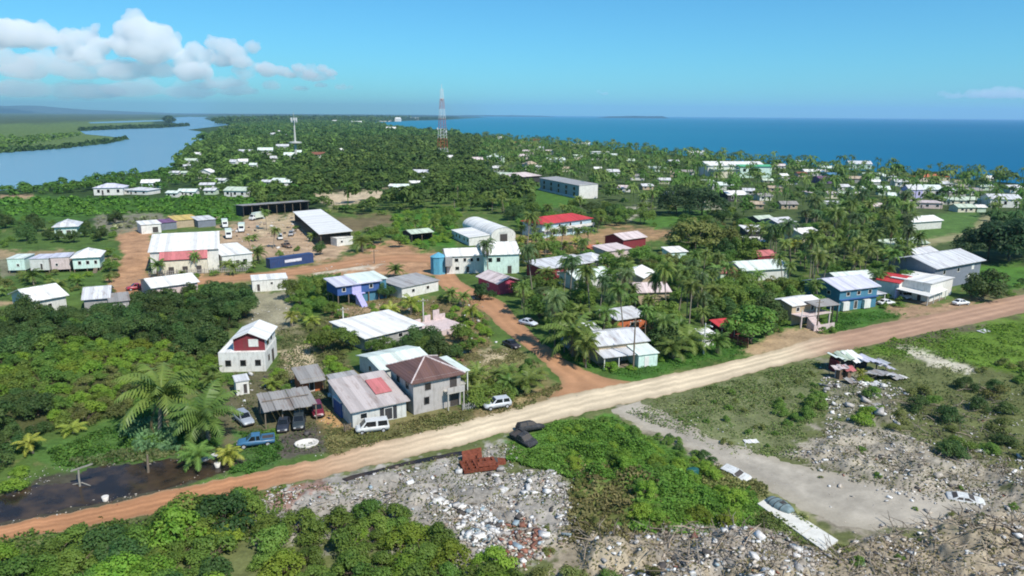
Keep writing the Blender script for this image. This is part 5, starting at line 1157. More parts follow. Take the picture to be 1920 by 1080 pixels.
def car(kind, a, b, colour, label, cat='car', name='parked_car', wreck=False, mat=None, sink=0.0, tilt=0.0, group=None, guard=True, squash=.62):
    A = P(*a); B = P(*b); c = (A + B) / 2; d = B - A
    t = thing(name, label, cat, (c.x, c.y, .0 - sink), math.atan2(d.y, d.x), group)
    if wreck: t.scale = (.92, 1.0, squash)
    if tilt: t.rotation_euler = (tilt, 0, math.atan2(d.y, d.x))
    ln, low, cab, ax, wr = CARS[kind]
    m = mat or car_paint('car_' + '_'.join(str(int(q * 100)) for q in colour), colour)
    q = MB(); rings = []
    for x, w, zb, zt in low:
        i = len(q.v); rings.append(i); zm = zb + (zt - zb) * .55
        q.v += [(x, -w * .92, zb), (x, -w, zm), (x, -w * .93, zt - .04), (x, -w * .8, zt), (x, w * .8, zt), (x, w * .93, zt - .04), (x, w, zm), (x, w * .92, zb)]
    for k in range(len(rings) - 1):
        for j in range(8):
            j2 = (j + 1) % 8
            q.f.append((rings[k] + j, rings[k + 1] + j, rings[k + 1] + j2, rings[k] + j2)); q.m.append(0)
    q.f.append(tuple(rings[0] + j for j in range(8))); q.m.append(0); q.f.append(tuple(rings[-1] + j for j in reversed(range(8)))); q.m.append(0)
    cr = []
    for x, zl, zr_, wb, wr_ in cab:
        i = len(q.v); cr.append([Vector((x, -wb, zl)), Vector((x, -wr_, zr_)), Vector((x, wr_, zr_)), Vector((x, wb, zl))])
    R_ = cr
    def gl(pts, nm, s=.86, off=.012, mt=GLS):
        cen = sum(pts, Vector()) / len(pts); n = (pts[1] - pts[0]).cross(pts[2] - pts[1]).normalized()
        if n.dot(cen - Vector((0, 0, .8))) < 0: n = -n
        g = MB(); f = [cen + (p - cen) * s + n * off for p in pts]; f2 = [p - n * (off + .02) for p in f]
        g.face(f); g.face(f2[::-1])
        for k in range(len(f)): g.face([f[k], f2[k], f2[(k + 1) % len(f)], f[(k + 1) % len(f)]])
        g.build(nm, mt, t)
    for k in range(3):
        q.face([R_[k][1], R_[k + 1][1], R_[k + 1][2], R_[k][2]])
        q.face([R_[k][0], R_[k + 1][0], R_[k + 1][1], R_[k][1]]); q.face([R_[k][2], R_[k + 1][2], R_[k + 1][3], R_[k][3]])
    q.face([R_[0][0], R_[0][1], R_[0][2], R_[0][3]]); q.face([R_[3][3], R_[3][2], R_[3][1], R_[3][0]])
    dk = GLS if not wreck else TRIMD  # on wrecks, dark panels stand for shade inside the glassless openings
    q.build('body', m, t, True)
    gl([R_[2][1], R_[3][1] + Vector((-.02, 0, .03)), R_[3][2] + Vector((-.02, 0, .03)), R_[2][2]], 'windshield', .9, mt=dk)
    gl([R_[0][1] + Vector((.02, 0, .03)), R_[1][1], R_[1][2], R_[0][2] + Vector((.02, 0, .03))], 'rear_window', .86, mt=dk)
    for s in (0, 3):
        e = 1 if s == 0 else 2
        xm = (R_[1][s].x + R_[2][s].x) / 2
        mid_l = R_[1][s].lerp(R_[2][s], .5); mid_h = R_[1][e].lerp(R_[2][e], .5)
        gl([R_[0][s].lerp(R_[1][s], .5), mid_l, mid_h, R_[1][e]], 'side_window', .84, mt=dk); gl([mid_l, R_[2][s].lerp(R_[3][s], .75), R_[2][e], mid_h], 'side_window', .84, mt=dk)
    if kind == 'pickup':
        g = MB(); g.box(-2.3, -.85, -.74, .74, 1.004, 1.02, 0); g.build('cargo_bed', TRIMD, t)
        for y in (-.83, .83):
            g = MB(); g.box(-2.42, -.75, y - .07, y + .07, 1.0, 1.22); g.build('bed_side', m, t)
        g = MB(); g.box(-2.47, -2.38, -.82, .82, .98, 1.2); g.build('tailgate', m, t)
    if not wreck:
        for x in ax:
            for s in (-1, 1):
                g = MB(); n = 12
                wv = low[2][1]
                yo, yi = s * (wv + .02), s * (wv - .2)
                for (r0, y0), (r1, y1) in (((wr * .62, yo), (wr, yo - s * .03)), ((wr, yo - s * .03), (wr, yi)), ((wr, yi), (.02, yi)), ((.02, yo - s * .01), (wr * .62, yo))):
                    for k in range(n):
                        a0, a1 = 2 * PI * k / n, 2 * PI * (k + 1) / n
                        g.face([(x + r0 * math.cos(a0), y0, wr + r0 * math.sin(a0)), (x + r0 * math.cos(a1), y0, wr + r0 * math.sin(a1)), (x + r1 * math.cos(a1), y1, wr + r1 * math.sin(a1)), (x + r1 * math.cos(a0), y1, wr + r1 * math.sin(a0))])
                wl = g.build('wheel', TYRE, t)
                g = MB(); g.face([(x + wr * .6 * math.cos(2 * PI * k / n), yo + s * .012, wr + wr * .6 * math.sin(2 * PI * k / n)) for k in range(n)]); g.build('rim', RIM, wl)
        xf = low[-1][0]; zf = low[-1][3]
        for s in (-1, 1):
            g = MB(); g.box(xf - .16, xf + .012, s * .5 - .16, s * .5 + .16, zf - .14, zf + .02); g.build('headlight', LAMP, t)
            xr = low[0][0]; g = MB(); g.box(xr - .012, xr + .08, s * .6 - .1, s * .6 + .1, low[0][3] - .22, low[0][3] - .02); g.build('tail_light', RLAMP, t)
        g = MB(); g.box(xf - .2, xf + .06, -.66, .66, low[-1][2] - .05, low[-1][2] + .12); g.build('bumper', TRIMD, t)
    FOOT.append([loc2w(c, math.atan2(d.y, d.x), qq)[:2] for qq in ((-ln / 2 - .6, -1.5, 0), (ln / 2 + .6, -1.5, 0), (ln / 2 + .6, 1.5, 0), (-ln / 2 - .6, 1.5, 0))])
    if guard:
        px = proj((c.x, c.y, .9)); s = F / math.hypot(c.x, c.y, 45)
        PROT.append((px[0] - 2.2 * s, px[1] - 1.0 * s, px[0] + 2.2 * s, px[1] + .6 * s, math.hypot(c.x, c.y)))
    return t
def scrap_hull():
    A = P(1443, 940); B = P(1484, 965); d = B - A; L_ = d.length; m = paint('dull_steel', (.20, .27, .28), .65, .35, 2, (.12, .10, .08), .5)
    t = thing('scrap_hull', 'rounded grey green metal body lying across the upper end of the white slab', 'scrap body', (A.x, A.y, .23), math.atan2(d.y, d.x))
    q = MB(); n, k = 12, 9
    for i in range(n + 1):
        u = i / n; wd = 1.0 * (math.sin(PI * min(1, .18 + u * .75)) ** .5); ht = .62 * (.7 + .3 * math.sin(PI * u))
        for j in range(k + 1):
            a = PI * j / k; q.v.append((L_ * u, -wd * math.cos(a), ht * math.sin(a) ** .8 + .02))
    for i in range(n):
        for j in range(k):
            a = i * (k + 1) + j; q.f.append((a, a + k + 1, a + k + 2, a + 1)); q.m.append(0)
    q.f.append(tuple(range(k + 1))); q.m.append(0); q.f.append(tuple(n * (k + 1) + j for j in reversed(range(k + 1)))); q.m.append(0)
    q.build('shell', m, t, True)
    for u in (.2, .45, .7):
        q = MB(); wd = 1.03 * (math.sin(PI * min(1, .18 + u * .75)) ** .5); ht = .64 * (.7 + .3 * math.sin(PI * u))
        q.tube([(L_ * u, -wd * math.cos(PI * j / 9), ht * math.sin(PI * j / 9) ** .8 + .03) for j in range(10)], .045, 5); q.build('rib', CHAR, t)
    q = MB(); q.box(L_ * .5, L_ * .66, -.3, .35, .5, .66); q.build('hatch', TRIMD, t)
def rust_frame():
    A = P(872, 890); B = P(932, 882); d = B - A
    t = thing('rusty_frame', 'rust red steel truck body frame with dark holes lying on the rubble', 'scrap frame', (A.x, A.y, .12), math.atan2(d.y, d.x)); L_ = d.length
    q = MB(); nx, ny = 5, 3; D_ = 2.6
    for i in range(nx + 1):
        x = L_ * i / nx; q.box(x - .17, x + .17, -.1, D_ + .1, .22 + .03 * (i % 2), .5 + .04 * (i % 3))
    for j in range(ny + 1):
        y = D_ * j / ny; q.box(-.15, L_ + .15, y - .15, y + .15, .1, .47)
    q.build('floor_frame', RUST, t)
    q = MB(); q.slab([(L_ * .42, .2, .62), (L_ * .98, .1, .58), (L_ * .96, 1.2, .75), (L_ * .45, 1.3, .8)], .06); q.build('floor_plate', RUST, t)
    q = MB(); q.slab([(.3, D_ + .1, .5), (L_ * .7, D_ + .2, .6), (L_ * .75, D_ + 1.6, 1.35), (.5, D_ + 1.5, 1.15)], .07); q.build('side_plate', RUST, t)
    for x, y, h in ((.1, .1, 1.0), (L_ - .1, .2, .9), (L_ * .5, D_, 1.3)):
        q = MB(); q.bar((x, y, .4), (x + .25, y + .1, h), .08); q.build('upright', RUST, t)
    FOOT.append([loc2w(A, math.atan2(d.y, d.x), qq)[:2] for qq in ((-.5, -.5, 0), (L_ + .5, -.5, 0), (L_ + .5, D_ + 1.5, 0), (-.5, D_ + 1.5, 0))])
SILVER = (.52, .54, .56); WHITEC = (.76, .76, .75)
car('suv', (953, 761), (910, 768), SILVER, 'silver car parked on the verge beside the grey block house')
car('van', (726, 805), (670, 812), (.62, .62, .60), 'pale van parked in front of the tin roof shed')
car('suv', (446, 783), (470, 803), (.30, .33, .38), 'grey car parked nose out left of the carport')
car('pickup', (505, 832), (456, 838), (.05, .15, .27), 'blue pickup on the grass beside the flooded ditch', cat='pickup truck')
car('sedan', (534, 793), (530, 812), (.03, .035, .05), 'dark car under the left bay of the carport')
car('suv', (562, 789), (560, 808), (.035, .045, .05), 'dark car under the right bay of the carport')
car('suv', (593, 770), (597, 782), (.16, .015, .03), 'dark red car between the carport and the tin roof shed')
car('sedan', (946, 645), (972, 656), (.035, .03, .035), 'black car standing on the left edge of the orange track')
car('sedan', (975, 606), (1006, 613), (.55, .60, .68), 'pale blue white car on the right edge of the orange track')
car('sedan', (1642, 573), (1680, 570), WHITEC, 'white car on the lawn right of the bright blue house')
car('suv', (1680, 556), (1704, 563), (.66, .62, .66), 'pale car parked at the veranda of the white walled house')
car('sedan', (1784, 573), (1818, 570), WHITEC, 'white car on the verge below the large silver roof')
car('pickup', (273, 541), (241, 545), (.36, .03, .05), 'red pickup on the orange road below the warehouse', cat='pickup truck')
car('van', (523, 442), (528, 456), (.58, .57, .54), 'white van facing the road in the middle of the yard', cat='van')
car('suv', (548, 438), (544, 446), (.34, .33, .33), 'grey car parked to the right of the yard van')
car('pickup', (530, 462), (546, 466), (.22, .13, .08), 'brown pickup in the yard nearest the blue container', cat='pickup truck')
scrap_hull()
car('suv', (1350, 876), (1408, 902), (.6, .6, .6), 'white wrecked car beside the grey gravel track', name='car_wreck', cat='wrecked car', wreck=True, mat=PALEW, sink=.3, tilt=.2, squash=.5)
car('sedan', (895, 868), (945, 866), (.3, .1, .05), 'flattened rusty car shell behind the rust red frame', name='car_wreck', cat='wrecked car', wreck=True, mat=RUST, sink=.25, tilt=.15, squash=.5)
rust_frame()
car('pickup', (965, 818), (1003, 840), (.05, .05, .05), 'charred dark pickup wreck in the bright green weeds', name='car_wreck', cat='wrecked car', wreck=True, mat=CHAR, sink=.1, tilt=.22, squash=.9)
car('suv', (978, 812), (1012, 806), (.05, .05, .05), 'black car wreck at the lower edge of the pale road', name='car_wreck', cat='wrecked car', wreck=True, mat=CHAR, sink=.05, tilt=-.3, squash=.95)
car('sedan', (1785, 932), (1835, 940), (.6, .6, .6), 'crumpled pale car wreck in the rubble near the right edge', name='car_wreck', cat='wrecked car', wreck=True, mat=PALEW, sink=.3, tilt=.1)

def truck(a, b, label, boxc, cabc=WHITEC):
    A = P(*a); B = P(*b); c = (A + B) / 2; d = B - A; rz = math.atan2(d.y, d.x)
    t = thing('box_truck', label, 'truck', (c.x, c.y, 0), rz)
    q = MB(); q.box(-3.2, 1.7, -1.15, 1.15, .95, 3.2); q.build('cargo_box', car_paint('truck_box_' + label[:6], boxc), t)
    q = MB(); q.box(-3.2, 3.3, -.45, .45, .55, .945); q.build('chassis', TRIMD, t)
    q = MB()
    pr = [(1.8, .6), (1.8, 2.45), (2.5, 2.5), (3.1, 1.55), (3.55, 1.4), (3.6, .6)]
    for y, rev in ((-1.0, 0), (1.0, 1)):
        f = [(x, y, z) for x, z in pr]; q.face(f[::-1] if rev == 0 else f)
    for k in range(6):
        (x0, z0), (x1, z1) = pr[k], pr[(k + 1) % 6]; q.face([(x0, -1, z0), (x1, -1, z1), (x1, 1, z1), (x0, 1, z0)])
    q.build('cab', car_paint('truck_cab', cabc), t)
    q = MB(); q.face([(2.56, -.85, 2.42), (3.08, -.85, 1.62), (3.08, .85, 1.62), (2.56, .85, 2.42)]); q.v = [(x + .03, y, z + .02) for x, y, z in q.v]; q.build('windshield', GLS, t)
    for s in (-1, 1):
        q = MB(); q.box(2.0, 2.6, s * 1.0 - .012, s * 1.0 + .012, 1.6, 2.3); q.build('side_window', GLS, t)
    for x in (-2.2, 2.6):
        for s in (-1, 1):
            g = MB(); n = 12; y0, y1 = s * 1.1, s * .8
            for k in range(n):
                a0, a1 = 2 * PI * k / n, 2 * PI * (k + 1) / n
                g.face([(x + .48 * math.cos(a0), y0, .48 + .48 * math.sin(a0)), (x + .48 * math.cos(a1), y0, .48 + .48 * math.sin(a1)), (x + .48 * math.cos(a1), y1, .48 + .48 * math.sin(a1)), (x + .48 * math.cos(a0), y1, .48 + .48 * math.sin(a0))])
            g.face([(x + .48 * math.cos(2 * PI * k / n), y0, .48 + .48 * math.sin(2 * PI * k / n)) for k in range(n)]); g.build('wheel', TYRE, t)
    register(Vector((c.x, c.y, 0)), rz, -3.3, 3.6, -1.2, 1.2, 3.2, .5)
truck((420, 420), (424, 432), 'white box truck with pale green top at the back of the warehouse', (.62, .68, .58))
truck((428, 440), (430, 452), 'white box truck standing nearest the warehouse corner', (.74, .72, .72))
truck((455, 428), (452, 440), 'white box truck on the yard side of the other two', (.72, .72, .70))
truck((492, 410), (470, 414), 'white truck parked crosswise before the long dark shed', (.74, .72, .76))

# ------------------------------------------------------------------ shipping container
def container():
    o, w, rz = frame((507, 504), (588, 492))
    t = thing('shipping_container', 'long dark blue shipping container with a white panel beside the road', 'container', o, rz)
    d, h = 2.5, 2.9; blue = paint('container_blue', (.035, .065, .17), .55, .2, 1.2, (.12, .07, .05), .3)
    q = MB(); n = int(w / .3)
    for i in range(n):   # folded side sheets
        x0, x1 = w * i / n, w * (i + 1) / n; y = .06 if i % 2 else 0.0; y2 = 0.0 if i % 2 else .06
        q.face([(x0, y, .15), (x1, y, .15), (x1, y, h - .12), (x0, y, h - .12)]); q.face([(x1, y, .15), (x1, y2, .15), (x1, y2, h - .12), (x1, y, h - .12)])
    q.box(.02, w - .02, .08, d - .04, .15, h - .13); q.build('side_panels', blue, t)
    q = MB(); q.box(-.02, w + .02, -.03, d + .03, h - .12, h); q.build('top', blue, t)
    q = MB(); q.box(-.02, w + .02, -.03, d + .03, 0, .146); q.build('base_frame', blue, t)
    for x in (-.02, w - .13):
        for y in (-.03, d - .12):
            q = MB(); q.box(x, x + .15, y, y + .15, .15, h - .124); q.build('corner_post', blue, t)
    q = MB(); q.box(w * .33, w * .72, -.06, -.035, 1.15, 2.0); q.build('white_panel', paint('sign_white', (.70, .68, .74), .6, .35, 1.8), t)
    register(o, rz, 0, w, 0, d, h)
container()

# ------------------------------------------------------------------ masts and poles
def lattice_mast():
    g = P(830, 296); D = math.hypot(g.x, g.y)
    t = thing('lattice_mast', 'tall red and white lattice radio mast rising above the forest', 'mast', (g.x, g.y, 0), .5)
    H_ = height_at(g, 158); red = paint('mast_red', (.50, .10, .06), .6, .15, 1); wh = paint('mast_white', (.78, .78, .78), .6, .1, 1)
    bands = 7; nb = 3
    def hw(z): return 3.8 * (1 - z / H_) ** 1.0 + .75
    for k in range(bands):
        z0, z1 = H_ * .94 * k / bands, H_ * .94 * (k + 1) / bands
        q = MB()
        for j in range(nb):
            a0 = z0 + (z1 - z0) * j / nb; a1 = z0 + (z1 - z0) * (j + 1) / nb
            c0 = [(s * hw(a0), u * hw(a0), a0) for s, u in ((-1, -1), (1, -1), (1, 1), (-1, 1))]; c1 = [(s * hw(a1), u * hw(a1), a1) for s, u in ((-1, -1), (1, -1), (1, 1), (-1, 1))]
            for i in range(4):
                i2 = (i + 1) % 4; q.bar(c0[i], c1[i], .19, seg=4); q.bar(c0[i], c1[i2], .06, seg=3); q.bar(c1[i], c1[i2], .06, seg=3)
        o = q.build('mast_section', wh if k % 2 == 0 else red, t)
        o['label'] = 'white section' if k % 2 == 0 else 'red section'
    q = MB(); q.bar((0, 0, H_ * .93), (0, 0, H_), .22); q.build('antenna', wh, t)
    for z, a in ((.36, .3), (.40, 2.4), (.80, 1.2)):
        q = MB(); c = Vector((hw(H_ * z) * math.cos(a) * 1.5, hw(H_ * z) * math.sin(a) * 1.5, H_ * z)); n = Vector((math.cos(a), math.sin(a), 0)); u = n.cross(Vector((0, 0, 1)))
        pts = [c + n * .6 + (u * math.cos(2 * PI * i / 10) + Vector((0, 0, 1)) * math.sin(2 * PI * i / 10)) * 1.5 for i in range(10)]
        for i in range(10): q.face([c, pts[i], pts[(i + 1) % 10]])
        q.build('dish', wh, t)
    PROT.append((822, 160, 838, 285, D))
lattice_mast()
def monopole():
    g = P(556, 308); D = math.hypot(g.x, g.y); H_ = height_at(g, 219)
    t = thing('phone_mast', 'pale grey phone mast with a round platform half way up', 'mast', (g.x, g.y, 0), 0)
    pm = paint('mast_grey', (.52, .51, .47), .6, .15, .6); zp = height_at(g, 267)
    q = MB(); q.lathe([(1.2, 0), (.95, zp), (.6, H_ - 5), (.5, H_ - 1)], 10); q.build('pole', pm, t)
    q = MB(); q.lathe([(1.5, zp - 1.0), (5.6, zp - .6), (5.6, zp + .5), (1.4, zp + .9)], 14); q.build('platform', pm, t)
    for k in range(6):
        a = k * PI / 3; q = MB(); c, s = math.cos(a), math.sin(a)
        q.bar((0, 0, H_ - 3), (c * 2.4, s * 2.4, H_ - 3), .14); q.box(c * 2.5 - .3, c * 2.5 + .3, s * 2.5 - .3, s * 2.5 + .3, H_ - 4.8, H_ - .8); q.build('antenna_panel', paint('antenna_white', (.7, .7, .7), .5, .1, 1), t)
    q = MB(); q.bar((0, 0, H_ - 1), (0, 0, H_ + 4), .16); q.build('lightning_rod', pm, t)
    PROT.append((544, 222, 568, 285, D))
monopole()
def pole(px, py, top, label, wood=True, arms=1, lamp=False, lean=0):
    g = P(px, py); h = height_at(g, top)
    t = thing('utility_pole', label, 'pole', (g.x, g.y, 0), .35); m = WOOD if wood else paint('pole_pale', (.62, .60, .54), .8, .2, 2)
    q = MB(); q.tube([(0, 0, -.1), (lean * h * .5, 0, h * .5), (lean * h, 0, h)], [.17, .145, .11], 8); q.build('pole', m, t)
    for k in range(arms):
        z = h - .5 - k * .8
        q = MB(); q.box(lean * h - 1.1, lean * h + 1.1, -.2, -.1, z - .06, z + .06); q.build('crossarm', WOOD, t)
        for x in (-1, -.4, .4, 1):
            q = MB(); q.lathe([(.05, z + .062), (.07, z + .12), (.04, z + .2)], 6, 0, (lean * h + x, -.15)); q.build('insulator', LAMP, t)
    if lamp:
        q = MB(); q.bar((0, 0, h - .4), (0, -1.6, h - .1), .05); q.build('lamp_arm', m, t)
        q = MB(); q.box(-.15, .15, -2.2, -1.5, h - .16, h - .04); q.build('lamp_head', LAMP, t)
    PROT.append((px - 3, top, px + 3, py - 20, math.hypot(g.x, g.y)))
pole(1187, 694, 598, 'weathered utility pole in front of the patched grey tin house', True, 1)
pole(1319, 664, 606, 'pale pole beside the tiny white kiosk', False, 0, True)
pole(645, 626, 576, 'pale wooden pole left of the wide white roof', False, 1)
pole(794, 606, 560, 'slim pole behind the right end of the wide white roof', False, 1)
pole(1531, 620, 562, 'grey pole at the right corner of the unfinished house', True, 1)
pole(702, 494, 468, 'short dark pole at the bend of the dirt road', True, 1)
pole(278, 886, 853, 'thin mossy post rising from the flooded ditch', True, 0, lean=.05)
def broken_jetty():
    a = P(150, 912); t = thing('broken_frame', 'broken pale timber frame standing in the flooded ditch', 'timber frame', (a.x, a.y, 0), 0)
    q = MB(); q.tube([(0, 0, -.2), (-.05, .1, 1.2), (0, .2, 2.4)], [.13, .12, .11], 6); q.build('post', paint('bleached_wood', (.30, .28, .24), .9, .3, 4), t)
    q = MB(); q.obox((0.4, .2, 2.45), Vector((.94, .2, .28)), Vector((-.2, .97, 0)), Vector((-.28, 0, .96)), 1.3, .11, .07); q.build('beam', MATS['bleached_wood'], t)
    q = MB(); q.tube([(-1.4, .5, -.1), (.1, .3, .35), (1.3, 0, .1)], [.08, .08, .06], 6); q.build('fallen_pole', MATS['bleached_wood'], t)
broken_jetty()

# ------------------------------------------------------------------ red stall and fence at the road
def stall():
    o, w, rz = frame((1344, 632), (1392, 626)); t = thing('roadside_stall', 'dark red roadside stall with sloping red awning among the trees', 'stall', o, rz)
    q = MB(); q.slab([(-.3, -1.6, 2.3), (w + .3, -1.6, 2.3), (w + .3, 2.6, 3.1), (-.3, 2.6, 3.1)], .08); q.build('awning', roofm('red', 'x'), t)
    for x in (.1, w * .5, w - .1):
        for y in (-1.4, 2.4):
            q = MB(); q.box(x - .06, x + .06, y - .06, y + .06, 0, 2.2 if y < 0 else 2.9); q.build('post', TRIM, t)
    q = MB(); q.box(0, w, 0, .5, .004, 1.0); q.build('counter', wallm('maroon'), t)
    q = MB(); q.box(0, w, 2.2, 2.3, 0, 2.5); q.build('back_wall', wallm('maroon'), t)
    register(o, rz, 0, w, -1, 2.5, 3)
stall()
def fence(a, b, h, m, label, name='picket_fence', step=.35):
    o, w, rz = frame(a, b); t = thing(name, label, 'fence', o, rz)
    q = MB(); n = int(w / step)
    for i in range(n + 1): q.box(i * step - .07, i * step + .07, -.03, .03, .1, h + (.08 if i % 2 else 0))
    q.build('pickets', m, t)
    q = MB(); q.box(0, w, .034, .09, h * .3, h * .3 + .1); q.box(0, w, .034, .09, h * .75, h * .75 + .1); q.build('rails', m, t)
    for i in range(int(w / 2.4) + 1):
        q = MB(); x = min(i * 2.4, w); q.box(x - .08, x + .08, .094, .25, 0, h + .2); q.build('post', WOOD, t)
    FOOT.append([loc2w(o, rz, qq)[:2] for qq in ((0, -.8, 0), (w, -.8, 0), (w, 1, 0), (0, 1, 0))])
    PROT.append((min(a[0], b[0]), min(a[1], b[1]) - h * 9, max(a[0], b[0]), max(a[1], b[1]), math.hypot(o.x, o.y)))
fence((1362, 642), (1402, 653), 1.9, wallm('maroon'), 'dark red board fence sloping down to the pale road')
fence((480, 519), (620, 506), 1.0, wallm('pale'), 'low pale fence along the dirt road before the container', step=.5) if False else None
fence((280, 519), (470, 509), 1.5, wallm('grey'), 'grey fence along the road in front of the warehouse', step=.5)
fence((648, 812), (660, 806), 1.2, WOOD, 'short plank fence at the left front corner of the tin roof shed')
fence((868, 771), (895, 764), 1.1, wallm('grey'), 'low grey fence right of the grey block house')
# ------------------------------------------------------------------ slab, collapsed shack, odds and ends
def slab():
    pts = [P(1420, 947), P(1443, 934), P(1571, 1016), P(1545, 1036)]
    c = sum(pts, Vector()) / 4; t = thing('concrete_slab', 'white concrete slab lying beside the gravel track', 'slab', (c.x, c.y, 0), 0)
    q = MB(); loc = [(p.x - c.x, p.y - c.y, .22) for p in pts]
    a, b, c2, d = [Vector(p) for p in loc]
    m1, m2 = a.lerp(d, .68), b.lerp(c2, .68); k = (d - a).normalized() * .05
    wc = paint('slab_concrete', (.66, .64, .58), .85, .15, .8, (.3, .27, .2), .3, .2, .2)
    def ccw(p): return p if (p[1] - p[0]).cross(p[2] - p[1]).z > 0 else p[::-1]
    q.slab(ccw([a, b, m2 - k, m1 - k]), .22); q.slab(ccw([m1 + k, m2 + k, c2, d]), .22); q.build('concrete', wc, t)
    FOOT.append([(p.x, p.y) for p in pts])
slab()
def shack_ruin():
    o, w, rz = frame((1578, 716), (1668, 706)); t = thing('collapsed_shack', 'collapsed shack with sagging blue white roof sheets beside the road', 'shack', o, rz)
    k = w / 90
    rnd = random.Random(8)
    def sheetp(cx, cy, cz, hx, hy, rx, ry, rz_, mt):
        m = Matrix.Translation((cx, cy, cz)) @ Matrix.Rotation(rz_, 4, 'Z') @ Matrix.Rotation(ry, 4, 'Y') @ Matrix.Rotation(rx, 4, 'X')
        n = 6; q = MB()
        for i in range(n):   # buckled strips
            x0, x1 = -hx + 2 * hx * i / n, -hx + 2 * hx * (i + 1) / n; z0, z1 = .12 * math.sin(i * 2.1 + cx), .12 * math.sin((i + 1) * 2.1 + cx)
            q.slab([m @ Vector(p) for p in ((x0, -hy, z0), (x1, -hy, z1), (x1, hy + .2 * math.sin(i), z1), (x0, hy, z0))], .04)
        q.build('roof_sheet', mt, t)
    for k, (u, y, z, hx, hy, c) in enumerate(((.30, 5.6, 2.7, 1.3, 1.7, 'mint'), (.46, 5.2, 2.8, 1.1, 1.8, 'palegreen'), (.60, 4.6, 2.7, 1.2, 1.9, 'white'), (.74, 3.9, 2.5, 1.2, 1.9, 'lilac'), (.88, 3.2, 2.2, 1.2, 1.8, 'lilac'), (1.0, 2.6, 1.9, 1.1, 1.7, 'silver'), (1.12, 1.6, 1.2, 1.0, 1.3, 'lilac'),
                                              (.70, -.2, 1.1, 1.3, 1.5, 'grey'), (.86, -.5, .9, 1.3, 1.4, 'silver'), (1.0, -1.2, .6, 1.0, 1.2, 'grey'), (1.14, -1.4, .4, .9, .8, 'white'), (.08, 1.7, 2.1, 1.3, .9, 'palepink'), (.2, 1.0, 2.0, 1.0, .9, 'rose'), (.1, -.8, .5, 1.0, .8, 'grey'), (.28, -2.2, .3, .9, .6, 'white'), (.46, -2.8, .3, 1.0, .6, 'silver'))):
        sheetp(w * u, y, z, hx, hy, rnd.uniform(-.16, .28), rnd.uniform(-.2, .28), rnd.uniform(-.3, .3), roofm(c, 'x'))
    for _ in range(16):
        q = MB(); a = Vector((w * rnd.uniform(0, .5), rnd.uniform(-2.5, 4), .1)); b_ = a + Vector((rnd.uniform(-1.6, 1.6), rnd.uniform(-1.2, 1.2), rnd.uniform(.2, 1.6))); q.bar(a, b_, .07, seg=4); q.build('fallen_timber', WOOD, t)
    q = MB(); q.box(w * .3, w * .95, 5.0, 5.1, 0, 2.2); q.build('wall', wallm('dark'), t)
    q = MB(); q.box(w * .03, w * .1, 1.0, 2.2, 0, 1.9); q.box(w * .15, w * .22, .4, 1.6, 0, 1.7); q.build('hut_wall', wallm('brown'), t)
    for x, y, h in ((.05, 1.6, 2.1), (.22, .8, 1.9), (.25, 3.8, 2.2), (.5, 3.2, 2.1), (.56, 5.8, 2.5), (1.0, 1.0, 1.5), (.7, 0, 1.2), (1.05, 3.8, 1.9)):
        q = MB(); q.box(w * x - .08, w * x + .08, y - .08, y + .08, 0, h); q.build('post', WOOD, t)
    q = MB(); q.box(w * .24, w * .5, 6.2, 6.3, 0, 2.5); q.box(w * .22, w * .23, 3.8, 6.2, 0, 2.2); q.build('wall', wallm('maroon'), t)
    q = MB(); q.box(w * .01, w * .2, 1.9, 2.0, 0, 1.9); q.build('plank_wall', wallm('rose'), t)
    register(o, rz, 0, w * 1.1, -1.5, 6, 2.8)
shack_ruin()
def lathe_thing(px, py, name, label, cat, prof, mat, sx=1, rx=0):
    g = P(px, py); t = thing(name, label, cat, (g.x, g.y, 0), .3); q = MB(); q.lathe(prof, 14); q.v = [(x * sx, y, z) for x, y, z in q.v]
    o = q.build('shell', mat, t, True); t.rotation_euler = (rx, 0, .3)
lathe_thing(575, 834, 'plastic_tub', 'round white tub lying on the grey ground below the carport', 'tub', [(1.2, 0), (1.35, .35), (1.25, .36), (1.1, .1), (.02, .1)], paint('tub_plastic', (.66, .62, .56), .6, .2, 2), 1.25)
lathe_thing(1430, 1046, 'plastic_drum', 'teal plastic drum beside the lower end of the rubble', 'drum', [(.42, 0), (.46, .2), (.46, 1.0), (.4, 1.1), (.1, 1.12)], paint('drum_teal', (.04, .30, .36), .5, .2, 2))
lathe_thing(1298, 892, 'plastic_drum', 'dark green drum half hidden in the bright weeds', 'drum', [(.5, 0), (.55, .2), (.55, .9), (.45, 1.0), (.1, 1.02)], paint('drum_green', (.02, .10, .09), .5, .2, 2), 1.6)
lathe_thing(198, 939, 'plastic_bucket', 'white bucket on the upper edge of the orange road', 'bucket', [(.3, 0), (.4, .6), (.36, .6), (.02, .5)], MATS['tub_plastic'])
lathe_thing(408, 876, 'plastic_bucket', 'white bucket at the right end of the flooded ditch', 'bucket', [(.3, 0), (.4, .6), (.36, .6), (.02, .5)], MATS['tub_plastic'])
def board(px, py, label, w_, d_, c, z=.12, rz=.4, tilt=.08):
    g = P(px, py); t = thing('loose_sheet', label, 'metal sheet', (g.x, g.y, 0), rz); q = MB()
    n = 8
    for i in range(n):
        x0, x1 = -w_ / 2 + w_ * i / n, -w_ / 2 + w_ * (i + 1) / n; s = .05 * math.sin(i * 1.9)
        q.slab([(x0, -d_ / 2, z + s), (x1, -d_ / 2, z + .05 * math.sin((i + 1) * 1.9)), (x1, d_ / 2, z + tilt * d_ + .05 * math.sin((i + 1) * 1.9)), (x0, d_ / 2, z + tilt * d_ + s)], .04)
    q.build('sheet', roofm(c, 'x'), t)
board(1408, 829, 'bright white sheet lying in the grass left of the gravel track', 2.0, 1.0, 'white', rz=.1)
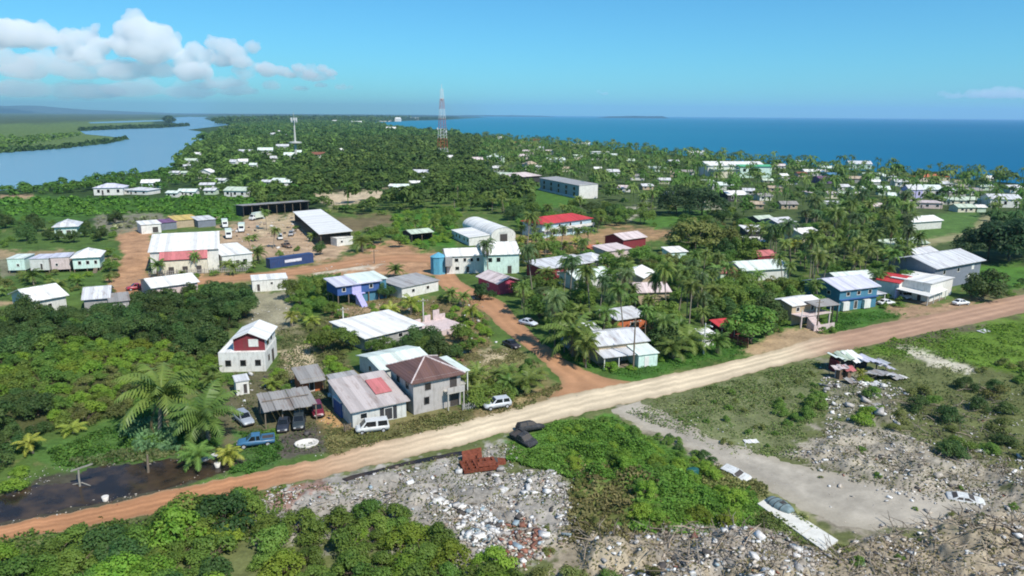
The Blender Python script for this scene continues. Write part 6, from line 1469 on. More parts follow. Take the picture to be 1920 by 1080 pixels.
board(390, 860, 'bent pale sheet beside the yellow palm at the ditch', 2.6, 1.0, 'silver', rz=.9)
board(1650, 760, 'grey sheet half buried in the dusty bushes', 2.4, 1.4, 'grey')
board(1845, 622, 'pale blue grey sheet on the dark verge below the road', 3.0, 1.6, 'silver', rz=.5)
# ------------------------------------------------------------------ plants
BARK = paint('bark', (0.17, 0.13, 0.095), 0.95, 0.35, 5, None, 0, .1, .5)
BARKP = paint('palm_bark', (0.25, 0.215, 0.17), 0.95, 0.3, 6, None, 0, .1, .5)
LV = {
 'mid': leaf('leaf_mid', (0.098, 0.196, 0.037), (0.206, 0.308, 0.055)),
 'dark': leaf('leaf_dark', (0.051, 0.117, 0.033), (0.118, 0.187, 0.050)),
 'deep': leaf('leaf_deep', (0.036, 0.085, 0.033), (0.079, 0.131, 0.050)),
 'lime': leaf('leaf_lime', (0.147, 0.282, 0.033), (0.294, 0.394, 0.055)),
 'olive': leaf('leaf_olive', (0.138, 0.179, 0.046), (0.235, 0.236, 0.072)),
 'palm': leaf('leaf_palm', (0.098, 0.187, 0.037), (0.216, 0.282, 0.065), 0.3, 0.45),
 'palmdark': leaf('leaf_palm_dark', (0.058, 0.123, 0.041), (0.138, 0.196, 0.065), 0.3, 0.45),
 'gold': leaf('leaf_gold', (0.214, 0.292, 0.041), (0.375, 0.380, 0.072), 0.3, 0.45),
 'dry': leaf('leaf_dry', (0.254, 0.196, 0.101), (0.392, 0.308, 0.154), 0.2),
}
def quad_cloud(rng, pos, nrm, size, asp=1.35):
    """leaf clumps: one four-cornered leaf per point"""
    n = len(pos)
    nrm = nrm / (np.linalg.norm(nrm, axis=1, keepdims=True) + 1e-9)
    r = rng.normal(size=(n, 3)); t = np.cross(nrm, r); t /= (np.linalg.norm(t, axis=1, keepdims=True) + 1e-9)
    b = np.cross(nrm, t)
    s = (size * rng.uniform(.55, 1.35, n))[:, None]
    bend = nrm * s * rng.uniform(-.25, .1, n)[:, None]
    v = np.stack([pos - t * s * asp * .5 + bend, pos - b * s * .42, pos + t * s * asp * .5 + bend, pos + b * s * .42], 1)
    q = np.arange(n * 4).reshape(n, 4)
    return v.reshape(-1, 3), q
def lobes_cloud(rng, lobes, per, size, up=0.45, fill=.35, jit=.36):
    P_, N_ = [], []
    for (x, y, z, r, sq) in lobes:
        k = max(6, int(per * (r ** 2)))
        d = rng.normal(size=(k, 3)); d /= np.linalg.norm(d, axis=1, keepdims=True)
        d[:, 2] = np.where(d[:, 2] < -.45, -d[:, 2], d[:, 2])
        rr = r * (1 - fill * rng.random(k) ** 2) * (0.86 + .3 * rng.random(k))
        p = d * rr[:, None]; p[:, 2] *= sq
        P_.append(p + (x, y, z)); N_.append(d * 1.0 + rng.normal(size=(k, 3)) * jit + (0, 0, up))
    return quad_cloud(rng, np.concatenate(P_), np.concatenate(N_), size)
def limbs(b, rng, h, r, lobes, hfrac=.45, mi=0):
    """tapered trunk that forks to the lobes of the crown"""
    top = Vector((rng.normal() * .03 * h, rng.normal() * .03 * h, h * hfrac))
    mid = Vector((rng.normal() * .03 * h, rng.normal() * .03 * h, h * hfrac * .5))
    b.tube([(0, 0, -.1), mid, top], [r * 1.25, r * .95, r * .8], 7, mi)
    for (x, y, z, rr, sq) in lobes[:9]:
        e = Vector((x, y, z)); m2 = top.lerp(e, .5) + Vector((0, 0, -.04 * h))
        b.tube([top, m2, e], [r * .55, r * .36, r * .14], 5, mi)
PROTO = {}
def proto_tree(key, leafk, h, rad, seed, kind='round', per=26, size=.55, nl=12, bark=BARK, base=.38):
    rng = np.random.default_rng(seed)
    lobes = []
    if kind == 'round':
        for i in range(nl):
            a = rng.uniform(0, 2 * PI); q = math.sqrt(rng.uniform(0, 1)); z = h * (base + .12 + (0.78 - base) * rng.uniform(0.05, 1) * (1 - .45 * q * q))
            lobes.append((math.cos(a) * rad * q * .78, math.sin(a) * rad * q * .78, z, rad * rng.uniform(.26, .46), .8))
    elif kind == 'wide':
        for i in range(nl):
            a = rng.uniform(0, 2 * PI); q = math.sqrt(rng.uniform(0, 1)); z = h * (.30 + .52 * (1 - q * q) * rng.uniform(.55, 1.05) + rng.uniform(-.05, .05))
            lobes.append((math.cos(a) * rad * q * .86, math.sin(a) * rad * q * .86, z, rad * rng.uniform(.2, .34), .7))
    elif kind == 'mound':
        for i in range(nl):
            a = rng.uniform(0, 2 * PI); q = math.sqrt(rng.uniform(0, 1)); z = h * (.18 + .55 * (1 - q * q) * rng.uniform(.5, 1.1))
            lobes.append((math.cos(a) * rad * q * .8, math.sin(a) * rad * q * .8, z, rad * rng.uniform(.24, .42), .75))
    v, q = lobes_cloud(rng, lobes, per, size)
    v[:, 2] = np.maximum(v[:, 2], .03)
    crown = np_mesh(key + '_crown', v, q, LV[leafk])
    b = MB(); limbs(b, rng, h, max(.08, h * .024), lobes, base * (.8 if kind != 'mound' else .3))
    if kind == 'mound':
        for i in range(6):
            a = rng.uniform(0, 2 * PI); b.tube([(0, 0, -.05), (math.cos(a) * rad * .3, math.sin(a) * rad * .3, h * .3), (math.cos(a) * rad * .6, math.sin(a) * rad * .6, h * .5)], [.06, .045, .02], 4)
    trunk = b.mesh(key + '_trunk', bark, True)
    PROTO[key] = (crown, trunk, rad, h)

def palm_fronds(rng, top, n, length, droop, leaflets=13, wid=.75, up=(-.25, 1.25), young=False):
    V = []; Q = []
    def quad(a, b_, c, d):
        i = len(V); V.extend([a, b_, c, d]); Q.append((i, i + 1, i + 2, i + 3))
    for k in range(n):
        az = k * 2.39996 + rng.uniform(-.25, .25)
        el = up[0] + (up[1] - up[0]) * ((k + .5) / n) ** .8 + rng.uniform(-.12, .12)
        ln = length * rng.uniform(.82, 1.12)
        dirh = np.array((math.cos(az), math.sin(az), 0.0)); side = np.array((-math.sin(az), math.cos(az), 0.0))
        side = side + np.array((0, 0, rng.uniform(-.3, .3)))
        pts = []; p = np.array(top, float); e = el; nseg = 9
        for s in range(nseg + 1):
            pts.append(p.copy()); p = p + (dirh * math.cos(e) + np.array((0, 0, math.sin(e)))) * ln / nseg
            e -= droop * (1.0 + 1.1 * s / nseg) / nseg * 1.35
        pts = np.array(pts)
        for s in range(nseg):   # rib
            w_ = .07 * (1 - s / nseg) + .015
            quad(pts[s] - side * w_, pts[s] + side * w_, pts[s + 1] + side * w_ * .8, pts[s + 1] - side * w_ * .8)
        for j in range(leaflets):
            t = .13 + .86 * j / (leaflets - 1); f = t * nseg; i = min(int(f), nseg - 1); u = f - i
            c = pts[i] * (1 - u) + pts[i + 1] * u; tang = pts[i + 1] - pts[i]; tang /= np.linalg.norm(tang)
            ll = wid * (math.sin(PI * min(1, t * .8 + .16)) ** .7) * rng.uniform(.85, 1.15)
            lw = ln / leaflets * .46
            for sg in (-1, 1):
                dv = side * sg * .82 + tang * .5 + np.array((0, 0, -.32 - .35 * rng.random()))
                dv /= np.linalg.norm(dv)
                tip = c + dv * ll
                quad(c - tang * lw, c + tang * lw, tip + tang * lw * .25, tip - tang * lw * .25)
    return np.array(V), np.array(Q)
def proto_palm(key, leafk, h, seed, n=22, length=3.6, droop=1.0, wid=.85, dead=6, up=(-.35, 1.3), nuts=True, lean=None):
    rng = np.random.default_rng(seed)
    ln = rng.uniform(.02, .12) * h if lean is None else lean; az = rng.uniform(0, 2 * PI)
    path = [(math.cos(az) * ln * (t ** 1.8), math.sin(az) * ln * (t ** 1.8), h * t - (.1 if t == 0 else 0)) for t in (0, .12, .3, .5, .75, 1)]
    b = MB(); b.tube(path, [.26, .19, .165, .15, .14, .15], 8)
    if nuts:
        for i in range(7):
            a = rng.uniform(0, 2 * PI); c = Vector(path[-1]) + Vector((math.cos(a) * .25, math.sin(a) * .25, -.22))
            b.lathe([(.02, c.z - .14), (.12, c.z - .05), (.12, c.z + .05), (.02, c.z + .14)], 6, 1, (c.x, c.y))
    trunk = b.mesh(key + '_trunk', [BARKP, LV['olive']], True)
    v, q = palm_fronds(rng, path[-1], n, length, droop, wid=wid, up=up)
    mi = np.zeros(len(q), int)
    if dead:
        v2, q2 = palm_fronds(rng, (path[-1][0], path[-1][1], path[-1][2] - .2), dead, length * .75, .7, leaflets=9, wid=wid * .6, up=(-1.2, -.7))
        q = np.concatenate([q, q2 + len(v)]); v = np.concatenate([v, v2]); mi = np.concatenate([mi, np.ones(len(q2), int)])
    v[:, 2] = np.maximum(v[:, 2], .04)
    crown = np_mesh(key + '_crown', v, q, [LV[leafk], LV['dry']], mat_idx=mi)
    PROTO[key] = (crown, trunk, length * .8, h + length * .35)

for i in range(4): proto_tree('mid%d' % i, 'mid', 7.0, 3.9, 11 + i, 'round', 62, .4, 16, base=.24)
for i in range(3): proto_tree('dark%d' % i, 'dark', 7.5, 4.3, 31 + i, 'round', 58, .42, 19, base=.12)
for i in range(3): proto_tree('deep%d' % i, 'deep', 9.5, 7.0, 41 + i, 'wide', 46, .46, 26)
for i in range(2): proto_tree('olive%d' % i, 'olive', 7.0, 4.6, 51 + i, 'wide', 62, .38, 20)
for i in range(4): proto_tree('bush%d' % i, 'mid', 3.0, 2.3, 61 + i, 'mound', 240, .21, 14)
for i in range(3): proto_tree('limebush%d' % i, 'lime', 2.6, 2.4, 71 + i, 'mound', 230, .21, 14)
for i in range(3): proto_tree('darkbush%d' % i, 'dark', 3.6, 2.8, 81 + i, 'mound', 180, .24, 14)
for i in range(2): proto_tree('olivebush%d' % i, 'olive', 2.8, 2.4, 91 + i, 'mound', 200, .21, 13)
for i in range(4): proto_palm('palm%d' % i, 'palm', 7.5 + i * .9, 101 + i, 24, 3.7, 1.0, .95)
for i in range(3): proto_palm('palmdark%d' % i, 'palmdark', 8.0 + i, 111 + i, 24, 3.7, 1.15, .9)
for i in range(3): proto_palm('lowpalm%d' % i, 'palm', 2.2 + i * .5, 121 + i, 20, 3.9, .85, 1.0, 2, (-.1, 1.4), False, .1)
for i in range(2): proto_palm('goldpalm%d' % i, 'gold', 1.3 + i * .8, 131 + i, 15, 2.7, .9, .75, 1, (.0, 1.4), False, .1)
KINDS = {'mid': 4, 'dark': 3, 'deep': 3, 'olive': 2, 'bush': 4, 'limebush': 3, 'darkbush': 3, 'olivebush': 2, 'palm': 4, 'palmdark': 3, 'lowpalm': 3, 'goldpalm': 2}
FAMILY = {'mid': 'tree', 'dark': 'tree', 'deep': 'tree', 'olive': 'tree', 'bush': 'shrub', 'limebush': 'shrub', 'darkbush': 'shrub', 'olivebush': 'shrub', 'palm': 'palm', 'palmdark': 'palm', 'lowpalm': 'palm', 'goldpalm': 'palm'}
ONAME = {'tree': 'broadleaf_tree', 'shrub': 'shrub', 'palm': 'coconut_palm'}
OCAT = {'tree': 'tree', 'shrub': 'shrub', 'palm': 'palm tree'}
COUNT = {'tree': 0, 'shrub': 0, 'palm': 0}
PRNG = random.Random(99)
QUEUE = []
def plant(kind, x, y, sc, label, group=None, rz=None, var=None):
    key = kind + str(PRNG.randrange(KINDS[kind]) if var is None else var)
    show = sc * PROTO[key][2] * PROTO[key][3] ** .5 / math.hypot(x, y, 45) ** 1 * (50 if group is None else 1)
    QUEUE.append((show, key, kind, x, y, sc, label, group, rz))
def grow_all(limit=295):
    rest = []
    for fam in COUNT:
        q = sorted((e for e in QUEUE if FAMILY[e[2]] == fam), key=lambda e: -e[0])
        for e in q[:limit]: grow(*e[1:])
        rest += q[limit:]
    VV = []; QQ = []; MI = []; base = 0; mats = []
    for show, key, kind, x, y, sc, label, group, rz in rest:
        me = PROTO[key][0]; n = len(me.vertices); v = np.empty(n * 3, np.float32); me.vertices.foreach_get('co', v); v = v.reshape(-1, 3) * sc
        q = np.empty(len(me.loops), np.int32); me.loops.foreach_get('vertex_index', q)
        a = PRNG.uniform(0, 2 * PI); ca, sa = math.cos(a), math.sin(a)
        VV.append(np.stack([v[:, 0] * ca - v[:, 1] * sa + x, v[:, 0] * sa + v[:, 1] * ca + y, v[:, 2]], 1)); QQ.append(q.reshape(-1, 4) + base); base += n
        m = me.materials[0]
        if m not in mats: mats.append(m)
        MI.append(np.full(len(q) // 4, mats.index(m)))
    if rest:
        o = link('undergrowth', np_mesh('undergrowth', np.concatenate(VV), np.concatenate(QQ), mats, mat_idx=np.concatenate(MI)))
        tag(o, 'small bushes and undergrowth filling the gaps between the houses', 'undergrowth', None, 'stuff')
    print('plants', COUNT, 'merged', len(rest))
def grow(key, kind, x, y, sc, label, group=None, rz=None):
    crown, trunk, rad, h = PROTO[key]
    fam = FAMILY[kind]; COUNT[fam] += 1
    t = thing(ONAME[fam], label, OCAT[fam], (x, y, float(mound([x], [y])[0])), PRNG.uniform(0, 2 * PI) if rz is None else rz, group)
    k = PRNG.uniform(.66, 1.36) if fam == 'palm' else PRNG.uniform(.85, 1.15)
    tl = .17 if fam == 'palm' else .08
    t.rotation_euler = (PRNG.uniform(-tl, tl), PRNG.uniform(-tl, tl), t.rotation_euler[2])
    t.scale = (sc * PRNG.uniform(.86, 1.16), sc * PRNG.uniform(.86, 1.16), sc * k)
    link('crown', crown, t); link('trunk' if fam != 'shrub' else 'stem', trunk, t)
    return t

# areas kept clear of plants (photograph pixels)
def band(pairs): return [(p[0], p[1]) for p in pairs] + [(p[2], p[3]) for p in pairs[::-1]]
KEEP = [band(MAIN),
 [(1030, 750), (1000, 662), (932, 610), (880, 570), (842, 552), (800, 494), (848, 490), (860, 530), (910, 548), (962, 588), (1015, 640), (1080, 686), (1190, 714), (1110, 745)],
 [(232, 538), (480, 512), (600, 497), (700, 478), (860, 480), (850, 502), (700, 500), (520, 524), (280, 546)],
 [(224, 445), (280, 432), (286, 470), (264, 520), (285, 545), (205, 556), (222, 520), (236, 480)],
 [(415, 430), (470, 408), (550, 410), (600, 462), (660, 462), (600, 488), (480, 470), (420, 455)],
 [(700, 462), (780, 470), (870, 488), (850, 505), (690, 500)],
 [(590, 363), (718, 356), (733, 366), (700, 377), (620, 385)],
 [(0, 932), (165, 880), (260, 868), (395, 864), (440, 880), (300, 920), (0, 985)],
 [(1690, 450), (1815, 434), (1850, 404), (1862, 408), (1822, 446), (1700, 463)], [(1705, 415), (1825, 398), (1840, 412), (1800, 440), (1720, 446)],
 [(1150, 758), (1190, 757), (1260, 800), (1480, 885), (1700, 935), (1700, 985), (1560, 980), (1420, 905), (1300, 845)],
 [(1410, 930), (1450, 930), (1580, 1030), (1540, 1040)],
 [(470, 560), (545, 550), (540, 610), (480, 620)], [(530, 662), (585, 645), (595, 690), (540, 705)], [(600, 770), (665, 765), (680, 815), (540, 845), (500, 830)],
 [(880, 765), (1040, 725), (1110, 722), (1010, 758), (890, 785)], [(1390, 656), (1460, 622), (1535, 615), (1550, 638), (1420, 664)], [(1660, 578), (1760, 570), (1850, 562), (1800, 585)],
 [(960, 445), (1060, 442), (1160, 428), (1260, 432), (1255, 444), (1130, 462)], [(870, 665), (955, 655), (1000, 690), (900, 700)],
 [(1195, 412), (1270, 398), (1320, 394), (1325, 410), (1240, 428)], [(640, 412), (720, 404), (735, 420), (660, 435)], [(1000, 350), (1080, 356), (1080, 388), (1005, 392)],
 [(1540, 592), (1680, 580), (1690, 592), (1550, 622)],
 [(560, 900), (760, 872), (960, 835), (960, 880), (1060, 890), (1060, 950), (900, 985), (760, 985), (700, 945), (560, 950)],
]
KEEPW = [[tuple(P(*q)[:2]) for q in poly] for poly in KEEP]
KEEPBB = [(min(p[0] for p in k), max(p[0] for p in k), min(p[1] for p in k), max(p[1] for p in k)) for k in KEEP]
FOOTBB = [(min(p[0] for p in k), max(p[0] for p in k), min(p[1] for p in k), max(p[1] for p in k)) for k in FOOT]
def in_keep_px(px, py):
    for k, bb in zip(KEEP, KEEPBB):
        if bb[0] <= px <= bb[1] and bb[2] <= py <= bb[3] and in_poly(px, py, k): return True
    return False
def blocked(x, y, r, h, strict=1.0):
    for f, bb in zip(FOOT, FOOTBB):
        if bb[0] - r <= x <= bb[1] + r and bb[2] - r <= y <= bb[3] + r:
            for ox, oy in ((0, 0), (r * .5, 0), (-r * .5, 0), (0, r * .5), (0, -r * .5)):
                if in_poly(x + ox, y + oy, f): return True
    bx, by = proj((x, y, 0))
    if in_keep_px(bx, by): return True
    c = proj((x, y, h * .62)); tp = proj((x, y, h * .95))
    if strict > .3 and (in_keep_px(*c) or (strict > .8 and in_keep_px(*tp))): return True
    D = math.hypot(x, y); s = F / math.hypot(D, 45)
    x0, x1, y0, y1 = bx - r * s * .85, bx + r * s * .85, tp[1], by
    for a0, b0, a1, b1, d in PROT:
        if D < d:
            ow = min(x1, a1) - max(x0, a0); oh = min(y1, b1) - max(y0, b0)
            if ow > 0 and oh > 0 and ow * oh > .22 * strict ** -1 * (a1 - a0) * (b1 - b0): return True
    return False
PLACED = []   # x, y, r of every plant so far
GRID = {}
def near(x, y, r):
    gx, gy = int(x // 12), int(y // 12)
    for i in (-1, 0, 1):
        for j in (-1, 0, 1):
            for (a, b, q) in GRID.get((gx + i, gy + j), ()):
                if (a - x) ** 2 + (b - y) ** 2 < (r + q) ** 2: return True
    return False
def occupy(x, y, r): GRID.setdefault((int(x // 12), int(y // 12)), []).append((x, y, r))
def scatter(poly, kinds, spacing, scale, label, group, seed, n=10 ** 6, strict=1.0, tries=None, inview=True):
    """spread plants over a ground polygon; label: text or {kind family: text}"""
    rnd = random.Random(seed)
    W = [P(*q) for q in poly]
    xs = [q.x for q in W]; ys = [q.y for q in W]
    wp = [(q.x, q.y) for q in W]
    area = (max(xs) - min(xs)) * (max(ys) - min(ys))
    T = tries or int(area / spacing ** 2 * 7) + 20
    out = 0
    for _ in range(min(T, 60000)):
        if out >= n: break
        x = rnd.uniform(min(xs), max(xs)); y = rnd.uniform(min(ys), max(ys))
        if not in_poly(x, y, wp): continue
        kd = rnd.choice(kinds); sc = rnd.uniform(*scale)
        if scale[1] > 1.2 and FAMILY[kd] == 'tree' and kd == 'dark' and seed == 9: sc *= .6
        rad = PROTO[kd + '0'][2] * sc; hh = PROTO[kd + '0'][3] * sc
        if near(x, y, spacing * .5): continue
        if inview:
            a = proj((x, y, hh)); b_ = proj((x, y, 0)); s = F / math.hypot(x, y, 45) * rad
            if a[0] < -s - 160 or a[0] > 2080 + s or a[1] > 1180 + s: continue
        if blocked(x, y, rad, hh, strict): continue
        occupy(x, y, spacing * .5)
        fam = FAMILY[kd]
        lb = label[fam] if isinstance(label, dict) else label
        gp = group[fam] if isinstance(group, dict) else group
        plant(kd, x, y, sc, lb, gp); out += 1
    return out
# ------------------------------------------------------------------ single plants one can point at
def one(kind, px, py, sc, label, var=None, rz=None):
    p = P(px, py); occupy(p.x, p.y, 1.2)
    return plant(kind, p.x, p.y, sc, label, None, rz, var)
one('lowpalm', 300, 815, 1.75, 'large low palm with spreading fronds left of the carport', 1)
one('lowpalm', 392, 828, 1.65, 'tall arching palm directly left of the silver car', 2)
one('lowpalm', 372, 872, .8, 'small palm at the edge of the flooded ditch')
one('goldpalm', 432, 868, 1.0, 'yellowing young palm between the ditch and the blue truck', 0)
one('goldpalm', 138, 812, .9, 'young yellow green palm in the low growth at left', 0)
one('goldpalm', 62, 850, .8, 'small bright yellow palm at the far left of the ditch', 1)
one('goldpalm', 508, 728, .9, 'small yellow green palm behind the carport roof', 0)
one('goldpalm', 585, 612, .85, 'yellow leaved banana like plant in the garden patch', 0)
one('goldpalm', 548, 612, .8, 'yellow green garden palm nearest the thicket', 1)
one('goldpalm', 770, 590, 1.1, 'bright yellow palm behind the wide white roof', 1)
one('goldpalm', 737, 592, .9, 'shorter yellow palm left of the bright yellow one', 0)
one('goldpalm', 888, 606, 1.0, 'golden palm at the edge of the orange track', 1)
one('lowpalm', 740, 520, .9, 'lone palm on the dirt road behind the lilac stair house', 0)
one('palmdark', 916, 520, 1.0, 'tall dark palm in front of the long white two storey house', 0)
one('darkbush', 902, 562, 1.3, 'wide dark bush beside the pink cabin at the track bend', 0)
one('lowpalm', 985, 735, 1.0, 'bushy palm on the corner between the track and the pale road', 2)
one('bush', 905, 757, 1.25, 'round green bush beside the grey block house', 1)
one('bush', 940, 748, 1.0, 'green bush just behind the parked silver car', 0)
one('lowpalm', 1075, 668, 1.75, 'large leafy palm at the corner of the palm grove', 0)
one('palm', 1058, 660, .75, 'leaning palm beside the large leafy corner palm', 1)
one('lowpalm', 1286, 660, 1.45, 'spreading palm left of the tiny white kiosk', 1)
one('palm', 1235, 655, .8, 'palm standing right behind the utility pole house', 2)
one('mid', 1408, 645, 1.3, 'round leafy tree beside the red fence', 0)
one('deep', 1316, 404, 1.75, 'very large dark spreading tree near the slate block', 0)
one('deep', 1268, 403, 1.45, 'dark spreading tree merging with the left of the largest dark tree', 1)
one('deep', 1892, 490, 1.75, 'big dark tree filling the right edge beside the grassy path', 2)
one('deep', 1852, 488, 1.35, 'dark tree at the left of the right edge clump', 0)
one('deep', 1945, 480, 1.7, 'dark tree cut by the right edge of the view', 1)
one('dark', 1842, 562, 1.12, 'dark round tree in front of the large silver roofed house', 1)
one('dark', 1822, 560, .6, 'small dark tree at the right wall of the white veranda house', 2)
one('olive', 1300, 478, 2.0, 'broad brownish tree behind the small mint shed', 0)
one('olive', 1350, 474, 1.7, 'olive tree joined to the right of the broad brownish tree', 1)
one('mid', 1208, 420, 1.0, 'leafy tree on the lawn between the lane and the large dark tree', 1)
one('palm', 1090, 432, .8, 'palm behind the right end of the red roof', 0)
one('palm', 1120, 436, .85, 'palm leaning over the dirt lane behind the red roof', 3)
one('lowpalm', 680, 472, 1.1, 'bushy palm in front of the yard cabin', 1)
one('mid', 700, 462, .8, 'green tree at the bend of the dirt road near the yard cabin', 2)
one('dark', 600, 478, .55, 'small dark tree behind the blue container', 0)
one('lowpalm', 484, 494, .9, 'palm between the annex and the blue container', 1)
one('palm', 365, 512, .55, 'thin palm before the red awning', 0)
one('lowpalm', 428, 506, .75, 'palm before the white annex wall', 0)
one('lowpalm', 297, 520, .8, 'bushy palm at the left corner of the warehouse', 2)
one('goldpalm', 1490, 478, 1.5, 'yellow fronded palm in front of the pale yellow house', 1)
one('dark', 722, 560, .6, 'round dark tree covering the right end of the lilac stair house', 1)
one('palm', 512, 466, .7, 'slim palm in the yard behind the blue container', 1)
one('palm', 470, 470, .6, 'small palm in the yard beside the annex roof', 2)
one('lowpalm', 590, 452, .7, 'dusty low palm beside the dark side of the truck shed', 0)
one('bush', 560, 470, .7, 'bush in the yard behind the right end of the blue container', 2)
one('limebush', 1622, 716, .55, 'yellow green bush in the middle of the collapsed shack', 0)
one('goldpalm', 1612, 712, .5, 'tiny yellow palm inside the collapsed shack', 1)
one('palm', 500, 432, .7, 'palm in the yard before the parked trucks', 3)
one('lowpalm', 478, 452, .7, 'dusty palm right behind the annex roof', 1)
one('bush', 556, 430, .7, 'bush in the yard against the dark side of the truck shed', 1)
one('bush', 352, 992, 1.6, 'tallest bush of the clump rising against the orange road', 0)
one('bush', 398, 975, 1.35, 'bush at the right of the clump rising against the orange road', 1)
one('limebush', 338, 1015, 1.5, 'lighter bush in front of the tallest one at the orange road', 2)
one('darkbush', 420, 990, 1.2, 'darker bush at the right foot of the tallest one by the orange road', 1)
one('bush', 312, 1000, 1.2, 'bush left of the tallest one at the orange road', 2)
one('lowpalm', 1098, 690, 1.0, 'low palm hiding the left corner of the patched grey tin house', 2)
one('limebush', 1146, 694, .7, 'bright bush at the porch of the patched grey tin house', 1)
one('dark', 1246, 662, .85, 'round dark tree right of the patched grey tin house', 0)
one('lowpalm', 1262, 672, 1.1, 'arching palm in front of the round dark tree on the verge', 1)
one('palm', 1168, 628, .95, 'tall palm rising behind the patched grey tin house', 3)
one('palm', 1130, 640, .8, 'palm leaning over the roof of the patched grey tin house', 2)
one('lowpalm', 1345, 662, .9, 'short palm between the tiny white kiosk and the red fence', 0)
one('dark', 1445, 612, .95, 'dark round tree at the left wall of the unfinished house', 2)
one('mid', 1530, 590, .7, 'leafy tree between the unfinished house and the bright blue house', 3)
one('palm', 1640, 548, .9, 'palm behind the right end of the bright blue house', 1)
one('mid', 1700, 545, .8, 'leafy tree left of the red roof behind the veranda house', 2)
# ------------------------------------------------------------------ stands of plants, nearest first
T_ = lambda tree, shrub, palm: {'tree': tree, 'shrub': shrub, 'palm': palm}
S = scatter
# bushes along the bottom edge
S([(-60, 1030), (120, 1010), (250, 1012), (300, 1000), (340, 952), (420, 925), (460, 945), (470, 985), (430, 1040), (470, 1200), (-300, 1260)], ['bush', 'bush', 'limebush', 'darkbush'], 2.5, (.75, 1.25), 'leafy green bush in the bottom left corner below the orange road', 'bushes below the orange road', 1, 70, .5)
S([(500, 1010), (560, 985), (640, 990), (700, 960), (755, 985), (860, 1040), (960, 1075), (1000, 1240), (480, 1240)], ['bush', 'bush', 'limebush'], 2.3, (.7, 1.15), 'leafy green bush below the rubble at the bottom of the view', 'bushes at the bottom edge', 2, 60, .3)
S([(770, 960), (800, 955), (810, 985), (780, 990)], ['bush'], 2.0, (.5, .8), 'small bush standing in the rubble', None, 3, 1, .2)
S([(1010, 1075), (1220, 1070), (1220, 1160), (1010, 1160)], ['bush', 'olivebush'], 2.6, (.5, .8), 'low bush at the bottom edge between two rubble heaps', 'low bushes between the rubble heaps', 4, 8, .3)
# left flank
S([(-40, 760), (60, 740), (85, 830), (40, 870), (-60, 900)], ['dark', 'darkbush'], 2.8, (.6, .8), T_('dark tree at the left edge above the flooded ditch', 'dark bush at the left edge above the flooded ditch', ''), T_('dark trees at the left edge', 'dark bushes at the left edge', ''), 5, 14, .3)
S([(-40, 900), (40, 890), (45, 920), (-40, 935)], ['limebush'], 2.0, (.5, .7), 'bright green bush at the left end of the flooded ditch', 'bushes at the left end of the ditch', 6, 4, .1)
S([(200, 690), (330, 660), (400, 700), (330, 740), (200, 790), (110, 800), (80, 770)], ['olivebush', 'bush', 'olivebush', 'limebush'], 2.5, (.6, .95), 'brownish green low bush on the slope left of the palms', 'brownish green bushes left of the palms', 7, 60, .6)
S([(-60, 700), (150, 650), (330, 655), (400, 690), (330, 665), (200, 690), (80, 770), (-60, 740)], ['limebush', 'limebush', 'bush'], 2.7, (.8, 1.15), 'bright green low bush below the dark thicket at left', 'bright green bushes below the thicket', 8, 70, .6)
S([(-80, 600), (60, 596), (200, 590), (290, 566), (400, 546), (462, 548), (466, 600), (412, 640), (405, 690), (330, 655), (150, 650), (-80, 700)], ['darkbush', 'darkbush', 'bush', 'dark'], 3.0, (.85, 1.3), T_('dense dark green tree of the thicket left of the maroon gabled house', 'dark bush of the thicket left of the maroon gabled house', ''), T_('dark trees of the left thicket', 'dark bushes of the left thicket', ''), 9, 130, .5)
S([(405, 700), (440, 702), (440, 735), (380, 740), (340, 720)], ['bush', 'lowpalm'], 2.6, (.5, .8), T_('', 'green bush below the maroon gabled house', 'small palm below the maroon gabled house'), T_('', 'bushes below the maroon gabled house', 'palms below the maroon gabled house'), 10, 8, .5)
# gardens of the village block
S([(520, 705), (640, 690), (650, 730), (610, 740), (520, 735)], ['bush', 'limebush', 'olivebush'], 2.5, (.45, .75), 'garden bush between the maroon gabled house and the tin roof shed', 'garden bushes behind the carport', 11, 12, .8)
S([(560, 600), (640, 590), (665, 660), (620, 690), (590, 660)], ['bush', 'olivebush', 'limebush', 'mid'], 3.0, (.4, .75), T_('small garden tree left of the wide white roof', 'garden bush left of the wide white roof', ''), T_('garden trees left of the wide white roof', 'garden bushes left of the wide white roof', ''), 12, 18, .7)
S([(540, 560), (630, 545), (640, 585), (560, 600)], ['bush', 'limebush', 'mid'], 2.8, (.45, .8), T_('small tree below the plain white block house', 'green bush below the plain white block house', ''), T_('small trees below the white block house', 'bushes below the white block house', ''), 13, 16, .8)
S([(690, 655), (800, 650), (880, 640), (890, 655), (870, 700), (812, 690), (790, 668), (700, 672)], ['mid', 'bush', 'dark'], 2.9, (.4, .68), T_('dark green tree between the wide white roof and the mint roof', 'bush between the wide white roof and the mint roof', ''), T_('trees between the white and mint roofs', 'bushes between the white and mint roofs', ''), 14, 26, .45)
S([(830, 560), (880, 580), (920, 620), (900, 650), (850, 640), (840, 590)], ['bush', 'limebush', 'lowpalm'], 2.8, (.45, .8), T_('', 'green bush on the left side of the orange track', 'low palm on the left side of the orange track'), T_('', 'bushes left of the orange track', 'palms left of the orange track'), 15, 18, .8)
S([(690, 575), (760, 570), (830, 575), (840, 600), (700, 595)], ['limebush', 'bush'], 2.6, (.4, .6), 'garden bush behind the wide white roof', 'garden bushes behind the wide white roof', 16, 12, .7)
S([(868, 735), (900, 700), (1000, 690), (1020, 722), (960, 748), (880, 765)], ['bush', 'lowpalm', 'limebush'], 2.4, (.55, .9), T_('', 'leafy bush on the track corner right of the grey block house', 'low palm on the track corner right of the grey block house'), T_('', 'bushes on the track corner', 'palms on the track corner'), 17, 16, .6)
